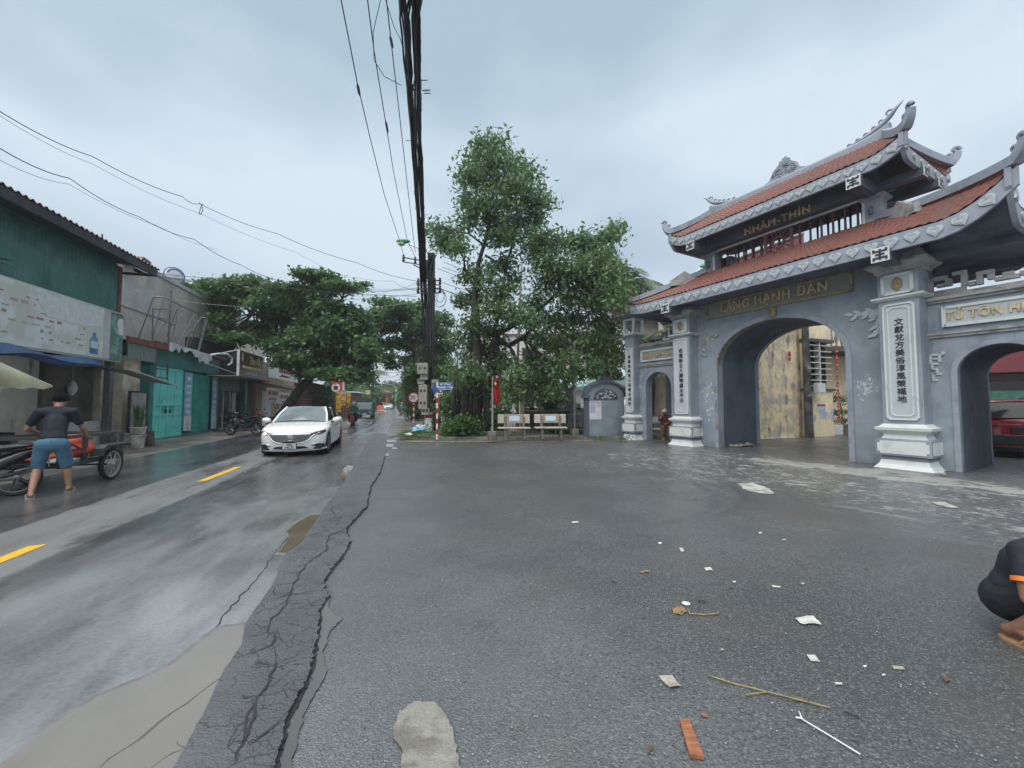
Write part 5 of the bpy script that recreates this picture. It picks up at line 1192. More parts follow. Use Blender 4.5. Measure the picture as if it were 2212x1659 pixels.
# benches
def bench():
    r=thing('terrazzo_bench','','bench',(0,0,0),0,'terrazzo benches along the railing')
    mb=MB(); mb.box(-.62,.62,-.22,.18,.42,.47); mb.build('seat',M_terr,r,bevel=.01)
    mb=MB(); mb.box(-.62,.62,.16,.21,.62,.98); bk=mb.build('backrest',M_terr,r,bevel=.01)
    mb=MB(); mb.box(-.36,.36,.148,.159,.63,.97); mb.build('tan_panel',M_terr2,bk)
    mb=MB(); 
    for x in (-.38,.36): mb.box(x,x+.02,.145,.1475,.625,.975)
    mb.build('red_stripe',M_rust,bk)
    mb=MB(); mb.box(-.18,.22,.14,.1445,.68,.92); ad=mb.build('advert_plate',M('plate_blue_white',(.50,.62,.68),.5),bk); mb=MB(); mb.box(-.17,.21,.136,.1395,.68,.73); mb.build('plate_band',M_blue,ad)
    for x in (-.38,.34):
        mb=MB(); mb.box(x,x+.09,-.18,.18,0,.42); mb.box(x,x+.09,.10,.16,.42,.9); mb.box(x-.02,x+.11,-.2,.2,0,.05); mb.build('leg',M_leg,r,bevel=.008)
    return r
ba=G(*zA3(895,1190),.1); bb_=G(*zA3(1300,1185),.1)
b1=bench(); b1.location=ba+Vector((0,.25,0)); b1.rotation_euler=(0,0,.03); b1.scale=(1.05,1.05,1.0); b1['label']='terrazzo bench nearest the flag pole'
b2_=dup(b1,bb_+Vector((0,.25,0)),.02,'terrazzo bench nearest the grey notice wall')
b3=dup(b1,Vector((6.12,17.2,0)),-.25,'terrazzo bench under the old woman, seen through the small left arch')
# flag on pole
a=G(*zA3(660,1195),.1); r=thing('flag_pole','short grey flag pole with a drooping red flag in a concrete block','flag pole',(a.x,a.y+.05,.1))
mb=MB(); mb.box(-.17,.17,-.17,.17,0,.34); mb.build('concrete_foot',M_leg,r,bevel=.02); mb=MB(); mb.tube([(0,0,.3),(0,0,2.5)],[.035,.025],7); mb.build('pole',M_conc,r)
mb=MB(); mb.grid(lambda u,v:Vector((.02+.22*u+.05*math.sin(v*7+u*5)+.06*v,.10*math.sin(u*9+v*2.5),2.42-.98*v-.12*u)),16,18); fl=mb.build('flag',M('flag_red',(.30,.010,.015),.6),r,smooth='all')
mb=MB(); mb.poly([(.12+.07*math.cos(PI/2+k*PI/5)*(1 if k%2==0 else .4),2.2+.1*math.sin(PI/2+k*PI/5)*(1 if k%2==0 else .4)) for k in range(10)],-.12,-.115,axis='Y'); mb.build('yellow_star',M_yel,fl)
# tall grey lamp post through the tree and thin pole
a=G(*zA3(938,1100),.1); r=thing('lamp_post','tall slim grey post rising through the big tree crown','post',(a.x,a.y+1.8,.1)); mb=MB(); mb.tube([(0,0,0),(.02,0,4),(.25,0,9.5)],[.085,.075,.05],8); mb.build('pole',M('weathered_grey_pole',(.20,.19,.18),.6),r,smooth='all'); mb=MB(); mb.lathe((0,0,0),[(.2,0),(.2,.04),(.11,.06),(.1,.3)],10); mb.build('foot_plate',M_steel,r)
a=G(*zA3(1580,1160),.1); r=thing('thin_pole','thin grey pole in front of the carved stones','post',(a.x,a.y+.6,.1)); mb=MB(); mb.tube([(0,0,0),(.03,0,4.2)],.03,6); mb.build('pole',_mc['weathered_grey_pole'],r); mb=MB(); mb.box(-.16,.16,-.16,.16,0,.3); mb.build('concrete_foot',M_leg,r)
# stone urn / lotus basin, carved boulder, granite lamp, balustrade
def rel(x,y,Y): p=A(x,y,Y); return p
p=A(*zA3(1260,935),21.5); r=thing('stone_basin','large dark stone basin with a rounded cap on a pedestal','stone basin',(p.x,21.5,0)); k=p.z
mb=MB(); mb.lathe((0,0,0),[(.9,0),(.9,.2),(.7,.3),(.6,.6),(.65,k-.35),(.8,k-.1),(1.1,k+.02),(1.35,k+.25),(1.3,k+.3),(.6,k+.32)],26); mb.build('bowl',M_dstone,r,smooth=True)
mb=MB(); mb.lathe((0,0,0),[(.62,k+.3),(.62,k+.42),(.5,k+.46),(.48,k+.6),(.6,k+.75),(.62,k+.95),(.5,k+1.1),(.2,k+1.14)],24); mb.build('cap',M_leg,r,smooth=True)
mb=MB(); mb.tube([(-.25,-.5,k+.35),(-.3,-.55,k+.7),(-.4,-.5,k+1.05)],.025,5); mb.build('hose',M_ink,r)
p=A(*zA3(1415,930),23); r=thing('carved_stone','upright carved pale granite boulder beside the basin','carved stone',(p.x,23,0)); k=p.z
mb=MB(); pts=[(-.75,0),(.8,0),(.85,k+.1),(.9,k+.6),(.78,k+1.1),(.5,k+1.35),(.2,k+1.75),(0,k+1.85),(-.2,k+1.7),(-.45,k+1.3),(-.75,k+1.0),(-.85,k+.5)]; mb.poly(irregular(pts,.03,5,4),0,.5,axis='Y'); c_=mb.build('boulder',M_granite,r,bevel=.03)
mb=MB()
for q in range(3):
    rr=.55-.16*q; ring=[]
    for t in np.linspace(0,2*PI,21): ring.append((.0+rr*math.cos(t)*.9,-.03-.02*q,k+.72+rr*1.1*math.sin(t)))
    mb.tube(ring,.035,5)
mb.build('carved_rings',M_granite,c_)
p=A(*zA3(1505,940),21); r=thing('granite_lantern','pale granite lantern column with a carved box head','stone lantern',(p.x,21,0)); 
mb=MB(); mb.sq((0,0,0),[(.3,0),(.3,.3),(.2,.35),(.16,.6),(.15,2.2)]); c_=mb.build('column',M_granite,r); mb=MB(); mb.sq((0,0,0),[(.2,2.2),(.26,2.28),(.26,2.32)]); mb.sq((0,0,0),[(.2,2.62),(.38,2.64),(.36,2.7),(.18,2.8),(.06,2.95)]); 
for x in (-1,1):
    for y in (-1,1): mb.cbox((x*.17,y*.17,2.47),(.07,.07,.3))
mb.build('lantern_head',M_granite,r)
for i,(xa,xb,lab) in enumerate(((1000,1180,'dark low balustrade left of the stone basin'),(1520,1680,'pale carved balustrade right of the granite lantern'))):
    a=A(*zA3(xa,930),23.5 if i else 22.5); b=A(*zA3(xb,930),23.5 if i else 22.5); r=thing('balustrade',lab,'balustrade',(a.x,a.y,0)); L_=b.x-a.x; zt=A(*zA3(xa,855),a.y).z
    mb=MB(); mb.box(0,L_,0,.15,0,zt-.05); mb.box(-.05,L_+.05,-.05,.2,zt-.05,zt+.05); mb.build('panel_wall',M_granite if i else M_rail,r)
    for x in (0,L_/2,L_): mb=MB(); mb.sq((x,.07,0),[(.12,0),(.12,zt+.1),(.14,zt+.12),(.1,zt+.25),(.13,zt+.3),(.03,zt+.45)]); mb.build('post',M_granite if i else M_rail,r)
p=A(*zA3(985,930),21); r=thing('yellow_post','pale yellow square post by the grey lamp post','post',(p.x,21,0)); mb=MB(); mb.sq((0,0,0),[(.12,0),(.12,1.9),(.16,1.95),(.05,2.1)]); mb.build('shaft',M_yel if False else M_cream,r)
# pale green canopy with white truss
a=A(*zA3(1405,640),25); b=A(*zA3(1700,590),25); r=thing('market_canopy','pale green scalloped canopy on white frames behind the notice wall','canopy',(a.x,25,0))
L_=b.x-a.x; z_=a.z
mb=MB(); mb.grid(lambda u,v:Vector((u*(L_+6),-1.0+v*4,z_+.1+v*.9)),30,2); mb.grid(lambda u,v:Vector((u*(L_+6),-1.02,z_+.1-v*(.22+.06*math.sin(u*90)))),120,1); mb.build('fabric',M_ytile,r)
mb=MB(); mb.tube([(0,-.9,z_+.5),(L_,-.9,z_+.75)],.03,4); mb.tube([(0,-.9,z_+.15),(L_,-.9,z_+.35)],.03,4)
for i in range(6): mb.tube([(i*L_/6,-.9,z_+.15),((i+1)*L_/6,-.9,z_+.6)],.02,4)
for x in (0,L_,L_+5): mb.tube([(x,-.8,0),(x,-.8,z_)],.04,5)
mb.build('frame',M_paperw,r)
# plaza floor pale band and planting wall
r=thing('planter','low concrete kerb planter at the foot of the big tree','planter',(G(905,946).x,G(905,946).y,.1))
mb=MB(); mb.box(.6,4.6,.15,.33,0,.18); mb.box(.6,.78,.33,3.2,0,.18); mb.build('kerb',M_leg,r,bevel=.02)
# ---- house seen through the main arch
M_ochre=M('stained_ochre_wall',(.80,.66,.42),.85,(.50,.44,.35),1.6,.42,.60,c3=(.17,.155,.135),sc3=1.7,lo3=.52,hi3=.66,st3=(1.8,1.8,.5),bump=.2,bsc=8,var=.08)
M_ochre2=M('ochre_plaster',(.82,.69,.46),.8,(.62,.54,.40),1.3,.45,.65,c3=(.22,.20,.17),sc3=1.0,lo3=.6,hi3=.75,st3=(1.6,1.6,.5))
a=G(*zP(690,1368)); b=G(*zP(1095,1350)); c=G(*zP(1312,1338)); 
ang=math.atan2(b.y-a.y,b.x-a.x); r=thing('ochre_house','old ochre house with black rain stains seen through the main arch','house',(a.x,a.y,0),ang); L1=(b-a).length; L2=(c-b).length
mb=MB(); mb.box(-4,L1,0,.4,0,6.5); w_=mb.build('side_wall',M_ochre,r)
mb=MB(); mb.box(L1,L1+L2,-.25,5,0,2.15); mb.box(L1,L1+L2,-.25,5,4.45,6.6); mb.box(L1,L1+L2,.6,5,2.15,4.45); mb.box(L1,L1+.12,-.25,.6,2.15,4.45); w2=mb.build('corner_wall',M_ochre2,r)
mb=MB(); mb.box(L1-.05,L1+L2+.08,-.35,.3,4.35,4.5); mb.build('ledge',M_dstone,w2); mb=MB(); mb.box(L1-.05,L1+L2+.08,-.33,.3,2.1,2.2); mb.build('ledge',M_dstone,w2)
mb=MB(); 
for k in range(8): mb.box(L1+.1,L1+L2-.02,-.28,-.05,2.3+k*.27,2.34+k*.27)
mb.box(L1+.1,L1+L2-.02,.0,.02,2.2,4.35,1); mb.box(L1+L2*.48,L1+L2*.52,-.3,-.06,2.15,4.4); mb.box(L1+.06,L1+.12,-.3,-.06,2.6,4.4); mb.build('louvre_vent',[M_tileW,M_dark],w2)
mb=MB(); mb.tube([(L1-.1,-.35,0),(L1-.16,-.35,6.0)],[.2,.15],4); pp=mb.build('concrete_pole',M('blackened_concrete',(.13,.13,.125),.8,(.04,.04,.04),2,.35,.55,c3=(.3,.3,.28),sc3=3,lo3=.55,hi3=.7),None); pp.location=(a.x,a.y,0); pp.rotation_euler=(0,0,ang); tag(pp,'blackened square concrete pole against the ochre house','pole')
mb=MB(); mb.box(L1+.02,L1+.52,-.72,-.5,2.0,2.42); bx=mb.build('box',M_paperw,None,bevel=.01); bx.name='meter_box'; bx.location=(a.x,a.y,0); bx.rotation_euler=(0,0,ang); tag(bx,'white electric box fixed to the blackened pole','electric box')
mb=MB(); mb.box(L1+L2*.35,L1+L2*.68,-.262,-.251,1.15,1.5); mb.box(L1+L2*.45,L1+L2*.85,-.266,-.2525,.85,1.12); mb.box(L1+.05,L1+L2*.3,-.262,-.251,.7,1.0); mb.box(L1+L2*.9,L1+L2,-.262,-.251,.7,1.4); po=mb.build('posters',M('faded_posters',(.62,.62,.64),.6,(.40,.46,.62),3,.45,.55),w2)
mb=MB(); mb.box(L1+L2*.36,L1+L2*.67,-.268,-.2625,1.4,1.48); mb.build('red_heading',M_redv,po)
mb=MB()
for (x,z) in ((-.9+L1,3.75),): mb.sph((x,-.12,z),(.08,.05,.14),8,6); mb.sph((x,-.12,z-.22),(.06,.04,.1),8,6)
o=mb.build('red_ornament',M_redv,None); o.location=(a.x,a.y,0); o.rotation_euler=(0,0,ang); tag(o,'small red paper ornament hanging on the stained wall','ornament')
mb=MB(); 
for k in range(11): 
    z=4.0-k*.32; mb.lathe((L1+L2+.12,-.4,z),[(.01,.12),(.05,.08),(.03,.02),(.08,-.08),(.02,-.1)],6)
mb.tube([(L1+L2+.12,-.4,4.1),(L1+L2+.12,-.4,.7)],.008,3); o=mb.build('paper_garland',M_redv,None); o.location=(a.x,a.y,0); o.rotation_euler=(0,0,ang); tag(o,'string of red paper decorations at the corner of the ochre house','garland')
# recessed balcony wing
r=thing('balcony_house','ochre house wing with a balustraded balcony and an arched door behind the corner','house',(c.x,c.y+2.2,0),ang-.1)
mb=MB(); mb.box(-.5,6,0,.4,0,7.5); w_=mb.build('wall',M_ochre2,r)
mb=MB(); mb.box(-.5,6,-1.6,0,4.15,4.4); mb.box(-.5,6,-1.6,-1.45,5.35,5.5); mb.build('balcony_slab',M_dstone,r)
mb=MB(); mb.poly([(.85,0)]+arch_pts(.85,1.95,2.55,3.15,10)+[(1.95,0)],-.05,-.001,axis='Y'); d_=mb.build('arched_door',M('grey_brown_door',(.13,.11,.095),.6),w_)
mb=MB(); A_=arch_pts(.8,2.0,2.55,3.2,14); B_=arch_pts(.6,2.2,2.55,3.42,14); mb.loft([[(p[0],-.12,p[1]),(p[0],-.001,p[1]),(q[0],-.001,q[1]),(q[0],-.12,q[1])] for p,q in zip(A_,B_)]); mb.build('arch_moulding',M_rtile,w_)
mb=MB()
for k in range(22): mb.box(.92,1.36,-.07,-.051,.2+k*.1,.26+k*.1); mb.box(1.44,1.88,-.07,-.051,.2+k*.1,.26+k*.1)
mb.build('shutter_slats',M_leg,d_)
for i in range(16):
    mb=MB(); mb.lathe((-.3+i*.36,-1.52,4.4),[(.06,0),(.04,.1),(.1,.4),(.05,.75),(.07,.95)],8); mb.build('baluster',M_stone,r,smooth='all')
# potted plants by the corner
M_lf=leafmat('shrub_leaf',(.07,.16,.035),(.045,.11,.03),(.10,.20,.05))
for i,(xx,yy,s_,lab) in enumerate(((1375,1330,1.0,'white styrofoam planter box with a bonsai by the ochre corner'),(1460,1325,.8,'dark potted shrub beside the styrofoam planter'))):
    p=G(*zP(xx,yy)); r=thing('potted_plant',lab,'potted plant',(p.x,p.y,0),ang)
    mb=MB(); mb.box(-.36*s_,.36*s_,-.25,.25,0,.48); mb.build('box',M_paperw if i==0 else M_leg,r,bevel=.02)
    mb=MB(); mb.tube([(0,0,.45),(.1,0,.9),(-.05,0,1.5)],.03,5); mb.tube([(.1,0,.9),(.5,0,1.1)],.02,4); mb.tube([(.05,0,.8),(-.45,0,1.0)],.02,4); mb.build('stem',M_leg,r)
    leaves('foliage',M_lf,r,[((0,0,1.75),(.4,.35,.25)),((.5,0,1.1),(.4,.3,.12)),((-.45,0,1.05),(.3,.3,.12)),((.2,0,.65),(.5,.3,.12))],900,.085,20+i)
tag(sheet('pavement_edge',[G(*zP(700,1372))[:2]+(0,) if False else G(*zP(700,1372)),G(*zP(1040,1358)),G(*zP(1040,1353)),G(*zP(700,1364))],M_whiteline,.006,kind=None),'pale painted line at the foot of the ochre wall','road marking')
# right: maroon awning house and green mesh fence behind the SUV
r=thing('awning_house','beige house with a maroon awning behind the red car','house',(14.0,16.5,0),GA+PI/2-.2); r.location=(18.6,17.0,0); r.rotation_euler=(0,0,R(-35))
mb=MB(); mb.box(-.2,10,0,4,0,3.6); w_=mb.build('wall',M_beige,r); mb=MB(); mb.box(-.4,10,-1.6,-.001,2.7,3.5); mb.build('maroon_awning',M_maroon,r); mb=MB(); mb.box(.4,2.2,-.05,-.001,.6,2.4); mb.build('window',M_glassd,w_)
r=thing('mesh_fence','green construction mesh fence behind the red car','fence',(17.6,15.6,0),R(-35))
mb=MB(); mb.grid(lambda u,v:Vector((-.3+u*8,.05*math.sin(u*25),.1+1.9*v)),50,4); mb.build('green_mesh',M('green_mesh_net',(.05,.17,.12),.7,(.03,.10,.08),2,.4,.6),r); 
mb=MB()
for x in (-.2,1.8,3.8,5.8,7.6): mb.tube([(x,.1,0),(x,.1,2.1)],.03,5)
mb.build('posts',M_steel,r)
# ================================================================ POLES AND CABLES
M_cable=M('black_cable',(.018,.019,.022),.5,var=.1)
M_cable2=M('grey_purple_cable',(.11,.10,.16),.5,var=.1)
M_polec=M('dark_concrete_pole',(.085,.082,.078),.8,(.045,.043,.04),2,.4,.6)
M_box=M('beige_meter_box',(.30,.285,.24),.5,(.21,.20,.165),5,.45,.65)
PB=G(928,934,.1); PX,PY=PB.x,PB.y; top=A(933,552,PY)
up=thing('utility_pole','thick dark concrete utility pole wrapped in black cables at the street corner','utility pole',(PX,PY,.1))
lean=top.x-PX; H=top.z
def pp(z): return Vector((lean*z/H,0,z))
mb=MB(); mb.sq((0,0,0),[(.19,0),(.17,3.0)]); 
rings=[]
for z in np.linspace(0,H,12):
    c_=pp(z); h=.19-.006*z; rings.append([(c_.x-h,-h,z),(c_.x+h,-h,z),(c_.x+h,h,z),(c_.x-h,h,z)])
mb=MB(); mb.loft(rings); shaft=mb.build('shaft',M_polec,up)
rnd=random.Random(11)
mb=MB()
for k in range(16):   # cables running up and down the shaft
    a=rnd.uniform(-.2,.2); z0=rnd.uniform(1.2,4); z1=rnd.uniform(5,H-.3); pts=[pp(z)+Vector((a+rnd.uniform(-.06,.06),-.2-rnd.uniform(0,.06),0)) for z in np.linspace(z0,z1,8)]; mb.tube(pts,rnd.uniform(.012,.03),5)
mb.build('vertical_cables',M_cable,up,smooth='all')
def YA(x,y): p=A(x,y,PY); return Vector((p.x-PX,0,p.z-.1))
def coil(c,r,n,th,seed,name='cable_coil',par=up,turns=2.2):
    rn=random.Random(seed); mb=MB()
    for k in range(n):
        r1=r*rn.uniform(.6,1.1); o_=Vector((rn.uniform(-.1,.1),rn.uniform(-.15,.1),rn.uniform(-.15,.1))); ph=rn.uniform(0,6)
        mb.tube([Vector(c)+o_+Vector((r1*.7*math.cos(t+ph),.1*math.sin(t*.7),r1*math.sin(t+ph))) for t in np.linspace(0,2*PI*rn.uniform(.7,1.1),16)],th,4)
    return mb.build(name,M_cable,par,smooth='all')
coil(pp(H-5.0)+Vector((0,-.25,0)),.35,7,.014,1); coil(YA(960,700)+Vector((0,-.1,0)),.4,4,.012,2); coil(YA(950,640)+Vector((0,-.1,0)),.45,4,.012,3); coil(YA(915,760)+Vector((0,-.2,0)),.35,4,.012,5)
mb=MB(); tk=YA(930,570); mb.tube([tk+Vector((rnd.uniform(-.2,.2),-.2,rnd.uniform(-.9,.5))) for _ in range(60)],.03,5); mb.build('cable_tangle',M_cable,up)
def crossarm(x0,x1,y0,y1,ins,name='crossarm'):
    a=YA(x0,y0); b=YA(x1,y1); mb=MB(); mb.tube([a,b],.035,4); mb.tube([a-Vector((0,0,.22)),b-Vector((0,0,.22))],.03,4)
    mb.tube([a,a-Vector((0,0,.22))],.03,4); mb.tube([b,b-Vector((0,0,.22))],.03,4); c_=mb.build(name,M_steel,up)
    for t in ins:
        p=a.lerp(b,t); mb=MB(); mb.lathe(p,[(.04,-.2),(.07,-.15),(.05,-.05),(.075,0),(.045,.06),(.065,.1),(.02,.14)],8); mb.build('insulator',M_ink,c_)
crossarm(870,930,556,566,(.03,.45,.7)); crossarm(901,952,607,606,(.05,.3,.75,.97)); crossarm(901,952,624,623,(.05,.3,.75,.97))
mb=MB(); a=YA(893,572); mb.tube([a,YA(930,590)],.03,4); mb.build('arm_brace',M_steel,up)
lp=YA(872,524); mb=MB(); mb.tube([YA(885,528),YA(898,533),YA(932,548)],.035,6); la=mb.build('lamp_arm',M_alu,up)
mb=MB(); c_=YA(872,525); mb.sph(c_+Vector((0,-.1,.05)),(.36,.16,.11),14,8); mb.build('lamp_head',M('lamp_green',(.05,.33,.16),.4),la); mb=MB(); mb.sph(c_+Vector((-.08,-.1,-.06)),(.2,.13,.13),12,8); mb.build('lamp_glass',M('lamp_bowl',(.50,.47,.34),.2),la)
for i,(x,y,w,h,d) in enumerate(((918,798,.62,.62,.35),(921,815,.42,.36,.3),(914,825,.4,.3,.25),(944,831,.40,.52,.3),(919,858,.50,1.35,.35),(924,889,.45,.35,.3))):
    p=YA(x,y); w*=.82; h*=.86; mb=MB(); mb.box(p.x-w/2,p.x+w/2,-.24-d,-.24,p.z-h/2,p.z+h/2); b_=mb.build('meter_box',M_box,up,bevel=.015)
    mb=MB(); n=1 if h<1 else 2
    for k in range(n): 
        for q in (-.22,.22): mb.box(p.x+q*w-.06,p.x+q*w+.06,-.245-d,-.241-d,p.z-h/2+(k+.4)*h/n,p.z-h/2+(k+.4)*h/n+.13)
    mb.build('meter_window',M_glassd,b_)
mb=MB(); mb.box(-.33,-.01,-.26,-.2,1.0,1.9); mb.build('wrapped_sheet',M_grey,up)
mb=MB(); mb.lathe((lean*.05,0,0),[(.26,.05),(.255,.45),(.25,.72)],14,0); mb.lathe((lean*.08,0,0),[(.252,.72),(.252,.9)],14,1); mb.lathe((lean*.05,0,0),[(.248,.9),(.248,1.0)],14,0); mb.build('warning_wrap',[M_paperw,M_redv],up,smooth=True)
# cable bundle overhead: from the pole toward and over the camera, then past it
def BZ(x,y,Y): return A(x,y,Y)
P_far=Vector((PX+.0,PY-.3,YA(0,600).z))
rnd=random.Random(5)
bund=thing('cable_bundle','thick bundle of black cables running overhead from the corner pole','cable bundle',(0,0,0))
ctrl=[(925,860,20.9,.10),(922,760,20.6,.11),(917,650,20.2,.10),(914,600,19.6,.11),(908,450,14.8,.10),(900,300,11.3,.11),(893,150,8.9,.13),(886,0,7.3,.15),(872,-240,5.4,.15)]
mb=MB(); cs=[BZ(x,y,Y) for x,y,Y,_ in ctrl]
for k in range(34):
    ang=rnd.uniform(0,2*PI); q=rnd.uniform(.2,1)**.6; th=rnd.uniform(.012,.024); pts=[]
    for i in range(len(cs)-1):
        for j in range(5):
            t=j/5; c_=cs[i].lerp(cs[i+1],t); r_=ctrl[i][3]*(1-t)+ctrl[i+1][3]*t; a_=ang+.6*math.sin(i*1.3+k)
            pts.append(c_+Vector((math.cos(a_)*r_*q*1.5+rnd.uniform(-.012,.012),0,math.sin(a_)*r_*q*.9+rnd.uniform(-.012,.012)-.03*(k%4)*math.sin((i+t)/8*PI))))
    mb.tube(pts,th,4)
mb.build('cables',M_cable,bund,smooth='all')
mb=MB()
for i in range(46):
    t=rnd.uniform(3.2,7.6); i0=int(t); c_=cs[i0].lerp(cs[min(i0+1,8)],t-i0); s_=rnd.choice((-1,1)); r_=rnd.uniform(.02,.07); L_=rnd.uniform(.15,.6)
    d=(cs[min(i0+1,8)]-cs[i0]).normalized(); c_=c_+Vector((s_*.12,0,0)); mb.tube([c_,c_+d*L_*.3+Vector((s_*r_,0,r_*.5)),c_+d*L_*.8+Vector((s_*r_,0,0)),c_+d*L_],.007,3)
mb.build('loose_ends',M_cable,bund)
def ring(c,r,th,n,seed):
    rn=random.Random(seed); mb=MB()
    for k in range(n):
        o_=Vector((rn.uniform(-.05,.05),rn.uniform(-.05,.05),rn.uniform(-.05,.05))); q=r*rn.uniform(.7,1.15); mb.tube([Vector(c)+o_+Vector((q*math.cos(t),.1*math.sin(t),q*math.sin(t))) for t in np.linspace(0,2*PI,20)],th,4)
    return mb.build('spare_coil',M_cable,bund,smooth='all')
ring(BZ(918,195,9.6),.12,.006,3,2); ring(BZ(917,172,9.3),.08,.006,2,3); ring(BZ(884,305,11.5),.09,.008,1,4)
# three thin bare wires left of the bundle
for i,(pts,lab) in enumerate((([(734,-15,8),(772,180,9.5),(800,300,12),(830,420,15),(860,510,19),(872,552,PY)],'leftmost of the three thin wires running up to the pole crossarm'),([(792,-15,8),(808,110,9.5),(834,270,12),(850,370,15),(880,520,20),(897,556,PY)],'middle of the three thin wires running up to the pole crossarm'),([(833,-15,8),(846,100,9.5),(862,240,12),(880,400,16),(897,545,PY)],'thin wire nearest the cable bundle on its left'))):
    o=wire('overhead_wire',lab,[A(*p) for p in pts],.013,M_cable,'wire','thin bare wires left of the bundle',4,0,6)
    j=[(2,.5),(2,.0),(1,.0)][i]; 
for i,(x,y,Y) in enumerate(((774,195,9.8),(835,275,12.1),(845,92,9.3))):
    mb=MB(); a=A(x-2,y-14,Y); b=A(x+3,y+12,Y+.3); mb.tube([a,a.lerp(b,.2),a.lerp(b,.8),b],[.015,.035,.035,.015],6); o=mb.build('wire_splice',M_cable); tag(o,['black splice on the leftmost thin overhead wire','black splice on the middle thin overhead wire','black splice on the thin wire nearest the bundle'][i],'splice','wire splices')
wire('loose_cable','thin cable looping from the top edge down into the bundle',[A(822,0,8.2),A(806,70,8.6),A(808,130,9),A(830,165,9.4),A(868,185,9.6)],.008,M_cable,n=5)
wire('loose_cable','short cable crossing from the thin wires to the bundle near the top edge',[A(833,0,8),A(850,55,8.4),A(865,85,8.8),A(872,110,9)],.008,M_cable,n=5)
# wires from the left
LW_=[([(-30,222,9),(200,338,12.5),(395,425,16),(432,440,17),(600,505,18.5),(770,567,20),(900,607,PY)],.017,M_cable2,'purple grey cable with a hanging loop, top one crossing from the upper left'),
([(-30,230,9.1),(200,354,12.6),(432,461,17),(640,545,20),(760,600,22)],.008,M_cable2,'very thin line below the looped cable'),
([(-30,302,8.5),(150,385,12),(300,468,16),(420,517,18.5),(520,572,21),(612,608,24)],.018,M_cable2,'purple grey cable crossing the sky second from the top left'),
([(-30,330,8.4),(150,398,12),(340,487,16),(470,540,20)],.008,M_cable2,'very thin line under the second purple cable'),
([(-30,550,9.5),(160,570,13),(280,588,16),(520,612,20),(900,640,PY)],.014,M_cable,'dark cable crossing the green hall toward the pole'),
([(-30,553,9.5),(160,590,13),(430,655,20),(700,668,30),(880,655,28)],.012,M_tarpy,'pale yellow cable crossing in front of the green hall'),
([(330,588,18),(520,600,22),(760,622,24),(900,622,PY)],.012,M_cable,'upper black line from the green roof tip to the pole'),
([(330,593,18),(480,605,21),(700,628,24),(900,624,PY)],.012,M_cable,'lower black line from the green roof tip to the pole'),
([(480,640,26),(700,647,30),(900,635,PY)],.012,M_cable,'line sagging in front of the left trees'),
([(780,640,40),(850,625,30),(900,610,PY)],.012,M_cable,'line rising from the left trees to the lower crossarm'),
([(765,598,34),(850,607,28),(900,628,PY)],.012,M_cable,'line dipping from the left tree tip to the lower crossarm')]
for i,(pts,r_,m_,lab) in enumerate(LW_): wire('overhead_wire',lab,[A(*p) for p in pts],r_*.8,m_,'wire','cables crossing the street from the left',4,.12,8)
wire('cable_loop','small slack loop hanging from the top purple cable',[A(430,437,17),A(436,445,17),A(438,455,17),A(434,463,17),A(430,462,17),A(433,450,17),A(438,440,17)],.018,M_cable2,n=4)
RW=[(955,553,1075,590),(958,566,1075,604),(955,577,1060,600),(945,580,1050,612),(955,610,1040,628),(955,625,1040,652),(952,624,1020,640),(948,720,1010,740),(950,735,1020,735),(955,690,1010,700)]
for i,(x0,y0,x1,y1) in enumerate(RW): wire('overhead_wire',['uppermost wire running right of the pole into the big tree','second wire running right of the pole into the big tree','third wire running right of the pole into the big tree','fourth wire running right of the pole into the big tree','wire from the right end of the upper lower-crossarm','wire from the right end of the lowest crossarm','thick cable sweeping right from the lowest crossarm','low wire right of the pole above the street sign','lowest level wire right of the pole','slack wire right of the pole trunk'][i],[A(x0,y0,PY),A(x1+80,y1+24,PY+3)],.011 if i!=6 else .02,M_cable,'wire','wires running right from the pole',4,.12,10)
# leafy vine trunk pole left of the utility pole handled with trees. far poles:
def fpole(lab,x,yb,yt,Y,lamp=False,arms=0):
    b=A(x,yb,Y); t_=A(x,yt,Y); r=thing('far_pole',lab,'pole',(b.x,Y,0),0,'poles up the street'); h=t_.z
    mb=MB(); mb.tube([(0,0,0),(0,0,h)],[.16,.11],6); mb.build('pole',M_polec if not lamp else M_alu,r)
    for k in range(arms): mb=MB(); mb.box(-.9,.9,-.05,.05,h-.6-k*.9,h-.5-k*.9); mb.build('crossarm',M_steel,r)
    if lamp: mb=MB(); mb.tube([(0,0,h-.3),(-.6,0,h+.4),(-2.2,0,h+.7)],.06,5); mb.sph((-2.5,0,h+.7),(.5,.2,.12),8,5); mb.build('lamp_arm',M_alu,r)
fpole('dark far pole with crossarms right of the street',873.5,890,795,62,arms=3); fpole('far street lamp with a curved arm',855,885,836,80,True); fpole('bare far pole between the lamp and the blue board',861,888,831,75); fpole('thin pale far pole in front of the orange shop',811,884,828,100); fpole('far grey pole above the left trees',728+27,860,820,55)
for i,(x0,y0,Y0,x1,y1,Y1) in enumerate(((790,790,38,873,800,62),(812,772,50,873,803,62),(795,812,60,873,806,62),(800,828,80,873,815,62),(795,838,90,873,822,62),(800,770,34,925,720,PY))): wire('overhead_wire',['first','second','third','fourth','fifth','nearest and thickest'][i]+' of the faint far lines crossing the street gap, counted from the top' if i<5 else 'line from the vine pole back to the corner pole',[A(x0,y0,Y0),A(x1,y1,Y1)],.025,M_cable,'wire','faint lines crossing the far street',3,.5,8)
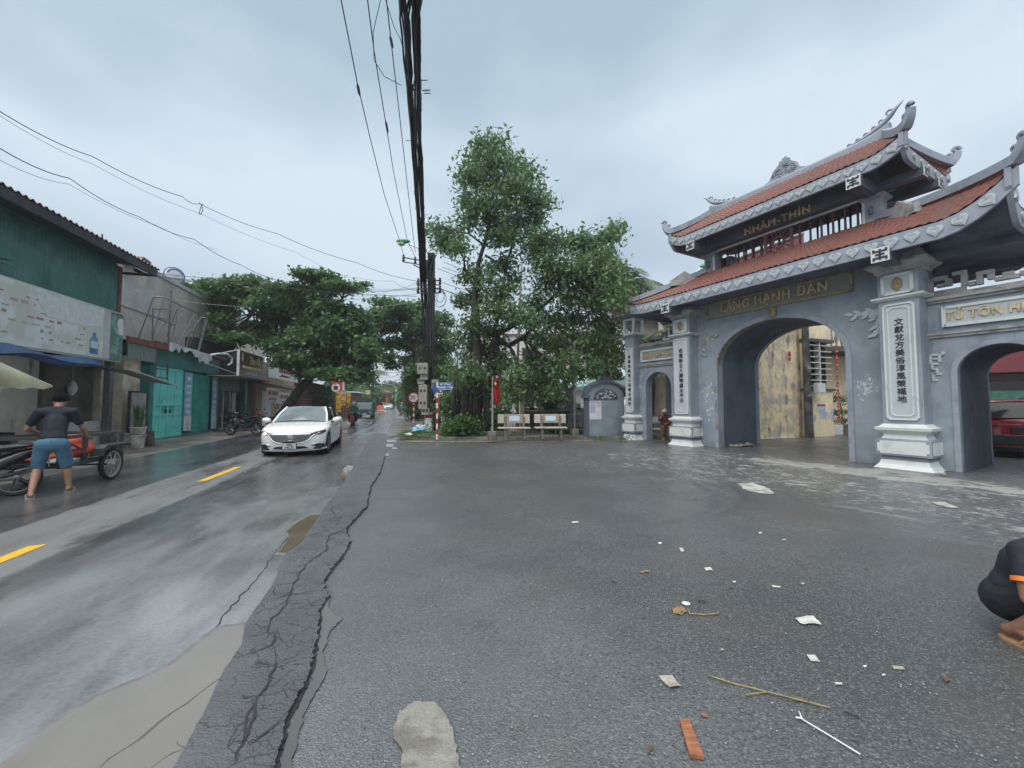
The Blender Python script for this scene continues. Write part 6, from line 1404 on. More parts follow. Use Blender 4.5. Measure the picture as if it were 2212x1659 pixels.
# ---- road signs
def striped(par,h,r,n=7,start=0,base=0):
    for k in range(n): mb=MB(); mb.tube([(0,0,base+h*k/n),(0,0,base+h*(k+1)/n-.001)],r,10); mb.build('red_band' if (k+start)%2 else 'white_band',M_redv if (k+start)%2 else M_paperw,par,smooth=True)
b=G(893.3,912.5,.1); r=thing('weight_limit_sign','round red and white 30t weight limit sign on a striped post','road sign',(b.x,b.y,.1)); z_=A(893.3,859,b.y).z-.1
striped(r,z_-.3,.06,7,0)
mb=MB(); mb.lathe((0,-.08,z_),[(.42,-.01),(.42,.012),(.40,.02)],32,axis='Y'); d_=mb.build('sign_disc',M_redv,r)
mb=MB(); mb.lathe((0,-.095,z_),[(.31,-.004),(.31,.003)],32,axis='Y'); w_=mb.build('white_face',M('sign_white',(.72,.73,.74),.4),d_)
text('30',.42,w_,(-.06,-.103,z_),M_ink,'lettering',.002,.02,sx=.95); text('t',.2,w_,(.21,-.103,z_+.06),M_ink,'lettering',.002,.01)
b=G(944,949,.05); zt=A(942,826,b.y).z-.05; r=thing('street_name_sign','red and white striped post with two blue street name plates','street sign',(b.x,b.y,.05))
striped(r,zt,.042,11,0)
M_sb=M('street_sign_blue',(.02,.11,.36),.4)
mb=MB(); mb.box(.05,.62,-.02,.02,zt-.30,zt-.02); p_=mb.build('name_plate',M_sb,r); text('HẠNH ĐÀN',.135,p_,(.335,-.026,zt-.215),M_paperw,'lettering',.001,.02,sx=.85); text('ĐƯỜNG',.085,p_,(.38,-.026,zt-.09),M_paperw,'lettering',.001,.02)
mb=MB(); mb.lathe((.16,-.024,zt-.085),[(.035,-.003),(.035,.003)],12,axis='Y'); mb.build('city_emblem',M_paperw,p_)
mb=MB(); mb.box(.05,.62,-.023,-.0205,zt-.3,zt-.29); mb.box(.05,.62,-.023,-.0205,zt-.03,zt-.02); mb.build('plate_border',M_paperw,p_)
mb=MB(); mb.box(-.62,-.05,-.02,.02,zt-.42,zt-.1,M=Matrix.Rotation(R(-62),4,'Z')); mb.build('name_plate',M_sb,r)
b=G(*o2(1300+1625/3.687,1400+1040/3.687),.1); r=thing('utility_cabinet','weathered concrete utility cabinet half covered by bushes','cabinet',(b.x+.1,b.y+.9,.1)); z_=1.35
mb=MB(); mb.box(-.36,.36,-.2,.2,0,z_); mb.box(-.4,.4,-.24,.24,z_,z_+.06); c_=mb.build('body',M_conc,r,bevel=.01); mb=MB(); mb.box(-.2,.24,-.22,-.201,z_-.55,z_-.15); mb.build('meter_panel',M_grey,c_)
b=G(*o2(1300+1495/3.687,1400+1000/3.687),.1); r=thing('orange_post','thin orange post behind the utility pole foot','post',(b.x,b.y+2,.1)); mb=MB(); mb.tube([(0,0,0),(0,0,2.0)],.05,6); mb.build('post_tube',M('orange_paint',(.55,.13,.03),.5),r)
# litter heap at the pole foot
def bag(lab,x,y,s_,mat,seed,Y=None,cat='litter',grp=None,z=.12,name='plastic_bag',flat=.5):
    p=G(x,y,z); rn=random.Random(seed); mb=MB(); 
    def fn(u,v):
        a=u*2*PI; b_=v*PI; r_=1+.25*math.sin(3*a+seed)+.2*math.sin(5*b_+a*2+seed*2)
        return Vector((s_*r_*math.sin(b_)*math.cos(a),s_*.8*r_*math.sin(b_)*math.sin(a),s_*flat*(1+math.cos(b_)*r_)*.8))
    mb.grid(fn,16,10); o=mb.build(name,mat,smooth='all'); o.location=p; return tag(o,lab,cat,grp)
M_tblue=M('light_blue_plastic',(.20,.42,.58),.35,bump=.5,bsc=12); M_tw=M('white_plastic_bag',(.60,.60,.58),.4,bump=.5,bsc=12)
bag('blue plastic bag in the litter heap by the utility pole',902,935,.35,M_tblue,1); bag('whitish plastic bag in the litter heap by the utility pole',908,928,.3,M_tw,2); bag('pale mint bag tied at the foot of the wrapped pole',926,926,.28,M('mint_plastic',(.42,.62,.55),.4),3); bag('small white crumpled bag at the kerb corner',884,942,.16,M_tw,4)
# grilles left of the 30t sign
b=G(882,910,.1); r=thing('tree_guard','dark openwork metal tree guard beside the round sign','tree guard',(b.x,b.y+.6,.1)); mb=MB()
for x in (-.35,.05): 
    for k in range(7): mb.tube([(x,0,k*.33),(x+.35,0,k*.33+.16)],.025,4)
    mb.tube([(x,0,0),(x,0,2.4)],.035,5)
mb.tube([(.4,0,0),(.4,0,2.4)],.035,5); mb.build('bars',M_rail,r)
# low red brick wall piece/houses behind pole
r,w_,L_,z_=hut('roadside_stall','small shaded roadside stall behind the utility pole','stall',905,950,862,36,M_wallb,M_ytile,5)
# ================================================================ VEHICLES
M_carw=M('white_car_paint',(.86,.865,.85),.25,var=.02,coat=.8)
M_carr=M('red_car_paint',(.30,.012,.02),.25,var=.03,coat=.8)
M_tyre=M('tyre_rubber',(.022,.022,.023),.75,bump=.2,bsc=60)
M_rim=M('alloy_rim',(.25,.25,.26),.35,metal=.8)
M_blk=M('black_plastic',(.02,.021,.023),.45)
M_wind=M('windscreen_glass',(.19,.22,.23),.05,(.13,.155,.165),.9,.45,.6,var=.05,spec=.45)
M_sglass=M('tinted_side_glass',(.018,.02,.022),.12,spec=.3)
M_chrome=M('chrome',(.65,.66,.67),.12,metal=1)
M_lampc=M('headlight_glass',(.30,.30,.29),.06,spec=.8,coat=1)
M_lampon=M('lit_headlight',(.8,.75,.6),.2,emit=((1,.93,.75),1.6))
M_tail=M('tail_lamp_red',(.35,.01,.01),.2)
M_plate=M('pale_number_plate',(.50,.52,.55),.5)
M_seatv=M('black_seat_vinyl',(.025,.025,.028),.45)
def wheel(par,x,y,r,w,name='wheel',rimr=.68,spokes=10,dish=True,side=1):
    mb=MB(); mb.lathe((x,y,r),[(r*rimr,-w/2),(r*.93,-w/2),(r,-w*.36),(r,w*.36),(r*.93,w/2),(r*rimr,w/2),(r*rimr*.97,w*.3),(r*rimr*.97,-w*.3)],28,axis='Y',cap=False); wh=mb.build(name,M_tyre,par,smooth=True)
    mb=MB(); yo=side*w*.42
    for k in range(spokes):
        a=2*PI*k/spokes; c_=Vector((math.cos(a),0,math.sin(a))); p0=Vector((x,y+yo,r)); mb.tube([p0+c_*.04,p0+c_*r*rimr],[.03,.022],4)
    mb.lathe((x,y+yo,r),[(.01,-.03),(.06,-.02),(.06,.02),(.01,.03)],12,axis='Y'); mb.lathe((x,y,r),[(r*rimr*.9,-w*.42),(r*rimr*1.0,-w*.46),(r*rimr*1.0,w*.46),(r*rimr*.9,w*.42)],24,axis='Y',cap=False)
    mb.lathe((x,y-side*w*.1,r),[(.02,-.01),(r*rimr*.95,-.01),(r*rimr*.95,.01),(.02,.01)],20,mi=1,axis='Y')
    mb.build('rim',[M_rim,M_blk],wh,smooth=True); return wh
def car(label,paint,P,loc,rz,front=True):
    r=thing('car',label,'car',loc,rz); L0,L1=P['front'],P['rear']; W=P['w']; wr=P['wr']; ax=P['axles']
    xs=sorted(set([L0,L0-.02,L0-.06,L0-.13,L0-.25,L0-.4]+list(np.linspace(L0-.5,L1+.5,26))+[a+d for a in ax for d in (-.42,-.36,-.3,-.2,-.1,0,.1,.2,.3,.36,.42)]+[L1+.4,L1+.25,L1+.13,L1+.06,L1+.02,L1]),reverse=True)
    def hw(x,lvl):   # half width in plan at a level
        k=P['lv'][lvl]; f=max(0,(x-(L0-P['fr']))/P['fr']); b=max(0,((L1+P['rr'])-x)/P['rr'])
        s=(1-f**2.6)**.5 if f<1 else 0; s2=(1-b**3.0)**.5 if b<1 else 0
        m=min(s,s2); return max(.0,W/2*k*(m if m<1 else 1))
    def li(t,x): return float(np.interp(x,[q[0] for q in t],[q[1] for q in t]))
    rows=P['rows']; NB=len(rows)
    grid_=[]
    for x in xs:
        col=[]
        cut=0
        for a in ax:
            d=abs(x-a)
            if d<wr+.07: cut=max(cut,math.sqrt(max(0,(wr+.07)**2-d*d))+wr)
        for j,(lvl,zt) in enumerate(rows):
            z=li(zt,x); y=hw(x,lvl)
            if j<3 and cut>0: z=max(z,cut+.02*j) if z<cut+.02*j else z
            nx=x
            # nose slopes back as it rises
            lean_=li(P['nose'],z) if x>L0-.6 else 0; k=max(0,min(1,(x-(L0-.6))/.6)); nx=x-lean_*k
            leanr=li(P['tail'],z) if x<L1+.6 else 0; k2=max(0,min(1,((L1+.6)-x)/.6)); nx=nx+leanr*k2
            col.append((nx,y,z))
        grid_.append(col)
    mb=MB(); n=len(xs); m=NB
    for sgn in (1,-1):
        vs=[];fs=[]
        for col in grid_:
            for (x,y,z) in col: vs.append((x,sgn*y,z))
            c=col[-1]; 
            for q in (.66,.33,0): 
                zz=c[2]+P['crown']*(1-q*q)*min(1,c[1]/.5); vs.append((c[0],sgn*c[1]*q,zz))
        mm=m+3
        fs=[(i*mm+j,(i+1)*mm+j,(i+1)*mm+j+1,i*mm+j+1) for i in range(n-1) for j in range(mm-1)]
        mb.add(vs,fs)
    body=mb.build('body',paint,r,smooth='all',sub=0)
    bm=bmesh.new(); bm.from_mesh(body.data); bmesh.ops.remove_doubles(bm,verts=bm.verts,dist=.0008); bmesh.ops.recalc_face_normals(bm,faces=bm.faces); bm.to_mesh(body.data); bm.free()
    mb=MB(); mb.box(L1+.25,L0-.25,-W*.42,W*.42,.2,.30); 
    for a in ax:
        for s_ in (-1,1): mb.lathe((a,s_*(W/2-.22),wr),[(.02,-.12),(wr+.06,-.12),(wr+.06,.12)],20,axis='Y')
    mb.build('underbody',M_blk,body)
    # greenhouse
    g=P['green']; rings=[]
    N=len(g['x'])
    def gsec(i,inset=0):
        xb,zb,yb,xt,zt,yt=g['x'][i]
        return xb,zb,yb-inset,xt,zt,yt-inset
    mb=MB(); vs=[];fs=[]
    for i in range(N):
        xb,zb,yb,xt,zt,yt=g['x'][i]
        vs+=[(xb,yb,zb),(xb+(xt-xb)*.5,(yb+yt)/2+.02,(zb+zt)/2),(xt,yt,zt),(xt,yt*.5,zt+.025),(xt,0,zt+.035),(xt,-yt*.5,zt+.025),(xt,-yt,zt),(xb+(xt-xb)*.5,-(yb+yt)/2-.02,(zb+zt)/2),(xb,-yb,zb)]
    for i in range(N-1):
        for j in range(8): fs.append((i*9+j,i*9+j+1,(i+1)*9+j+1,(i+1)*9+j))
    # front/rear screens are part of cabin: add as separate pieces
    mi=[]
    mb.add(vs,fs); 
    for fi in range(len(mb.m)):
        j=fi%8; mb.m[fi]=0 if j in (2,3,4,5) else 1
    cab=mb.build('cabin',[paint,M_sglass],r,smooth='all')
    def screen(pts,name,mat,bulge):
        (a,b,c,d)=[Vector(p) for p in pts]   # bl br tr tl
        m_=MB(); nrm=((b-a).cross(d-a)).normalized()
        m_.grid(lambda u,v:(a.lerp(b,u)).lerp(d.lerp(c,u),v)+nrm*bulge*(1-(2*u-1)**2)*(.6+.4*math.sin(PI*v)),14,6); return m_.build(name,mat,cab,smooth='all',fixn=False)
    f=g['front']; 
    ws=screen(((f[0],-f[1],f[2]),(f[0],f[1],f[2]),(f[3],f[4],f[5]),(f[3],-f[4],f[5])),'windscreen',M_wind,.10)
    b=g['back']
    screen(((b[0],b[1],b[2]),(b[0],-b[1],b[2]),(b[3],-b[4],b[5]),(b[3],b[4],b[5])),'rear_window',M_sglass,.05)
    mb=MB()
    for s_ in (-1,1):
        mb.tube([(f[0]-.02,s_*(f[1]+.02),f[2]),((f[0]+f[3])/2-.03,s_*((f[1]+f[4])/2+.04),(f[2]+f[5])/2+.02),(f[3],s_*(f[4]+.01),f[5]+.01)],.035,6)
        mb.tube([(b[0],s_*(b[1]+.02),b[2]),(b[3],s_*(b[4]+.01),b[5]+.01)],.04,6)
        for px in P['bpill']: 
            t_=g['x'][2]; mb.tube([(px,s_*(t_[2]+.012),t_[1]),(px-.03,s_*(t_[5]+.015),t_[4])],.03,4,mi=1)
    mb.build('pillar_trim',[paint,M_blk],cab,smooth=True)
    # wheels, mirrors
    for a in ax:
        for s_ in (-1,1): wheel(r,a,s_*(W/2-.13),wr,.22,side=s_)
    for s_ in (-1,1):
        mb=MB(); mb.sph((P['mir'][0],s_*(W/2+.10),P['mir'][1]),(.09,.13,.085),12,8); m_=mb.build('mirror',paint,r,smooth='all'); mb=MB(); mb.tube([(P['mir'][0]+.02,s_*(W/2+.03),P['mir'][1]-.06),(P['mir'][0]+.02,s_*(W/2-.10),P['mir'][1]-.1)],.03,5); mb.build('mirror_foot',M_blk,m_)
    mb=MB()
    for s_ in (-1,1):
        for px in P['doors']: mb.box(px-.004,px+.004,s_*(W/2*.985)-.004,s_*(W/2*.985)+.006,.38,.88)
        for px in P['hand']: mb.box(px-.09,px+.09,s_*(W/2)-.01,s_*(W/2)+.022,.80,.825)
    mb.build('door_gaps',M_blk,body)
    r['_w']=W; return r,body
SED=dict(front=2.42,rear=-2.45,w=1.84,wr=.335,axles=(1.47,-1.36),fr=.95,rr=.75,lv=dict(sill=.94,low=.985,mid=1.0,belt=.985,deck=.90),
 rows=[('sill',[(-3,.24),(3,.19)]),('low',[(-3,.36),(3,.30)]),('mid',[(-3,.62),(0,.58),(3,.50)]),('belt',[(-2.45,.86),(-1.5,.90),(.8,.86),(1.6,.80),(2.1,.70),(2.42,.62)]),('deck',[(-2.45,.97),(-1.8,1.03),(-1,.99),(.9,.955),(1.5,.885),(2.0,.79),(2.3,.72),(2.42,.68)])],
 nose=[(.19,.10),(.3,.02),(.45,0),(.6,.03),(.7,.10),(.8,.2)],tail=[(.2,.12),(.4,0),(.7,.02),(1.0,.1)],crown=.035,
 green=dict(x=[(.98,.93,.74,.28,1.375,.56),(.6,.93,.79,.15,1.395,.58),(0,.94,.80,-.05,1.41,.59),(-.7,.96,.79,-.65,1.395,.58),(-1.45,1.0,.74,-.95,1.36,.55),(-1.85,1.03,.64,-1.0,1.345,.53)],front=(1.12,.74,.945,.26,.57,1.385),back=(-1.86,.62,1.035,-.98,.53,1.35)),
 bpill=(-.05,-1.0),mir=(.85,1.0),doors=(.95,-.1,-1.05),hand=(.1,-.9))
def front_details(r,P,plate=('30G','545.73')):
    body=[o for o in bpy.data.objects if o.parent==r and o.name.startswith('body')][0]
    def fx(y,z):   # x of the nose surface at lateral y, height z
        f=min(.999,abs(y)/(P['w']/2)); f=(1-f**2)**(1/2.6) if f<1 else 0
        base=P['front']-P['fr']+P['fr']*f
        lean_=float(np.interp(z,[q[0] for q in P['nose']],[q[1] for q in P['nose']])); k=max(0,min(1,(base-(P['front']-.6))/.6)); return base-lean_*k
    def patch(outline,name,mat,par,off=.012,tk=.02,n=7):
        # outline: list (y,z); fill as strips between y-sorted top and bottom curves
        top,bot=outline; mb=MB(); ys=np.linspace(top[0][0],top[-1][0],n*3)
        T=[(y,float(np.interp(y,[p[0] for p in top],[p[1] for p in top]))) for y in ys]; B=[(y,float(np.interp(y,[p[0] for p in bot],[p[1] for p in bot]))) for y in ys]
        vs=[]; 
        for (y,zt),(y2,zb) in zip(T,B):
            for k in range(n+1):
                z=zt+(zb-zt)*k/n; vs.append((fx(y,z)+off,y,z))
        mb.add(vs,[(i*(n+1)+k,(i+1)*(n+1)+k,(i+1)*(n+1)+k+1,i*(n+1)+k+1) for i in range(len(ys)-1) for k in range(n)])
        o=mb.build(name,mat,par,smooth='all'); return o
    def curve(pts,th,name,mat,par,off=.02):
        mb=MB(); mb.tube([(fx(y,z)+off,y,z) for y,z in pts],th,6); return mb.build(name,mat,par,smooth='all')
    gt=[(-.56,.625),(-.4,.635),(0,.64),(.4,.635),(.56,.625)]; gb=[(-.56,.60),(-.48,.50),(-.34,.43),(0,.405),(.34,.43),(.48,.50),(.56,.60)]
    g=patch((gt,gb),'grille',M_blk,body,.012)
    mb=MB()
    for z in (.60,.57,.54,.51,.48,.45):
        half=float(np.interp(z,[.405,.43,.50,.60],[.12,.34,.48,.55])); mb.tube([(fx(y,z)+.02,y,z) for y in np.linspace(-half,half,15)],.006,4)
    mb.build('grille_bars',M_grey,g)
    curve([(-.80,.70),(-.62,.635),(-.53,.56),(-.47,.48),(-.34,.41),(0,.385),(.34,.41),(.47,.48),(.53,.56),(.62,.635),(.80,.70)],.014,'grille_trim',M_chrome,g,.018)
    # emblem: ring with wing strokes
    cx_=fx(0,.545)+.035; mb=MB(); mb.tube([(cx_,.085*math.cos(t),.545+.066*math.sin(t)) for t in np.linspace(0,2*PI,25)],.009,6); mb.tube([(cx_,-.075,.575),(cx_,-.03,.565),(cx_,0,.535),(cx_,.03,.565),(cx_,.075,.575)],.009,5); mb.tube([(cx_,-.05,.52),(cx_,0,.535),(cx_,.05,.52)],.006,5); mb.build('emblem',M_chrome,g,smooth='all')
    for s_ in (-1,1):
        t_=[(.50,.655),(.62,.70),(.74,.725),(.86,.745)]; b_=[(.50,.63),(.62,.625),(.74,.63),(.86,.68)]
        if s_<0: t_=[(-a,b) for a,b in t_[::-1]]; b_=[(-a,b) for a,b in b_[::-1]]
        h=patch((t_,b_),'headlight',M_blk if s_>0 else M_lampc,body,.012)
        mb=MB(); y0=s_*.70; mb.sph((fx(y0,.665)+.015,y0,.665),(.03,.06,.028),10,6); mb.build('lamp_lens',M_lampon if s_<0 else M_lampc,h,smooth='all')
        if s_>0: mb=MB(); y0=.60; mb.sph((fx(y0,.655)+.012,y0,.655),(.02,.045,.022),10,6); mb.build('indicator',M('amber_glass',(.25,.09,.04),.2),h)
        ft=[(.55,.335),(.7,.34),(.84,.33)]; fb=[(.60,.31),(.72,.235),(.85,.225)]
        if s_<0: ft=[(-a,b) for a,b in ft[::-1]]; fb=[(-a,b) for a,b in fb[::-1]]
        fg=patch((ft,fb),'fog_lamp',M_blk,body,.010); curve([(s_*.53,.345),(s_*.7,.353),(s_*.85,.335),(s_*.86,.25)],.012,'fog_trim',M_chrome,fg,.016)
    patch(([(-.45,.24),(-.38,.30),(0,.31),(.38,.30),(.45,.24)],[(-.45,.235),(0,.215),(.45,.235)]),'lower_intake',M_blk,body,.012)
    curve([(-.88,.20),(-.7,.185),(0,.17),(.7,.185),(.88,.20)],.03,'lip',M_carw,body,-.01)
    x_=fx(0,.33)+.05; mb=MB(); mb.box(x_,x_+.01,-.17,.17,.24,.40); pl=mb.build('number_plate',M_plate,body,bevel=.003); mb=MB(); mb.box(x_-.02,x_-.001,-.18,.18,.23,.41); mb.build('plate_frame',M_blk,pl)
    text(plate[0],.082,pl,(x_+.014,0,.358),M_ink,'lettering',.001,.02,rot=(PI/2,0,PI/2)); text(plate[1],.082,pl,(x_+.014,0,.280),M_ink,'lettering',.001,.02,rot=(PI/2,0,PI/2))
    curve([(-.62,.665),(-.3,.685),(0,.69),(.3,.685),(.62,.665)],.004,'bonnet_gap',M_blk,body,.004)
CL=Vector((-6.30,11.4,0)); hd=math.atan2(-.9568,.2908)  # heading
hd=math.atan2(-.964,.2656)+R(1)
c0_=CL-Vector((math.cos(hd),math.sin(hd),0))*2.42
sed,body_=car('white sedan with one headlight lit driving toward the camera',M_carw,SED,c0_,hd); front_details(sed,SED)
for o in [o for o in bpy.data.objects if o.parent==sed and o.name.startswith('cabin')]:
    mb=MB(); mb.tube([(1.05+.0,-.62,.975),(1.1,-.1,.985)],.012,4); mb.tube([(1.05,.0,.975),(1.1,.55,.985)],.012,4); mb.build('wiper',M_blk,o)
    mb=MB(); mb.grid(lambda u,v:Vector((.12-.5*u,-.42+.84*v,1.447-.012*abs(v-.5)*2)),6,6); mb.build('sunroof',M_sglass,o,fixn=False)
    mb=MB(); mb.tube([(.62,.36+.17*math.cos(t),1.03+.12*math.sin(t)) for t in np.linspace(0,PI,12)],.014,5); mb.build('steering_wheel',M_grey,o)
f2=dup(sed,G(838,884.5)+Vector((0,.5,0)),-PI/2+.2,'tiny white car far away where the street bends'); f2.name='car'; f2['group']=''
del f2['group']
# rear of red suv
SUV=dict(front=2.3,rear=-2.25,w=1.86,wr=.36,axles=(1.4,-1.3),fr=.7,rr=.45,lv=dict(sill=.95,low=.99,mid=1.0,belt=.99,deck=.93),
 rows=[('sill',[(-3,.30),(3,.28)]),('low',[(-3,.45),(3,.42)]),('mid',[(-3,.78),(3,.7)]),('belt',[(-2.3,1.0),(3,.95)]),('deck',[(-2.25,1.10),(-1,1.08),(1,1.05),(2.2,.95)])],
 nose=[(.2,.1),(.5,0),(1.0,.15)],tail=[(.2,.10),(.45,0),(.8,.03),(1.1,.10)],crown=.02,
 green=dict(x=[(1.1,1.03,.78,.45,1.57,.60),(.6,1.05,.82,.3,1.60,.62),(0,1.07,.83,-.1,1.63,.64),(-.9,1.09,.82,-.9,1.62,.64),(-1.7,1.10,.79,-1.6,1.59,.62),(-2.12,1.10,.74,-1.78,1.56,.60)],front=(1.2,.78,1.04,.43,.61,1.58),back=(-2.16,.72,1.11,-1.83,.60,1.54)),
 bpill=(0,-1.0),mir=(.9,1.1),doors=(.9,-.1,-1.05),hand=(.1,-.9))
sp=Vector((14.15,11.15,0)); sh=math.atan2(.80,.60)
suv,sb_=car('dark red car seen from behind through the right small arch',M_carr,SUV,sp+Vector((math.cos(sh),math.sin(sh),0))*2.1,sh)
mb=MB(); mb.box(-2.30,-2.2,-.86,.86,.38,.66); mb.build('rear_bumper',M_blk,sb_,bevel=.03)
mb=MB(); mb.box(-2.262,-2.24,-.62,.62,.93,.955); mb.build('chrome_strip',M_chrome,sb_)
for s_ in (-1,1): mb=MB(); mb.box(-2.26,-2.1,s_*.60-.17,s_*.60+.17,.88,1.02); mb.build('tail_lamp',M_tail,sb_,bevel=.02)
mb=MB(); mb.box(-2.27,-2.24,-.22,.22,.72,.86); mb.build('plate_recess',M_blk,sb_)
mb=MB(); mb.tube([(-1.2,.66,1.66),(1.2*.3,.64,1.68)],.02,5); mb.tube([(-1.2,-.66,1.66),(.36,-.64,1.68)],.02,5); mb.build('roof_rail',M_blk,sb_)
o=dup(suv,Vector((17.5,10.6,0)),sh-.15,'second parked car at the right edge behind the red one',None)
# truck
tp_=A(787,904.6,39.7); tr=thing('truck','dark teal green truck with a canvas covered back coming down the street','truck',(tp_.x,39.7,0),math.atan2(-.964,.2656),scale=.88)
M_trk=M('dark_teal_truck_paint',(.018,.075,.09),.35,coat=.4); M_canv=M('dark_green_canvas',(.045,.075,.06),.75,(.03,.055,.045),2,.4,.6)
mb=MB(); mb.poly([(0,-.0),(0,.55),(-.03,.95),(-.22,1.65),(-.5,1.78),(-1.3,1.78),(-1.3,0)],-.86,.86,axis='Y'); 
mb=MB(); pr_=[(0,.45),(.0,.98),(-.2,1.72),(-.4,1.82),(-1.3,1.82),(-1.3,.45)]; mb.poly(pr_,-.86,.86,axis='Y'); cb=mb.build('cab',M_trk,tr,bevel=.05)
mb=MB(); mb.add([(.005,-.74,1.03),(.005,.74,1.03),(-.178,.70,1.66),(-.178,-.70,1.66)],[(0,1,2,3)]); o_=mb.build('windscreen',M_wind,cb); o_.location.x=.015
mb=MB(); mb.box(-.02,.06,-.80,.80,.40,.58); mb.build('bumper',M_trk,cb,bevel=.02)
for s_ in (-1,1):
    mb=MB(); mb.box(.0,.03,s_*.62-.16,s_*.62+.16,.62,.74); mb.build('headlight',M_lampc,cb,bevel=.01); mb=MB(); mb.box(-.1,-.02,s_*.98-.08,s_*.98+.08,1.0,1.4); mb.tube([(-.1,s_*.85,1.35),(-.06,s_*.98,1.38)],.015,4); mb.build('mirror',M_blk,cb)
    mb=MB(); mb.box(0,.02,s_*.5-.12,s_*.5+.12,.92,.95); mb.build('trim_bar',M_chrome,cb)
mb=MB(); mb.box(.07,.075,-.2,.2,.42,.56); mb.build('number_plate',M_plate,cb)
mb=MB(); mb.loft([[(x,-.95,.7),(x,-.96,1.9),(x,-.7,2.2),(x,0,2.32),(x,.7,2.2),(x,.96,1.9),(x,.95,.7)] for x in (-1.4,-4.8)]); mb.build('canvas_back',M_canv,tr,smooth=True)
mb=MB(); mb.box(-4.7,-.2,-.4,.4,.42,.6); mb.build('chassis',M_blk,tr)
for a in (-.65,-3.7):
    for s_ in (-1,1): wheel(tr,a,s_*.74,.37,.24,side=s_,spokes=6)
# ---------------------------------------------------------------- motorbikes
def loftx(mb,st,seg=12,mi=None):
    mb.loft([[(x,y+hy*math.cos(t),z+hz*math.sin(t)) for t in np.linspace(0,2*PI,seg,endpoint=False)] for x,y,z,hy,hz in st],mi)
def bike(label,col,group=None,plate=True,acc=None):
    r=thing('motorbike',label,'motorbike',(0,0,0),0,group); cm=M('bike_'+col[0],col[1],.25,coat=.6)
    for x,nm in ((.62,'front_wheel'),(-.62,'rear_wheel')):
        mb=MB(); R_=.28; mb.lathe((x,0,R_),[(R_-.06,-.045),(R_-.02,-.05),(R_,-.02),(R_,.02),(R_-.02,.05),(R_-.06,.045)],26,axis='Y',cap=False); w=mb.build(nm,M_tyre,r,smooth=True)
        mb=MB(); mb.lathe((x,0,R_),[(R_-.07,-.03),(R_-.055,-.035),(R_-.055,.035),(R_-.07,.03)],24,axis='Y',cap=False); mb.lathe((x,0,R_),[(.02,-.06),(.05,-.05),(.05,.05),(.02,.06)],12,axis='Y')
        for k in range(5): a=2*PI*k/5; mb.tube([(x,0,R_),(x+math.cos(a)*.22,0,R_+math.sin(a)*.22)],.014,4)
        mb.build('rim',M_rim,w)
    mb=MB(); loftx(mb,[(.28,0,.42,.05,.08),(.10,0,.36,.10,.12),(-.15,0,.38,.13,.13),(-.38,0,.48,.14,.13),(-.62,0,.62,.12,.10),(-.85,0,.70,.07,.06),(-.95,0,.72,.02,.03)]); b=mb.build('body',cm,r,smooth='all')
    mb=MB(); loftx(mb,[(.52,0,.60,.10,.12),(.42,0,.58,.15,.22),(.32,0,.50,.16,.24),(.26,0,.40,.12,.16)]); mb.build('leg_shield',cm,r,smooth='all')
    mb=MB(); loftx(mb,[(.05,0,.66,.07,.03),(-.08,0,.71,.13,.05),(-.35,0,.73,.13,.055),(-.6,0,.78,.12,.05),(-.8,0,.80,.08,.03)]); mb.build('seat',M_seatv,r,smooth='all')
    mb=MB(); loftx(mb,[(.50,0,.90,.03,.03),(.46,0,.92,.12,.09),(.36,0,.92,.12,.08),(.28,0,.90,.05,.04)]); h=mb.build('handlebar_cowl',cm,r,smooth='all'); mb=MB(); mb.sph((.50,0,.90),(.04,.075,.05),12,8); mb.build('headlight',M_lampc,h)
    mb=MB(); mb.tube([(.28,-.34,.95),(.36,-.2,.96),(.38,0,.94),(.36,.2,.96),(.28,.34,.95)],.016,6); mb.tube([(.27,-.34,.95),(.24,-.42,.94)],.02,6); mb.tube([(.27,.34,.95),(.24,.42,.94)],.02,6); mb.build('handlebar',M_blk,r,smooth='all')
    for s_ in (-1,1): mb=MB(); mb.tube([(.34,s_*.2,.96),(.36,s_*.28,1.15)],.007,4); mb.sph((.36,s_*.31,1.18),(.02,.065,.045),10,6); mb.build('mirror',M_blk,r)
    mb=MB(); 
    for s_ in (-1,1): mb.tube([(.62,s_*.07,.28),(.48,s_*.07,.62)],.022,6)
    mb.tube([(.44,0,.6),(.38,0,.92)],.03,6); mb.build('fork',M_rim,r)
    mb=MB(); mb.grid(lambda u,v:Vector((.62+.32*math.cos(R(20+150*u)),(-.06+.12*v),.28+.32*math.sin(R(20+150*u))+.015*math.sin(PI*v))),12,3); mb.build('mudguard',cm,r,smooth='all')
    mb=MB(); mb.tube([(.1,-.1,.25),(-.3,-.16,.24),(-.5,-.17,.32),(-.85,-.18,.40)],[.02,.02,.045,.05],8); mb.build('exhaust',M_rim,r,smooth='all')
    mb=MB(); mb.box(-.12,.2,-.1,.1,.18,.34); mb.tube([(-.1,.1,.28),(-.62,.1,.28)],.03,5); mb.build('engine',M_rail,r,bevel=.02)
    mb=MB(); mb.box(-.96,-.92,-.1,.1,.62,.70); mb.build('tail_lamp',M_tail,r,bevel=.01)
    mb=MB(); mb.tube([(-.8,0,.62),(-.92,0,.42)],.03,5); mb.build('rear_fender',M_blk,r)
    if plate: mb=MB(); mb.box(-.955,-.945,-.10,.10,.42,.57); mb.build('number_plate',M_plate,r)
    mb=MB(); mb.tube([(-.35,-.13,.78),(-.7,-.15,.80),(-.92,-.1,.84),(-.95,0,.85),(-.92,.1,.84),(-.7,.15,.80),(-.35,.13,.78)],.013,5); mb.build('grab_rail',M_rim,r)
    return r
def put(o,p,rz): o.location=p; o.rotation_euler=(0,0,rz); return o
nb_=bike('black motorbike at the left edge hitched to the metal cart',('black',(.02,.021,.024)))
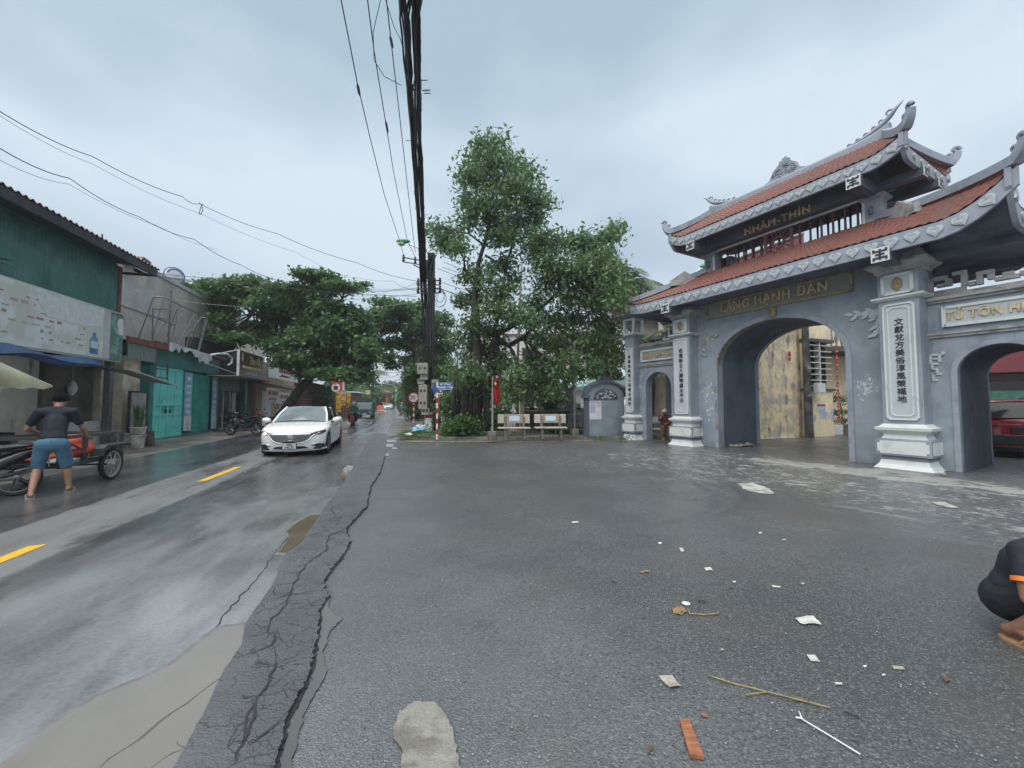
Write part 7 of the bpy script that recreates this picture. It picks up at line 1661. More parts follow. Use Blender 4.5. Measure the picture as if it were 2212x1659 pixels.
put(nb_,Vector((-8.66,6.22,0)),R(-129)); nb_.scale=(1.05,)*3
gx=G(530,931,0)
k1=bike('black parked motorbike with a blue badge in front of the glass shop',('blackp',(.018,.019,.024)),'motorbikes parked outside the shops'); put(k1,G(526,940),R(172)); k1.scale=(1.12,)*3
mb=MB(); mb.sph((.5,.12,.62),(.05,.03,.06),8,6); mb.build('blue_badge',M('badge_blue',(.05,.08,.35),.3),k1)
for (x,y,rz,lab,c_) in ((505,926,150,'maroon parked motorbike behind the black one',('maroon',(.16,.02,.025))),(545,926,165,'dark blue parked motorbike between the maroon one and the sedan',('blue',(.02,.04,.16))),(575,930,178,'red and silver parked motorbike nearest the white sedan',('red',(.28,.02,.03)))):
    k=bike(lab,c_,'motorbikes parked outside the shops'); put(k,G(x,y),R(rz))
for (x,y,rz,lab) in ((905,906,20,'first dark motorbike in the shade right of the round sign'),(912,903,35,'second dark motorbike in the shade behind the round sign')):
    k=dup(k1,G(x,y,.1),R(rz),lab); k['group']='motorbikes in the shade by the corner'
rb=bike('red motorbike ridden by the person in the green shirt beside the truck',('bright_red',(.38,.02,.03))); rp=A(762,921.5,26.5); put(rb,Vector((rp.x,rp.y,0)),math.atan2(-.964,.2656))
fb=bike('motorbike with a red tail lamp ridden away up the right side',('dark',(.03,.03,.035))); fp=A(867.5,897.7,50); put(fb,Vector((fp.x,fp.y,0)),math.atan2(.964,-.2656))
# ---------------------------------------------------------------- cart behind the near motorbike
ca=Vector((-8.38,6.60,0)); ch=R(105)
ct=thing('hand_cart','dark metal cart with spoked wheels and red and white sacks beside the walking man','cart',ca,ch)
mb=MB(); Lc=2.0; Wc=1.05
for z in (.42,.92):
    for y in (-Wc/2,Wc/2): mb.box(.35,Lc,y-.025,y+.025,z-.03,z+.03)
    mb.box(Lc-.05,Lc,-Wc/2+.03,Wc/2-.03,z-.028,z+.028); mb.box(.35,.40,-Wc/2+.03,Wc/2-.03,z-.028,z+.028)
for x in (.38,.95,1.72,Lc-.03):
    for y in (-Wc/2,Wc/2): mb.box(x-.03,x+.03,y-.03,y+.03,.38,.94)
for y in (-Wc/2,Wc/2): mb.box(.35,Lc,y-.015,y+.015,.66,.70); mb.tube([(.38,y,.9),(.9,y,.66)],.02,4)
M_cart=M('dark_green_grey_steel',(.055,.065,.068),.5,(.10,.075,.06),5,.5,.65)
fr_=mb.build('frame',M_cart,ct)
mb=MB(); mb.box(.4,Lc-.05,-Wc/2+.03,Wc/2-.03,.40,.43); mb.build('deck_board',M_leg,ct)
for s_ in (-1,1):
    x=1.45; y=s_*(Wc/2+.13); R_=.31
    mb=MB(); mb.lathe((x,y,R_),[(R_-.055,-.035),(R_-.02,-.045),(R_,-.02),(R_,.02),(R_-.02,.045),(R_-.055,.035)],28,axis='Y',cap=False); w=mb.build('wheel',M_tyre,ct,smooth=True)
    mb=MB(); mb.lathe((x,y,R_),[(R_-.07,-.02),(R_-.055,-.025),(R_-.055,.025),(R_-.07,.02)],28,axis='Y',cap=False); mb.lathe((x,y,R_),[(.015,-.06),(.03,-.05),(.03,.05),(.015,.06)],10,axis='Y')
    for k in range(18): a=2*PI*k/18; mb.tube([(x+.02*math.cos(a+.6),y+.03*(-1)**k,R_+.02*math.sin(a+.6)),(x+.245*math.cos(a),y,R_+.245*math.sin(a))],.005,3)
    mb.build('spokes',M_alu,w)
    mb=MB(); yy=sorted((s_*(Wc/2+.03),s_*(Wc/2+.24))); mb.poly([(x-.42,.52),(x-.42,.66),(x-.3,.72),(x+.3,.72),(x+.42,.66),(x+.42,.64),(x+.28,.69),(x-.28,.69),(x-.39,.64),(x-.39,.52)],yy[0],yy[1],axis='Y'); mb.build('wheel_guard',M_cart,ct)
mb=MB(); mb.tube([(1.45,-Wc/2-.15,.31),(1.45,Wc/2+.15,.31)],.02,6); mb.tube([(.35,0,.42),(-.1,0,.48),(-.4,.1,.5)],.03,6); mb.build('axle_and_hitch',M_cart,ct)
def sack(lab,x,y,z,sx_,sy_,sz_,mat,seed,rz=0):
    M_=Matrix.Translation(ca)@Matrix.Rotation(ch,4,'Z'); p=M_@Vector((x,y,z)); mb=MB()
    def fn(u,v):
        a=u*2*PI; b=v*PI; r_=1+.12*math.sin(3*a+seed)+.10*math.sin(6*b+a*2+seed*2)+.06*math.sin(9*a)
        return Vector((sx_*r_*math.sin(b)*math.cos(a),sy_*r_*math.sin(b)*math.sin(a),sz_*(math.cos(b)*r_)))
    mb.grid(fn,28,16); o=mb.build('sack',mat,smooth='all'); o.location=p; o.rotation_euler=(0,0,ch+rz); return tag(o,lab,'sack','sacks lying in the cart')
M_org=M('orange_red_tarp',(.55,.07,.03),.5,(.42,.05,.03),4,.4,.6,bump=.5,bsc=8); M_sw=M('white_woven_sack',(.55,.57,.60),.55,(.42,.44,.5),5,.45,.6,bump=.5,bsc=10)
sack('red orange folded tarpaulin heaped in the cart',1.1,-.12,.66,.48,.38,.25,M_org,1,.3); sack('second red orange bundle at the near end of the cart',.68,.05,.56,.26,.35,.14,M_org,4,-.2); sack('flat white sack under the red bundle in the cart',.85,-.3,.48,.42,.2,.07,M_sw,2); sack('white and blue sack at the wheel end of the cart deck',1.5,-.2,.48,.28,.25,.07,M_sw,3)
# pots and buckets
def pot(lab,x,y,prof,mat,z0=0,cat='bucket',name='bucket',grp=None,sc_=1):
    p=G(x,y); mb=MB(); mb.lathe((0,0,z0),[(a*sc_,b*sc_) for a,b in prof],20); o=mb.build(name,mat,smooth=True); o.location=p; return tag(o,lab,cat,grp),p
M_pw=M('stained_white_plastic',(.46,.44,.40),.5,(.28,.25,.21),3,.45,.6)
bk=[(.13,0),(.16,.02),(.20,.42),(.215,.43),(.215,.47),(.19,.47),(.15,.05)]
px_,py_=o2((530)/2.37,1300+1110/2.37)
_,pp_=pot('stained white bucket under the snake plant pot',(1282/2.37)/1.8228,(1300+1108/2.37)/1.8228,bk,M_pw)
r=thing('potted_plant','tall snake plant in a white pot standing on a bucket by the teal gate','potted plant',pp_+Vector((0,0,.47)))
mb=MB(); mb.lathe((0,0,0),[(.15,0),(.18,.02),(.215,.22),(.235,.23),(.235,.27),(.2,.27),(.19,.2)],20); mb.lathe((0,0,.2),[(.19,0),(.01,.01)],14,1); mb.build('pot',[M_pw,M_wallb],r,smooth=True)
mb=MB(); rnd=random.Random(6)
for k in range(34):
    a=rnd.uniform(0,2*PI); q=rnd.uniform(0,.14); L_=rnd.uniform(.45,1.0); ln=rnd.uniform(.05,.35)*(.4+q*5); b0=Vector((q*math.cos(a),q*math.sin(a),.2)); d=Vector((math.cos(a),math.sin(a),0)); s_=Vector((-d.y,d.x,0)); w=rnd.uniform(.022,.035)
    vs=[];n=7
    for i in range(n+1):
        t=i/n; c_=b0+d*ln*t*t+Vector((0,0,L_*t)); ww=w*(1-.15*t)*(1 if t<.75 else max(0,(1-t)/.25)); vs+=[c_+s_*ww,c_-d*.008,c_-s_*ww]
    mb.add(vs,[(3*i+j,3*i+j+1,3*i+j+4,3*i+j+3) for i in range(n) for j in range(2)])
mb.build('leaves',M('snake_plant_leaf',(.06,.12,.055),.45,(.13,.18,.09),14,.5,.6),r,smooth='all')
pot('stained white bucket behind the cart, left of the bucket pair',(1030/2.37)/1.8228,(1300+1085/2.37)/1.8228,bk,M_pw); pot('stained white bucket between the cart wheel and the snake plant',(1150/2.37)/1.8228,(1300+1090/2.37)/1.8228,bk,M_pw)
_,q_=pot('black drum with a rag on top behind the cart',(1165/2.37)/1.8228,(1300+1060/2.37)/1.8228,[(.25,0),(.27,.03),(.27,.8),(.29,.82),(.29,.86),(.2,.88)],M_blk,0,'drum','drum')
mb=MB(); mb.grid(lambda u,v:Vector((-.3+.5*u+.03*math.sin(v*8),-.2+.35*v,.9+.05*math.sin(u*9)*math.cos(v*7)-.25*max(0,.3-u))),12,10); o=mb.build('rag',M('pink_checked_rag',(.52,.36,.38),.8,(.6,.6,.58),9,.4,.6),smooth='all'); o.location=q_; tag(o,'pink and white rag draped over the black drum','rag')
pot('grey stump like pot beside the snake plant bucket',(1385/2.37)/1.8228,(1300+1080/2.37)/1.8228,[(.17,0),(.18,.03),(.15,.5),(.14,.52),(.02,.52)],M_wallb,0,'pot','pot')
# ================================================================ TREES AND SHRUBS
def zT(a,b): return 932.6+.397*a, 274.3+.397*b         # crop of the tall tree
def zB(a,b): return 384+.2728*a, 576+.2728*b           # crop of the left trees
M_bark=M('dark_wet_bark',(.055,.048,.042),.8,(.03,.028,.025),4,.4,.6,bump=.6,bsc=20)
M_lt=leafmat('broad_dark_leaf',(.10,.185,.08),(.16,.26,.11),(.13,.20,.07))
M_lt2=leafmat('almond_leaf',(.08,.165,.062),(.15,.27,.10),(.065,.135,.05))
M_lt3=leafmat('far_leaf',(.07,.13,.045),(.11,.17,.06),(.05,.10,.04))
M_lty=leafmat('yellow_green_leaf',(.12,.20,.05),(.17,.25,.07),(.08,.15,.04))
def tree(lab,base,crown_px,Y,mapf,n,size,seed,trunks,mat,depth=.8,group=None,asp=.45,name='tree',droop=.35,flat=1.0,shell=.55):
    b=Vector((base.x,base.y,0)); r=thing(name,lab,'tree',b,0,group); rnd=random.Random(seed); bl=[]
    for q_ in crown_px:
        a,b_,ra,rb=q_[:4]; x0,y0=mapf(a,b_); x1,y1=mapf(a+ra,b_+rb); yy=(Y+rnd.uniform(-1,1)*depth) if len(q_)<5 else q_[4]; c=A(x0,y0,yy); q=A(x1,y1,yy); rx=abs(q.x-c.x); rz=abs(q.z-c.z); bl.append((c-b,(rx,max(.5,min(2.4,(rx+rz)*.5)),rz)))
    mb=MB(); TR=.62 if name=='fig_tree' else 1
    for pts in trunks:
        P=[A(*mapf(a,b_),Y+dy)-b for a,b_,r_,dy in pts]; P2=[];R2=[]
        for i in range(len(P)-1):
            for k in range(3): t=k/3; P2.append(P[i].lerp(P[i+1],t)+Vector((rnd.uniform(-.03,.03),rnd.uniform(-.05,.05),0))); R2.append((pts[i][2]*(1-t)+pts[i+1][2]*t)*TR)
        P2.append(P[-1]); R2.append(pts[-1][2]*TR); mb.tube(P2,R2,8)
    # twigs toward the blobs
    nodes_=[A(*mapf(a,b_),Y+dy)-b for pts in trunks for a,b_,r_,dy in pts[1:]]
    for c,rr in bl:
        s_=min(nodes_,key=lambda q:(q-c).length); mid=s_.lerp(c,.5)+Vector((rnd.uniform(-.2,.2),0,rnd.uniform(-.1,.3)))
        mb.tube([s_,mid,c],[.06,.04,.02],5)
        for k in range(2): mb.tube([mid,c+Vector((rnd.uniform(-1,1)*rr[0],rnd.uniform(-.5,.5)*rr[1],rnd.uniform(-.6,.8)*rr[2]))],[.025,.008],4)
    mb.build('trunk',M_bark,r,smooth='all')
    leaves('crown',mat,r,bl,n,size,seed,asp=asp,droop=droop,flat=flat,shell=shell); return r
# the tall fig tree in the middle
cr1=[(350,90,60,65),(270,110,45,60),(250,190,80,70),(340,190,90,80),(450,200,70,60),(530,240,55,60),(200,270,85,45),(330,300,120,90),(470,320,110,100),(190,400,60,60),(290,420,110,80),(420,430,110,70),(540,400,70,90),(590,400,60,40),(640,420,30,25),(200,500,55,70),(330,530,80,60),(470,520,100,70),(570,490,40,50),
(30,560,45,50),(90,610,95,75),(150,660,60,50),(60,650,50,40),(370,600,80,50),(430,600,60,50),
(620,600,90,55),(570,660,90,70),(700,640,70,50),(620,740,110,80),(800,620,70,60),(850,690,110,80),(950,600,80,60),(1000,560,45,45),(900,760,120,90),(980,720,50,70),(740,780,90,80),(860,860,130,90),(980,860,80,80),(1060,900,60,50),(640,850,110,80),(760,930,110,70),(900,950,100,60),(1010,940,50,60),
(200,800,60,60),(290,830,70,60),(350,760,60,40),(420,720,60,50),(170,950,50,40),(250,930,70,60),(370,900,80,70),(440,830,50,60),(330,1000,100,60),(220,1080,80,70),(320,1110,90,70),(440,1020,70,60),(560,960,80,60),(540,1060,80,70),(650,1050,90,60),(780,1040,90,60),(900,1060,80,70),(980,1100,60,60),(600,1160,80,60),(740,1150,80,70),(860,1160,80,60),(960,1190,80,60),(1000,1260,50,60),
(330,1220,80,80),(230,1230,90,80),(150,1160,60,50),(390,1290,60,60),(180,1340,90,80),(300,1350,80,70),(240,1430,90,50),(130,1440,60,60),(560,1270,70,60),(650,1290,60,70),(540,1370,60,50),(620,1400,90,50),(760,1250,50,50),(560,1470,50,40),(660,1450,60,30),(420,1400,50,50),(420,1470,60,60),(380,1560,50,50),(720,1350,60,50),(900,1300,60,60),(800,1330,60,50),(700,1200,80,60),(480,1330,60,60),(820,1210,80,60),(1005,800,55,60,16.2),(1030,880,50,60,15.8),(1020,960,45,50,15.8),(960,880,70,80,16.8)]
bz=G(*zT(250,1590),.1)
tr1=[[(215,1600,.55,0),(230,1480,.5,0),(245,1300,.42,0),(240,1100,.34,0),(235,900,.24,0),(255,740,.17,0),(290,640,.14,0),(325,480,.10,0),(340,300,.06,0),(345,120,.03,0)],
[(235,1600,.35,.5),(330,1300,.3,.5),(360,1120,.25,.4),(480,1060,.18,.3),(600,980,.12,.2),(760,820,.09,0),(880,680,.05,0)],[(300,1600,.3,.3),(300,1400,.22,.3),(380,920,.15,.2),(400,780,.11,.2),(440,620,.09,.1),(500,440,.05,0)],
[(180,1600,.28,-.3),(190,1400,.22,-.2),(215,1150,.14,-.1),(220,1000,.08,0)],[(240,880,.12,0),(180,780,.07,0),(200,810,.05,0)],[(240,980,.12,0),(180,950,.09,0),(120,940,.03,0)],[(290,700,.1,0),(370,740,.07,0),(420,800,.05,0)],[(285,640,.09,0),(200,580,.06,0),(90,560,.03,0)],[(350,1150,.22,.4),(420,1190,.2,.3),(500,1140,.15,.2),(600,1050,.1,.2)],[(270,1600,.15,.1),(262,1480,.12,.1),(260,1350,.1,.1)],[(150,1600,.12,-.2),(165,1500,.1,-.2),(190,1380,.08,-.2)]]
t1=tree('tallest broad leaved fig tree with many trunks beside the gate',A(*zT(230,1600),18.6),cr1,18.6,zT,48000,.225,7,tr1,M_lt,depth=1.3,group=None,asp=.42,name='fig_tree')
# drooping aerial roots
mb=MB(); rnd=random.Random(9)
for k in range(26):
    a=rnd.uniform(120,330); p=A(*zT(a,1330),18.4+rnd.uniform(-.4,.4)); mb.tube([p-t1.location,p-t1.location-Vector((rnd.uniform(-.1,.1),0,1.2)),Vector(((p-t1.location).x+rnd.uniform(-.15,.15),(p-t1.location).y,.1))],[.02,.035,.05],5)
mb.build('aerial_roots',M_bark,t1,smooth='all')
# left leaning almond tree
cr2=[(60,165,70,25),(170,190,90,45),(260,150,70,40),(330,170,110,55),(420,150,90,50),(540,130,70,50),(640,130,80,40),(560,210,100,45),(700,170,90,40),(330,250,80,50),(420,270,80,50),(330,350,70,60),(350,420,50,50),(400,360,60,40),(820,170,70,30),(960,170,80,35),(1000,60,45,30),(1080,90,80,50),(1180,90,90,50),(1150,160,110,50),(1100,220,120,50),(1240,150,70,40),(1330,170,90,35),(1450,155,50,20),
(640,290,70,40),(860,230,100,40),(860,310,130,55),(1000,290,140,60),(1180,310,130,60),(740,380,100,60),(1320,350,90,50),(1430,400,90,60),(620,480,90,50),(420,510,70,40),(310,540,45,25),(480,570,110,45),(900,420,150,80),(1080,430,150,80),(1280,470,140,80),(1450,500,90,80),(670,560,120,60),(390,625,90,30),(800,560,150,80),(1000,580,160,90),(1200,590,150,90),(1370,620,130,90),(1480,640,60,90),(850,690,100,70),(900,730,140,70),(1080,740,140,80),(1250,740,140,80),(1400,760,110,80),(900,775,80,35),(1030,850,90,40),(1180,850,110,50),(1330,860,110,60),(1450,850,80,60),(1500,720,50,70),(760,630,80,50)]
tr2=[[(730,1320,.36,0),(800,1210,.34,0),(870,1110,.30,0),(960,980,.28,0),(1040,900,.25,0),(1090,800,.2,0),(1120,600,.14,0),(1130,350,.1,0),(1120,120,.04,0)],[(1040,900,.2,0),(900,700,.14,0),(700,420,.1,0),(600,370,.08,0),(400,220,.05,0),(150,190,.03,0)],[(1090,800,.16,0),(1300,600,.1,0),(1450,400,.06,0)],[(1100,500,.1,0),(1300,250,.06,0),(1450,160,.03,0)]]
t2=tree('wide layered almond tree leaning over the left shops',A(*zB(740,1275),25),cr2,25,zB,56000,.27,8,tr2,M_lt2,depth=1.6,group=None,asp=.62,name='almond_tree',droop=.05,flat=.6,shell=.7)
# vine clad almond tree right of the street, behind the pole
cr3=[(1580,280,45,20),(1650,290,60,35),(1760,320,90,40),(1880,320,80,40),(1560,380,60,40),(1680,390,110,50),(1830,400,110,60),(1980,420,90,50),(2080,400,60,50),(2130,440,30,30),(1560,460,40,50),(1600,490,50,50),(1700,480,60,40),(1860,490,100,60),(1990,520,90,60),(2090,530,70,40),(1560,590,40,60),(1560,660,40,70),(1740,600,70,50),(1840,620,90,60),(1960,640,90,60),(2080,640,80,60),(2160,620,40,50),(1650,620,40,40),(1660,720,50,50),(1690,780,35,35),(1840,740,70,50),(1980,760,80,60),(2090,760,70,60),(2130,820,40,50),(2000,850,90,60),(1900,830,60,50)]
tr3=[[(1880,1210,.34,0),(1885,1050,.32,0),(1890,900,.3,0),(1900,700,.25,0),(1890,500,.16,0),(1850,350,.08,0)],[(1895,700,.18,0),(1750,480,.1,0),(1640,340,.05,0)],[(1895,650,.18,0),(2020,500,.1,0),(2110,430,.05,0)]]
t3=tree('vine covered almond tree behind the utility pole',A(*zB(1880,1215),33),cr3,33,zB,24000,.30,9,tr3,M_lt2,depth=1.5,group=None,asp=.6,name='almond_tree',droop=.1,flat=.7,shell=.7)
bl=[]
for i in range(7):
    p=A(*zB(1850+12*(i%2),1120-48*i),32.6)-t3.location; bl.append((p,(.75,.6,1.0)))
leaves('vine',M_lt,t3,bl,5000,.22,41)
# rows of trees up the left and around the bend
rows=[('dense green tree beyond the red shop',705,868,30,32,46,M_lt,7000),('tall green tree behind the kiosk',735,835,38,45,52,M_lt2,7000),('bright green bush tree behind the kiosk roof',752,862,26,20,58,M_lty,3500),('green tree above the truck',775,842,34,36,70,M_lt,6000),('yellow green tree beside the truck',760,858,26,18,66,M_lty,3000),('tree hanging over the truck roof',800,855,24,22,75,M_lt3,4500),('yellow green tree at the far bend',828,853,20,17,115,M_lty,3500),('taller pale tree at the far bend',846,850,16,20,120,M_lt3,3500),('hazy tree at the right of the far bend',862,862,18,18,110,M_lt3,3000),('dark leafy tree right of the far poles',882,850,14,42,55,M_lt,4500),('low hazy trees at the end of the street',800,868,18,12,130,M_lt3,2500),('leafy tree filling the gap behind the utility pole',925,858,36,26,42,M_lty,5000),('dark tree behind the pole and the fig',958,800,34,60,40,M_lt,6000),('low trees behind the left end of the white house',1005,838,40,45,38,M_lt,5000),('dark evergreen behind the notice wall',1305,800,38,60,27,M_lt,7000),('young green tree between the fig and the gate pillar',1310,745,36,45,24,M_lt,6500),('leafy tree hanging over the stone basin',1180,815,42,22,21,M_lt,4500)]
for i,(lab,x,y,rx,ry,Y,m_,n_) in enumerate(rows):
    c=A(x,y,Y); q=A(x+rx,y+ry,Y); RX=q.x-c.x; RZ=c.z-q.z; r=thing('tree',lab,'tree',(c.x,Y,0),0,'trees in the background'); rnd=random.Random(i+60)
    bl=[]
    for k in range(9): bl.append((Vector((rnd.uniform(-.65,.65)*RX,rnd.uniform(-.4,.4)*RX,max(.4,c.z+rnd.uniform(-.7,.65)*RZ))),(RX*rnd.uniform(.3,.5),RX*.4,RZ*rnd.uniform(.25,.42))))
    mb=MB(); top_=c.z; mb.tube([(0,0,0),(.1,0,top_*.5),(0,0,top_)],[.2,.15,.06],6); 
    for b_ in bl[:6]: mb.tube([(0,0,top_*.6),b_[0]],[.08,.03],4)
    mb.build('trunk',M_bark,r); leaves('crown',m_,r,bl,n_,max(.16,Y*.0085),i+80,asp=.5)
# coconut palms
def palm(lab,x,y,Y,s_,seed,n=16):
    c=A(x,y,Y); r=thing('palm_tree',lab,'palm tree',(c.x,Y,0),0,'palm trees'); rnd=random.Random(seed)
    mb=MB(); mb.tube([(0,0,0),(.2,0,c.z*.5),(0,0,c.z)],[.2,.16,.13],8); mb.build('trunk',M_bark,r); mb=MB()
    for k in range(n):
        a=2*PI*k/n+rnd.uniform(-.2,.2); e=rnd.uniform(-.3,1.2); d=Vector((math.cos(a),math.sin(a),0)); pts=[]
        for i in range(15): t=i/14; pts.append(Vector((0,0,c.z))+d*s_*math.cos(e*.5)*t+Vector((0,0,s_*(math.sin(e)*t-.75*t*t))))
        mb.tube(pts,[.03*(1-i/16) for i in range(15)],3)
        for i in range(1,15):
            dr=(pts[i]-pts[i-1]).normalized(); sd=dr.cross(Vector((0,0,1))).normalized(); L_=s_*.34*math.sin(PI*(i/15)**.7)+.1
            for j in range(3):
                b0=pts[i-1].lerp(pts[i],j/3)
                for q in (-1,1): tip=b0+sd*q*L_*.8+dr*L_*.35-Vector((0,0,L_*rnd.uniform(.3,.7))); w=dr*.035; mb.add([b0-w,b0+w,tip],[(0,1,2)])
    mb.build('fronds',M('palm_frond',(.10,.16,.07),.5,(.16,.19,.10),3,.45,.6),r,fixn=False)
palm('coconut palm rising between the fig tree and the gate roof',1362,612,23.5,2.6,3); palm('second coconut palm with fronds hanging behind the lantern pillars',1400,735,21.5,2.3,4,14); palm('small far palm beside the left tree line',797,812,70,4.0,5,12)
# bushes
M_bush=leafmat('fresh_bush_leaf',(.07,.155,.04),(.11,.21,.055),(.05,.12,.035))
def bush(lab,px,Y,n,size,seed,mat=M_bush,grp='bushes at the corner'):
    c0=A(px[0][0],px[0][1],Y); r=thing('bush',lab,'bush',(c0.x,Y,.1),0,grp); bl=[]
    for (x,y,rx,ry) in px:
        c=A(x,y,Y); q=A(x+rx,y+ry,Y); bl.append((c-r.location,(q.x-c.x,(q.x-c.x)*.8,c.z-q.z)))
    mb=MB()
    for b_ in bl:
        for k in range(5): mb.tube([(0+b_[0].x*.5,0,0),b_[0]+Vector((b_[1][0]*.6*math.cos(k),0,b_[1][2]*.4*math.sin(k)))],[.02,.008],4)
    mb.build('stems',M_bark,r); leaves('foliage',mat,r,bl,n,size,seed,asp=.75,droop=.1)
bush('round heart leaved bush beside the striped street sign post',[(988,925,28,18),(1015,925,22,16),(1005,912,22,14),(975,938,18,9),(1025,940,18,8)],17.6,3800,.14,1)
bush('feathery shrub behind the street name sign',[(968,875,22,26),(990,860,22,26),(985,893,22,18),(1010,880,20,24)],18.9,4200,.13,2,M_lt)
bush('dark low shrub right of the fig trunks',[(1060,905,18,22),(1075,925,16,16),(1050,930,14,14)],18.6,2200,.12,3,M_lt)
bush('small bush between the utility pole and the cabinet',[(938,905,10,18),(936,925,12,14)],19.8,1500,.13,4)
bush('scrubby weeds over the low wall right of the stone basin',[(1200,925,30,8),(1240,930,25,7)],18.9,1500,.1,5)
# weeds along the kerb
gb=[]
rnd=random.Random(77)
for k in range(46):
    t=rnd.random(); p=A(873+rnd.uniform(-2,70),946+rnd.uniform(-8,4),17.0+rnd.uniform(0,3)); gb.append((Vector((p.x,p.y,.14)),(.25,.2,.06)))
for k in range(14): p=G(1290+rnd.uniform(0,70),948,.1); gb.append((Vector((p.x,p.y,.12)),(.2,.1,.05)))
g_=leaves('grass',M_bush,None,gb,4500,.07,78,asp=.25,droop=-.6); tag(g_,'thin grass and weeds along the kerb','grass',kind='stuff')
gf=MB(); rnd=random.Random(5)
# fallen leaves and specks
M_fleaf=M('brown_fallen_leaf',(.12,.075,.045),.7)
for k in range(9):
    x=rnd.uniform(1120,2100); y=rnd.uniform(1150,1640); p=G(x,y); s_=rnd.uniform(.012,.03); a=rnd.uniform(0,6)
    mb=MB(); mb.add([(s_*1.5*math.cos(a),s_*1.5*math.sin(a),.004),(-s_*.5*math.sin(a),s_*.5*math.cos(a),.012),(-s_*1.5*math.cos(a),-s_*1.5*math.sin(a),.005),(s_*.5*math.sin(a),-s_*.5*math.cos(a),.009)],[(0,1,2,3)])
    o=mb.build('fallen_leaf',M_fleaf,fixn=False); o.location=p; tag(o,'one of the small brown leaves scattered on the coarse forecourt','leaf','scattered brown leaves')
gv=MB()
for k in range(420):
    x=rnd.uniform(760,2212); y=rnd.uniform(1150,1659); p=G(x,y); s_=rnd.uniform(.003,.0075); gv.sph((p.x,p.y,.002),(s_,s_*.8,s_*.6),5,3)
o=gv.build('gravel',M('pale_grit',(.28,.29,.28),.6,(.10,.10,.10),3),smooth=False); tag(o,'loose pale and dark grit on the asphalt','gravel',kind='stuff')
# ================================================================ SMALL THINGS ON THE FORECOURT
def flat(name,lab,cat,pts8,mat,h=.006,z=.002,seed=1,amp=.04,grp=None,crumple=0):
    P=[Z8(*p) for p in pts8]; c=sum(P,Vector())/len(P); out=irregular([(p.x-c.x,p.y-c.y) for p in P],amp,seed,3); mb=MB()
    if crumple:
        rn=random.Random(seed); n=len(out); vs=[(0,0,crumple)]+[(x*.55,y*.55,rn.uniform(.2,1)*crumple) for x,y in out]+[(x,y,rn.uniform(0,.5)*crumple) for x,y in out]
        fs=[(0,1+i,1+(i+1)%n) for i in range(n)]+[(1+i,1+n+i,1+n+(i+1)%n,1+(i+1)%n) for i in range(n)]; mb.add(vs,fs); o=mb.build(name,mat)
    else: mb.poly(out,0,h); o=mb.build(name,mat)
    o.location=(c.x,c.y,z); return tag(o,lab,cat,grp)
M_paper=M('wet_paper',(.52,.51,.47),.6,(.38,.36,.32),8,.45,.65); M_paperd=M('dirty_paper',(.36,.33,.28),.7,(.26,.23,.19),9,.45,.6)
M_plank=M('red_brown_plank',(.34,.14,.065),.55,(.24,.09,.045),6,.4,.6,stretch=(1,6,1),bump=.3,bsc=40)
flat('wood_plank','short red brown wooden plank lying near the bottom edge','plank',[(725,1258),(765,1255),(830,1420),(768,1412)],M_plank,.016,.002,1,0)
flat('paper_scrap','crumpled white tissue lying centre right of the forecourt','paper scrap',[(1225,812),(1260,800),(1300,798),(1340,838),(1290,832),(1255,838)],M_paper,seed=3,crumple=.02,amp=.06)
flat('paper_scrap','dirty beige torn wrapper left of the long twig','paper scrap',[(633,1060),(690,1060),(735,1105),(690,1110),(665,1100)],M_paperd,seed=4,crumple=.022,amp=.05)
flat('paper_scrap','small white crumpled tissue far out on the forecourt','paper scrap',[(830,590),(860,588),(868,602),(838,602)],M_paper,seed=5,crumple=.015)
flat('paper_scrap','flattened pale scrap below the crumpled tissue','paper scrap',[(1272,966),(1310,968),(1332,996),(1290,992)],M_paper,.003,seed=6)
flat('paper_scrap','faint pale scrap right of the flattened one','paper scrap',[(1640,1012),(1690,1018),(1700,1030),(1650,1028)],M_paperd,.003,seed=7)
flat('paper_scrap','narrow white strip right of centre','paper scrap',[(1122,665),(1160,670),(1160,676),(1125,672)],M_paper,.004,seed=8,amp=.02)
flat('paper_scrap','tiny white strip lying in the right foreground','paper scrap',[(1395,1086),(1428,1088),(1426,1095),(1396,1093)],M_paper,.004,seed=9,amp=.02)
flat('paper_scrap','small folded white paper at the upper left of the forecourt litter','paper scrap',[(258,390),(285,388),(288,394),(262,397)],M_paper,seed=10,crumple=.012)
flat('paper_scrap','small curled white paper left of the white tissue','paper scrap',[(722,503),(738,505),(746,520),(730,518)],M_paper,seed=11,crumple=.015)
flat('leaf_litter','flattened brown fibre bundle beside the bent stick','leaf litter',[(685,765),(730,755),(760,780),(735,795),(700,785)],M('fibre_brown',(.26,.17,.08),.8,(.14,.09,.05),12),seed=12,crumple=.015,amp=.08)
flat('leaf_litter','faint brown dead leaf near the centre of the forecourt','leaf litter',[(550,605),(590,598),(600,605),(560,613)],_mc['fibre_brown'],seed=13,crumple=.008)
flat('leaf_litter','small reddish leaf above the wooden plank','leaf litter',[(818,1220),(840,1216),(846,1236),(826,1235)],M_plank,seed=14,crumple=.008)
c=Z8(752,744); mb=MB(); mb.lathe((0,0,.002),[(.028,0),(.030,.004),(.02,.006)],18); o=mb.build('white_disc',M_paperw); o.location=(c.x,c.y,0); tag(o,'small round white plastic lid on the forecourt','lid')
c=Z8(819,737); mb=MB(); mb.tube([(.021*math.cos(t),.021*math.sin(t),.006) for t in np.linspace(0,2*PI,17)],.003,5); o=mb.build('rubber_ring',M_blk); o.location=(c.x,c.y,0); tag(o,'thin black rubber ring beside the white lid','ring')
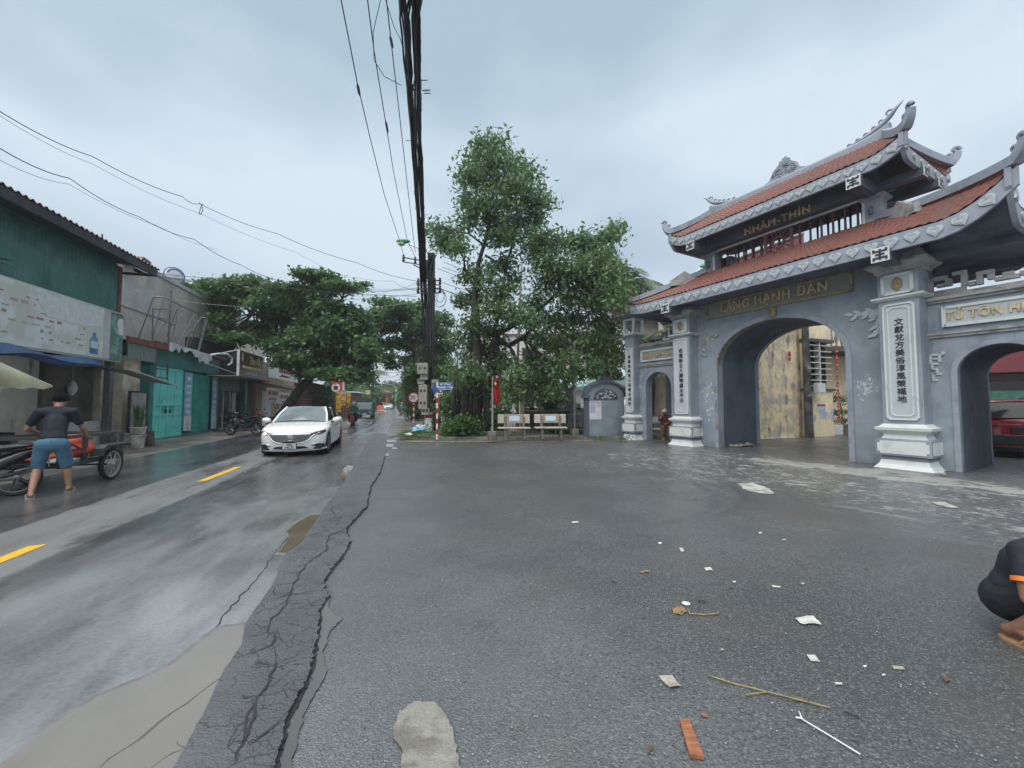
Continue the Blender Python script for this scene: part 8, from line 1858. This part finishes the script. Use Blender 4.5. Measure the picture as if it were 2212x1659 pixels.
def stick(name,lab,cat,pts,r_,mat,z=.008,extra=()):
    mb=MB()
    for pp_ in (pts,)+tuple(extra):
        P=[Z8(*p)+Vector((0,0,z)) for p in pp_]; P2=[]
        for i in range(len(P)-1):
            for k in range(4): P2.append(P[i].lerp(P[i+1],k/4))
        P2.append(P[-1]); mb.tube(P2,r_,5)
    return tag(mb.build(name,mat,smooth='all'),lab,cat)
M_twig=M('dry_twig',(.30,.25,.11),.7,(.2,.16,.08),20)
stick('twig','long thin dry twig across the right foreground','twig',[(850,1058),(950,1092),(1095,1128),(1220,1160),(1378,1200)],.004,M_twig,extra=([(1010,1143),(1110,1130)],))
stick('twig','bent yellowish stick by the fibre bundle','twig',[(757,768),(768,790),(830,795),(895,790)],.005,M_twig)
stick('twig','short dark twig above the plastic fork','twig',[(1440,1216),(1500,1244)],.004,M_bark)
stick('plastic_fork','long white forked plastic stem in the foreground','plastic fork',[(1255,1250),(1380,1325),(1505,1402)],.004,M_paperw,extra=([(1255,1250),(1240,1216)],[(1262,1254),(1245,1243),(1226,1242)]))
c=Z8(1838,187); mb=MB(); mb.lathe((0,0,0),[(.035,0),(.045,.1),(.05,.11),(.043,.11),(.033,.01)],14); o=mb.build('plastic_cup',M('clear_cup',(.55,.58,.58),.15,alpha=.6)); o.location=(c.x,c.y,.045); o.rotation_euler=(R(85),0,.6); tag(o,'clear plastic cup lying by the right pillar foot','cup')
for i,(a,b_) in enumerate(((1072,438),(1174,468),(638,482),(960,650),(1257,658),(1525,1016),(1605,1053),(907,944))):
    flat('litter_speck',['pale chip','tan chip','white chip'][i%3]+' among the small litter on the forecourt','litter',[(a-7,b_-2),(a+7,b_-3),(a+8,b_+3),(a-5,b_+4)],[M_paper,M_paperd,M_paperw][i%3],.005,seed=20+i,amp=.1,grp='small litter chips')['label']=['pale','tan','white'][i%3]+' litter chip scattered on the asphalt forecourt'
# ================================================================ PEOPLE
M_skin=M('skin',(.36,.20,.135),.5,(.32,.17,.115),6,.4,.6,var=.04); M_skind=M('tanned_skin',(.26,.135,.08),.5,(.22,.11,.07),6,.4,.6,var=.04)
M_hair=M('black_hair',(.008,.0075,.008),.9,bump=.4,bsc=50,spec=.1); M_hairw=M('grey_hair',(.42,.40,.37),.6)
M_tee=M('black_tshirt',(.012,.015,.024),.8,(.019,.023,.034),3,.4,.6,bump=.7,bsc=6); M_den=M('blue_denim',(.055,.14,.22),.8,(.08,.18,.26),5,.4,.6,bump=.8,bsc=7)
M_sand=M('grey_sandal',(.30,.29,.26),.6); M_sandb=M('brown_sandal',(.30,.17,.09),.6)
def skinmesh(name,joints,edges,mat,parent,root,vox=.012,it=4,extra=None):
    """one continuous surface: overlapping ellipsoids along every bone, fused by a voxel remesh and relaxed"""
    mb=MB()
    def rad(j): r_=j[3]; return Vector((r_,r_,r_)) if not isinstance(r_,tuple) else Vector((r_[0],r_[1],min(r_)))
    for a,b in edges:
        ja,jb=joints[a],joints[b]; pa,pb=Vector(ja[:3]),Vector(jb[:3]); ra,rb_=rad(ja),rad(jb); L=(pb-pa).length; n=max(1,int(L/(min(ra[2],rb_[2])*.28))); n=min(n,26)
        for i in range(n+1):
            t=i/n; q=ra.lerp(rb_,t); big=max(q)>.03; mb.sph(pa.lerp(pb,t),tuple(q),12 if big else 8,8 if big else 6)
    if extra: extra(mb)
    o=mb.build('sk',mat,None,fixn=False); m_=o.modifiers.new('r','REMESH'); m_.mode='VOXEL'; m_.voxel_size=vox; m_.use_smooth_shade=True
    if it: s_=o.modifiers.new('u','SMOOTH'); s_.factor=.5; s_.iterations=it
    bpy.context.view_layer.update(); dg=bpy.context.evaluated_depsgraph_get(); nm=bpy.data.meshes.new_from_object(o.evaluated_get(dg)); bpy.data.objects.remove(o)
    nm.materials.clear(); nm.materials.append(mat); nm.polygons.foreach_set('use_smooth',[True]*len(nm.polygons)); nm.name=name
    ob=bpy.data.objects.new(name,nm); return link(ob,parent)
def person(label,loc,rz,J,skin,shirt,short,hair,sleeve=.6,leg=.6,scale=1,shoes=None,face=True,group=None,hat=None,vox=.012,slim=.93,shirtr=1.25,shortr=1.22,curl=.6,handdir=None,hairr=1.0):
    """J: joints in metres, +Y is the way the person faces"""
    r=thing('person',label,'person',loc,rz,group,scale); v={k:Vector(p) for k,p in J.items()}
    if 'chest' not in v: v['chest']=v['pelvis'].lerp(v['neck'],.6)
    jn={'pelvis':(*v['pelvis'],(.125,.095)),'waist':(*v['pelvis'].lerp(v['chest'],.45),(.115,.085)),'chest':(*v['chest'],(.125,.088)),'neckb':(*v['chest'].lerp(v['neck'],.72),.060),'neck':(*v['neck'],.056)}
    hd_=v['head']; up=(hd_-v['neck']).normalized(); jn['headl']=(*(v['neck'].lerp(hd_,.45)),.066); jn['head']=(*hd_,.088); jn['crown']=(*(hd_+up*.065),.070)
    E=[('pelvis','waist'),('waist','chest'),('chest','neckb'),('neckb','neck'),('neck','headl'),('headl','head'),('head','crown')]
    for s_ in 'LR':
        jn['sh'+s_]=(*v['sh'+s_],.048); jn['ua'+s_]=(*v['sh'+s_].lerp(v['el'+s_],.4),.046); jn['el'+s_]=(*v['el'+s_],.040); jn['fa'+s_]=(*v['el'+s_].lerp(v['wr'+s_],.3),.040); jn['wr'+s_]=(*v['wr'+s_],.026)
        E+=[('neckb','sh'+s_),('sh'+s_,'ua'+s_),('ua'+s_,'el'+s_),('el'+s_,'fa'+s_),('fa'+s_,'wr'+s_)]
        d=(v['wr'+s_]-v['el'+s_]).normalized() if not handdir else Vector(handdir[s_]).normalized()
        side=d.cross(Vector((0,0,1))); side=side.normalized() if side.length>.2 else Vector((0,1,0))
        if handdir and (s_+'s') in handdir: side=Vector(handdir[s_+'s']).normalized()
        nrm=side.cross(d).normalized()*(-1)
        if nrm.z>0: nrm=-nrm
        palm=v['wr'+s_]+d*.045; jn['pa'+s_]=(*palm,(.034,.018)); E.append(('wr'+s_,'pa'+s_)); kn=v['wr'+s_]+d*.085
        for fi,(o_,L_) in enumerate(((-.030,.062),(-.010,.072),(.010,.068),(.029,.052))):
            k0=kn+side*o_; k1=k0+(d*math.cos(curl*.6)+nrm*math.sin(curl*.6))*L_*.5; k2=k1+(d*math.cos(curl*1.6)+nrm*math.sin(curl*1.6))*L_*.35; 
            a,b,c_='f%d0%s'%(fi,s_),'f%d1%s'%(fi,s_),'f%d2%s'%(fi,s_); jn[a]=(*k0,.010); jn[b]=(*k1,.0085); jn[c_]=(*k2,.007); E+=[('pa'+s_,a),(a,b),(b,c_)]
        th0=palm+side*.034*(-1)+d*.005; th1=th0+(d*.7-side*.5+nrm*.4).normalized()*.035; jn['t0'+s_]=(*th0,.012); jn['t1'+s_]=(*th1,.009); E+=[('pa'+s_,'t0'+s_),('t0'+s_,'t1'+s_)]
        jn['hi'+s_]=(*v['hi'+s_],.085); jn['th'+s_]=(*v['hi'+s_].lerp(v['kn'+s_],.5),.072); jn['kn'+s_]=(*v['kn'+s_],.056); jn['ca'+s_]=(*(v['kn'+s_].lerp(v['an'+s_],.32)),.058); jn['an'+s_]=(*v['an'+s_],.036)
        jn['he'+s_]=(*(v['an'+s_].lerp(v['to'+s_],-.22)+Vector((0,0,-.035))),.034); jn['ba'+s_]=(*v['an'+s_].lerp(v['to'+s_],.65),(.042,.026)); jn['to'+s_]=(*v['to'+s_],(.040,.018))
        E+=[('pelvis','hi'+s_),('hi'+s_,'th'+s_),('th'+s_,'kn'+s_),('kn'+s_,'ca'+s_),('ca'+s_,'an'+s_),('an'+s_,'he'+s_),('an'+s_,'ba'+s_),('ba'+s_,'to'+s_)]
    f=v.get('look',Vector((0,1,0))).normalized(); rt=f.cross(up).normalized(); f=up.cross(rt).normalized()
    h0=hd_
    def feats(mb):
        def feat(a,b,c_,rad): mb.sph(h0+rt*a+f*b+up*c_,rad,8,6)
        for s_ in (-1,1): feat(s_*.088,-.005,-.005,(.014,.022,.032)); feat(s_*.03,.080,.032,(.022,.014,.010)); feat(s_*.042,.06,-.025,(.03,.03,.03))
        feat(0,.098,-.015,(.014,.022,.022)); feat(0,.088,-.058,(.026,.014,.008)); feat(0,.078,-.088,(.032,.024,.022))
    body=skinmesh('body',jn,E,skin,r,'pelvis',vox=vox*.55,it=2,extra=feats)
    for s_ in (-1,1): mb=MB(); mb.sph(h0+rt*s_*.032+f*.088+up*.012,.008,6,4); mb.build('eye',M_ink,r,smooth='all')
    # hair cap
    if hair:
        mb=MB(); q=Matrix((rt,f,up)).transposed().to_4x4(); T=Matrix.Translation(h0+up*.03-f*.012)@q; mb.M=T
        def hf(u,w):
            a=u*2*PI; b=w*PI*.62; fr=max(0,math.sin(a)); b*=(1-.28*fr)*(1+.36*max(0,-math.sin(a))); rr=.114*(1+.03*math.sin(9*a+5*b)+.02*math.sin(17*a+11*b)); return Vector((rr*.93*math.sin(b)*math.cos(a),rr*1.03*math.sin(b)*math.sin(a),rr*math.cos(b)*hairr))
        mb.grid(hf,28,12); mb.M=None; mb.build('hair',hair,r,smooth='all')
    def garment(name,js,Es,mat,root): return skinmesh(name,js,Es,mat,r,root,vox,5)
    k=shirtr
    gj={'pelvis':(*(v['pelvis']-(v['pelvis']-v['chest']).normalized()*.07),(.184,.148)),'waist':(*v['pelvis'].lerp(v['chest'],.45),(.165,.135)),'chest':(*v['chest'],(.180,.14)),'neckb':(*v['chest'].lerp(v['neck'],.62),(.105,.09)),'nk':(*v['chest'].lerp(v['neck'],.90),.072)}
    ge=[('nk','shL'),('nk','shR'),('pelvis','waist'),('waist','chest'),('chest','neckb'),('neckb','nk')]
    for s_ in 'LR':
        gj['sh'+s_]=(*v['sh'+s_],.078); gj['ua'+s_]=(*v['sh'+s_].lerp(v['el'+s_],sleeve*.5),.076); gj['e'+s_]=(*v['sh'+s_].lerp(v['el'+s_],min(1,sleeve)),.072); ge+=[('neckb','sh'+s_),('sh'+s_,'ua'+s_),('ua'+s_,'e'+s_)]
        if sleeve>1: gj['w'+s_]=(*v['el'+s_].lerp(v['wr'+s_],sleeve-1),.05); ge.append(('e'+s_,'w'+s_))
    gj={k_:(*q_[:3],tuple(z_*slim for z_ in q_[3]) if isinstance(q_[3],tuple) else q_[3]*slim) for k_,q_ in gj.items()}
    garment('shirt',gj,ge,shirt,'chest')
    pj={'pelvis':(*(v['pelvis']+Vector((0,-.01,-.03))),(.182,.145))}; pe=[]
    for s_ in 'LR':
        pj['hi'+s_]=(*v['hi'+s_],.118*slim); pj['m'+s_]=(*v['hi'+s_].lerp(v['kn'+s_],.5),.108*slim); e=v['hi'+s_].lerp(v['kn'+s_],min(1,leg)); pj['e'+s_]=(*e,.100*slim); pe+=[('pelvis','hi'+s_),('hi'+s_,'m'+s_),('m'+s_,'e'+s_)]
        if leg>1: pj['l'+s_]=(*v['kn'+s_].lerp(v['an'+s_],leg-1),.07); pe.append(('e'+s_,'l'+s_))
    garment('shorts' if leg<=1 else 'trousers',pj,pe,short,'pelvis')
    if shoes:
        for s_ in 'LR':
            a=v['an'+s_]; b=v['to'+s_]; d=(b-a); d.z=0; d.normalize(); sd=Vector((-d.y,d.x,0)); z_=min(a.z-.075,b.z-.02); heel=a-d*.075; heel.z=v['an'+s_].z-.072; toe=b+d*.045; toe.z=b.z-.022
            mb=MB(); rings=[]
            for i in range(9):
                t=i/8; c_=heel.lerp(toe,t); w=.040+.014*math.sin(PI*min(1,t*1.1))**.7 if 0<t<1 else .02; rings.append([c_+sd*w,c_-sd*w,c_-sd*w-Vector((0,0,.018)),c_+sd*w-Vector((0,0,.018))])
            mb.loft(rings); sh=mb.build('sandal',shoes,r); m2=MB(); tt=heel.lerp(toe,.74)+Vector((0,0,.03)); 
            for q in (-1,1): m2.tube([tt,heel.lerp(toe,.5)+sd*q*.045+Vector((0,0,.05)),heel.lerp(toe,.36)+sd*q*.046],.008,5)
            m2.build('strap',shoes,sh)
    if hat: 
        mb=MB(); q=Matrix((rt,f,up)).transposed().to_4x4(); mb.M=Matrix.Translation(h0+up*.035)@q; mb.grid(lambda u,w:Vector((.125*math.sin(w*PI*.52)*math.cos(u*2*PI),.14*math.sin(w*PI*.52)*math.sin(u*2*PI),.115*math.cos(w*PI*.52))),24,8); mb.build('helmet',hat,r,smooth='all')
    return r
# walking man at the left
L_f=G(58,1078); R_f=G(152,1062); base=(L_f+R_f)*.5; rz=math.atan2(.965,-.2656)-PI/2+R(22)
iv=(Matrix.Translation(base)@Matrix.Rotation(rz,4,'Z')).inverted(); lf2=iv@L_f; rf2=iv@R_f
HM=1.64
J=dict(pelvis=(.0,.02,.88),chest=(.0,.14,1.22),neck=(.0,.22,1.45),head=(.01,.30,1.575),look=(.1,1,-.5),
 shL=(-.195,.15,1.385),shR=(.195,.15,1.385),elL=(-.335,.20,1.10),elR=(.30,.26,1.10),wrL=(-.24,.42,1.02),wrR=(.33,.45,.93),
 hiL=(-.105,.0,.84),hiR=(.105,.0,.84),knL=(-.17,.10,.47),knR=(.15,.16,.47),anL=(lf2.x*.9+.02,lf2.y-.02,.085),anR=(rf2.x*.9,rf2.y,.085),toL=(lf2.x*.9-.03,lf2.y+.15,.028),toR=(rf2.x*.9+.03,rf2.y+.15,.028))
J={k:(Vector(p)) for k,p in J.items()}
wm=person('man seen from behind in a black t-shirt and blue shorts walking with the cart',base,rz,J,M_skin,M_tee,M_den,M_hair,sleeve=.62,leg=.95,shoes=M_sand,handdir={'L':(.3,1,-.2),'R':(.35,1,-.25)})
# squatting man at the right edge: faces right and away, heels on the ground
sqb=Vector((3.445,2.646,0)); srz=R(-160)
J=dict(pelvis=(0,-.13,.24),chest=(0,-.07,.46),neck=(0,.06,.64),head=(0,.19,.73),look=(0,1,-.5),shL=(-.17,-.02,.57),shR=(.17,-.03,.57),elL=(-.25,.10,.33),elR=(.255,.02,.315),wrL=(-.14,.34,.30),wrR=(.18,.22,.24),
 hiL=(-.10,-.10,.22),hiR=(.10,-.10,.22),knL=(-.17,.27,.43),knR=(.19,.25,.43),anL=(-.13,.02,.085),anR=(.17,-.07,.085),toL=(-.16,.18,.03),toR=(.19,.10,.03))
M_blkc=M('dark_polo',(.020,.023,.034),.8,(.012,.014,.022),4,.4,.6,bump=.8,bsc=5)
sm=person('man squatting at the right edge in a dark polo with an orange sleeve band',sqb,srz,J,M_skind,M_blkc,M('black_shorts',(.010,.011,.016),.8,(.018,.02,.028),6,.4,.6,bump=.8,bsc=6),M_hair,sleeve=.50,leg=.78,shoes=M_sandb,slim=.84,scale=1.04)
mb=MB()
for s_ in (-1,1):
    a=Vector(J['shL' if s_<0 else 'shR']); b_=Vector(J['elL' if s_<0 else 'elR']); c_=a.lerp(b_,.62); d=(b_-a).normalized(); mb.tube([c_-d*.014,c_+d*.014],.064,18)
mb.build('orange_cuff',M('orange_trim',(.75,.20,.03),.6),sm,smooth=True)
# rider in green with passenger
M_grn=M('bright_green_jacket',(.02,.25,.10),.6); M_pant=M('dark_trousers',(.03,.032,.04),.8); M_helm=M('white_helmet',(.66,.66,.64),.3)
def riderJ(dx=0,lean=.05,up=.0): return dict(pelvis=(0,-.1+dx,.82),chest=(0,-.04+dx,1.12),neck=(0,.0+dx,1.33),head=(0,.03+dx,1.46),shL=(-.2,-.02+dx,1.27),shR=(.2,-.02+dx,1.27),elL=(-.33,.16+dx,1.06),elR=(.33,.16+dx,1.06),wrL=(-.36,.34+dx,.97),wrR=(.36,.34+dx,.97),hiL=(-.11,-.08+dx,.80),hiR=(.11,-.08+dx,.80),knL=(-.22,.32+dx,.68),knR=(.22,.32+dx,.68),anL=(-.2,.22+dx,.33),anR=(.2,.22+dx,.33),toL=(-.21,.36+dx,.27),toR=(.21,.36+dx,.27))
brz=math.atan2(-.964,.2656)-PI/2
rd=person('rider in a bright green jacket white helmet and face mask on the red motorbike',rb.location,brz,riderJ(-.12),M_skin,M_grn,M_pant,None,sleeve=1.85,leg=1.9,hat=M_helm,vox=.02)
mb=MB(); mb.sph((0,-.0,1.425),(.06,.05,.045),10,6); mb.build('face_mask',M_paperw,rd,smooth='all')
d_=Vector((.2656,-.964,0)); pg=person('passenger in pale clothes seated behind the green rider',rb.location-d_*.42+Vector((-.0,0,.04)),brz,riderJ(-.05),M_skin,M_paper,M_pant,None,sleeve=1.7,leg=1.9,hat=M_helm,vox=.02)
fr=person('far rider in grey with a yellowish helmet riding away',fb.location,math.atan2(.964,-.2656)-PI/2,riderJ(-.12),M_skin,M('grey_shirt',(.16,.17,.2),.8),M_pant,None,sleeve=1.0,leg=1.9,hat=M('straw_helmet',(.55,.50,.25),.5),vox=.02)
# old woman on the bench behind the gate
p=b3.location+Vector((.36,-.06,0))
J=dict(pelvis=(0,0,.56),chest=(0,.05,.83),neck=(0,.08,1.03),head=(.02,.12,1.15),look=(.6,.8,0),shL=(-.17,.05,.97),shR=(.17,.05,.97),elL=(-.22,.2,.76),elR=(.25,.24,.82),wrL=(-.03,.36,.70),wrR=(.12,.25,1.02),hiL=(-.1,.0,.52),hiR=(.1,.0,.52),knL=(-.14,.42,.50),knR=(.14,.42,.50),anL=(-.14,.44,.12),anR=(.14,.42,.12),toL=(-.15,.58,.05),toR=(.15,.56,.05))
M_flo=M('floral_trousers',(.06,.03,.03),.7,(.45,.18,.10),26,.55,.6,c3=(.5,.42,.3),sc3=30,lo3=.6,hi3=.65)
ow=person('old white haired woman in dark red with floral trousers seated behind the gate',p-Vector((0,.1,0)),PI-.2,J,M_skind,M('dark_red_blouse',(.09,.02,.028),.7),M_flo,M_hairw,sleeve=1.3,leg=1.9,shoes=M_sandb,vox=.016)

for i,(t_,w_,z_,lab) in enumerate(((-3.75,-.3,2.0,'pale plastic bag hanging in the dark shop opening above the tiled counter'),(-6.4,-.2,1.9,'white bag hanging deeper inside the dark shop opening'))):
    p=ST(t_,w_); mb=MB(); mb.grid(lambda u,v:Vector((.15*math.sin(v*PI*.95)**.8*math.cos(u*2*PI)*(1+.12*math.sin(5*u*6.28)),.09*math.sin(v*PI*.95)**.8*math.sin(u*2*PI),.28-.5*v)),14,8); mb.tube([(0,0,.25),(0,0,1.0)],.006,4); o=mb.build('hanging_bag',M_tw,smooth='all'); o.location=p+Vector((0,0,z_)); tag(o,lab,'bag')
for i,(x,y,c_) in enumerate(((165,925,'bluish plastic stool inside the dark shop opening'),(190,922,'red plastic stool under the leaning awning'))):
    p=G(x,y); r=thing('plastic_stool',c_,'stool',(p.x,p.y,0),.4*i); mb=MB(); mb.sq((0,0,0),[(.15,.40),(.16,.42),(.15,.45)]); mt=M_tarp if i==0 else M_redv; mb.build('seat',mt,r)
    for a in (-1,1):
        for b in (-1,1): mb=MB(); mb.tube([(a*.12,b*.12,.41),(a*.17,b*.17,0)],.018,5); mb.build('leg',mt,r)

# ================================================================ DAMP AIR
hz=MB(); hz.box(-302,302,-42,422,-1.1,15.5); h_=hz.build('haze',[],None)
m_=bpy.data.materials.new('damp_air'); m_.use_nodes=True; t_=m_.node_tree; t_.nodes.clear()
_o=t_.nodes.new('ShaderNodeOutputMaterial'); _v=t_.nodes.new('ShaderNodeVolumePrincipled'); _v.inputs['Color'].default_value=(.86,.90,.95,1); _v.inputs['Density'].default_value=.0011; _v.inputs['Anisotropy'].default_value=.2
t_.links.new(_v.outputs[0],_o.inputs['Volume']); h_.data.materials.append(m_); tag(h_,None,None,kind='stuff')
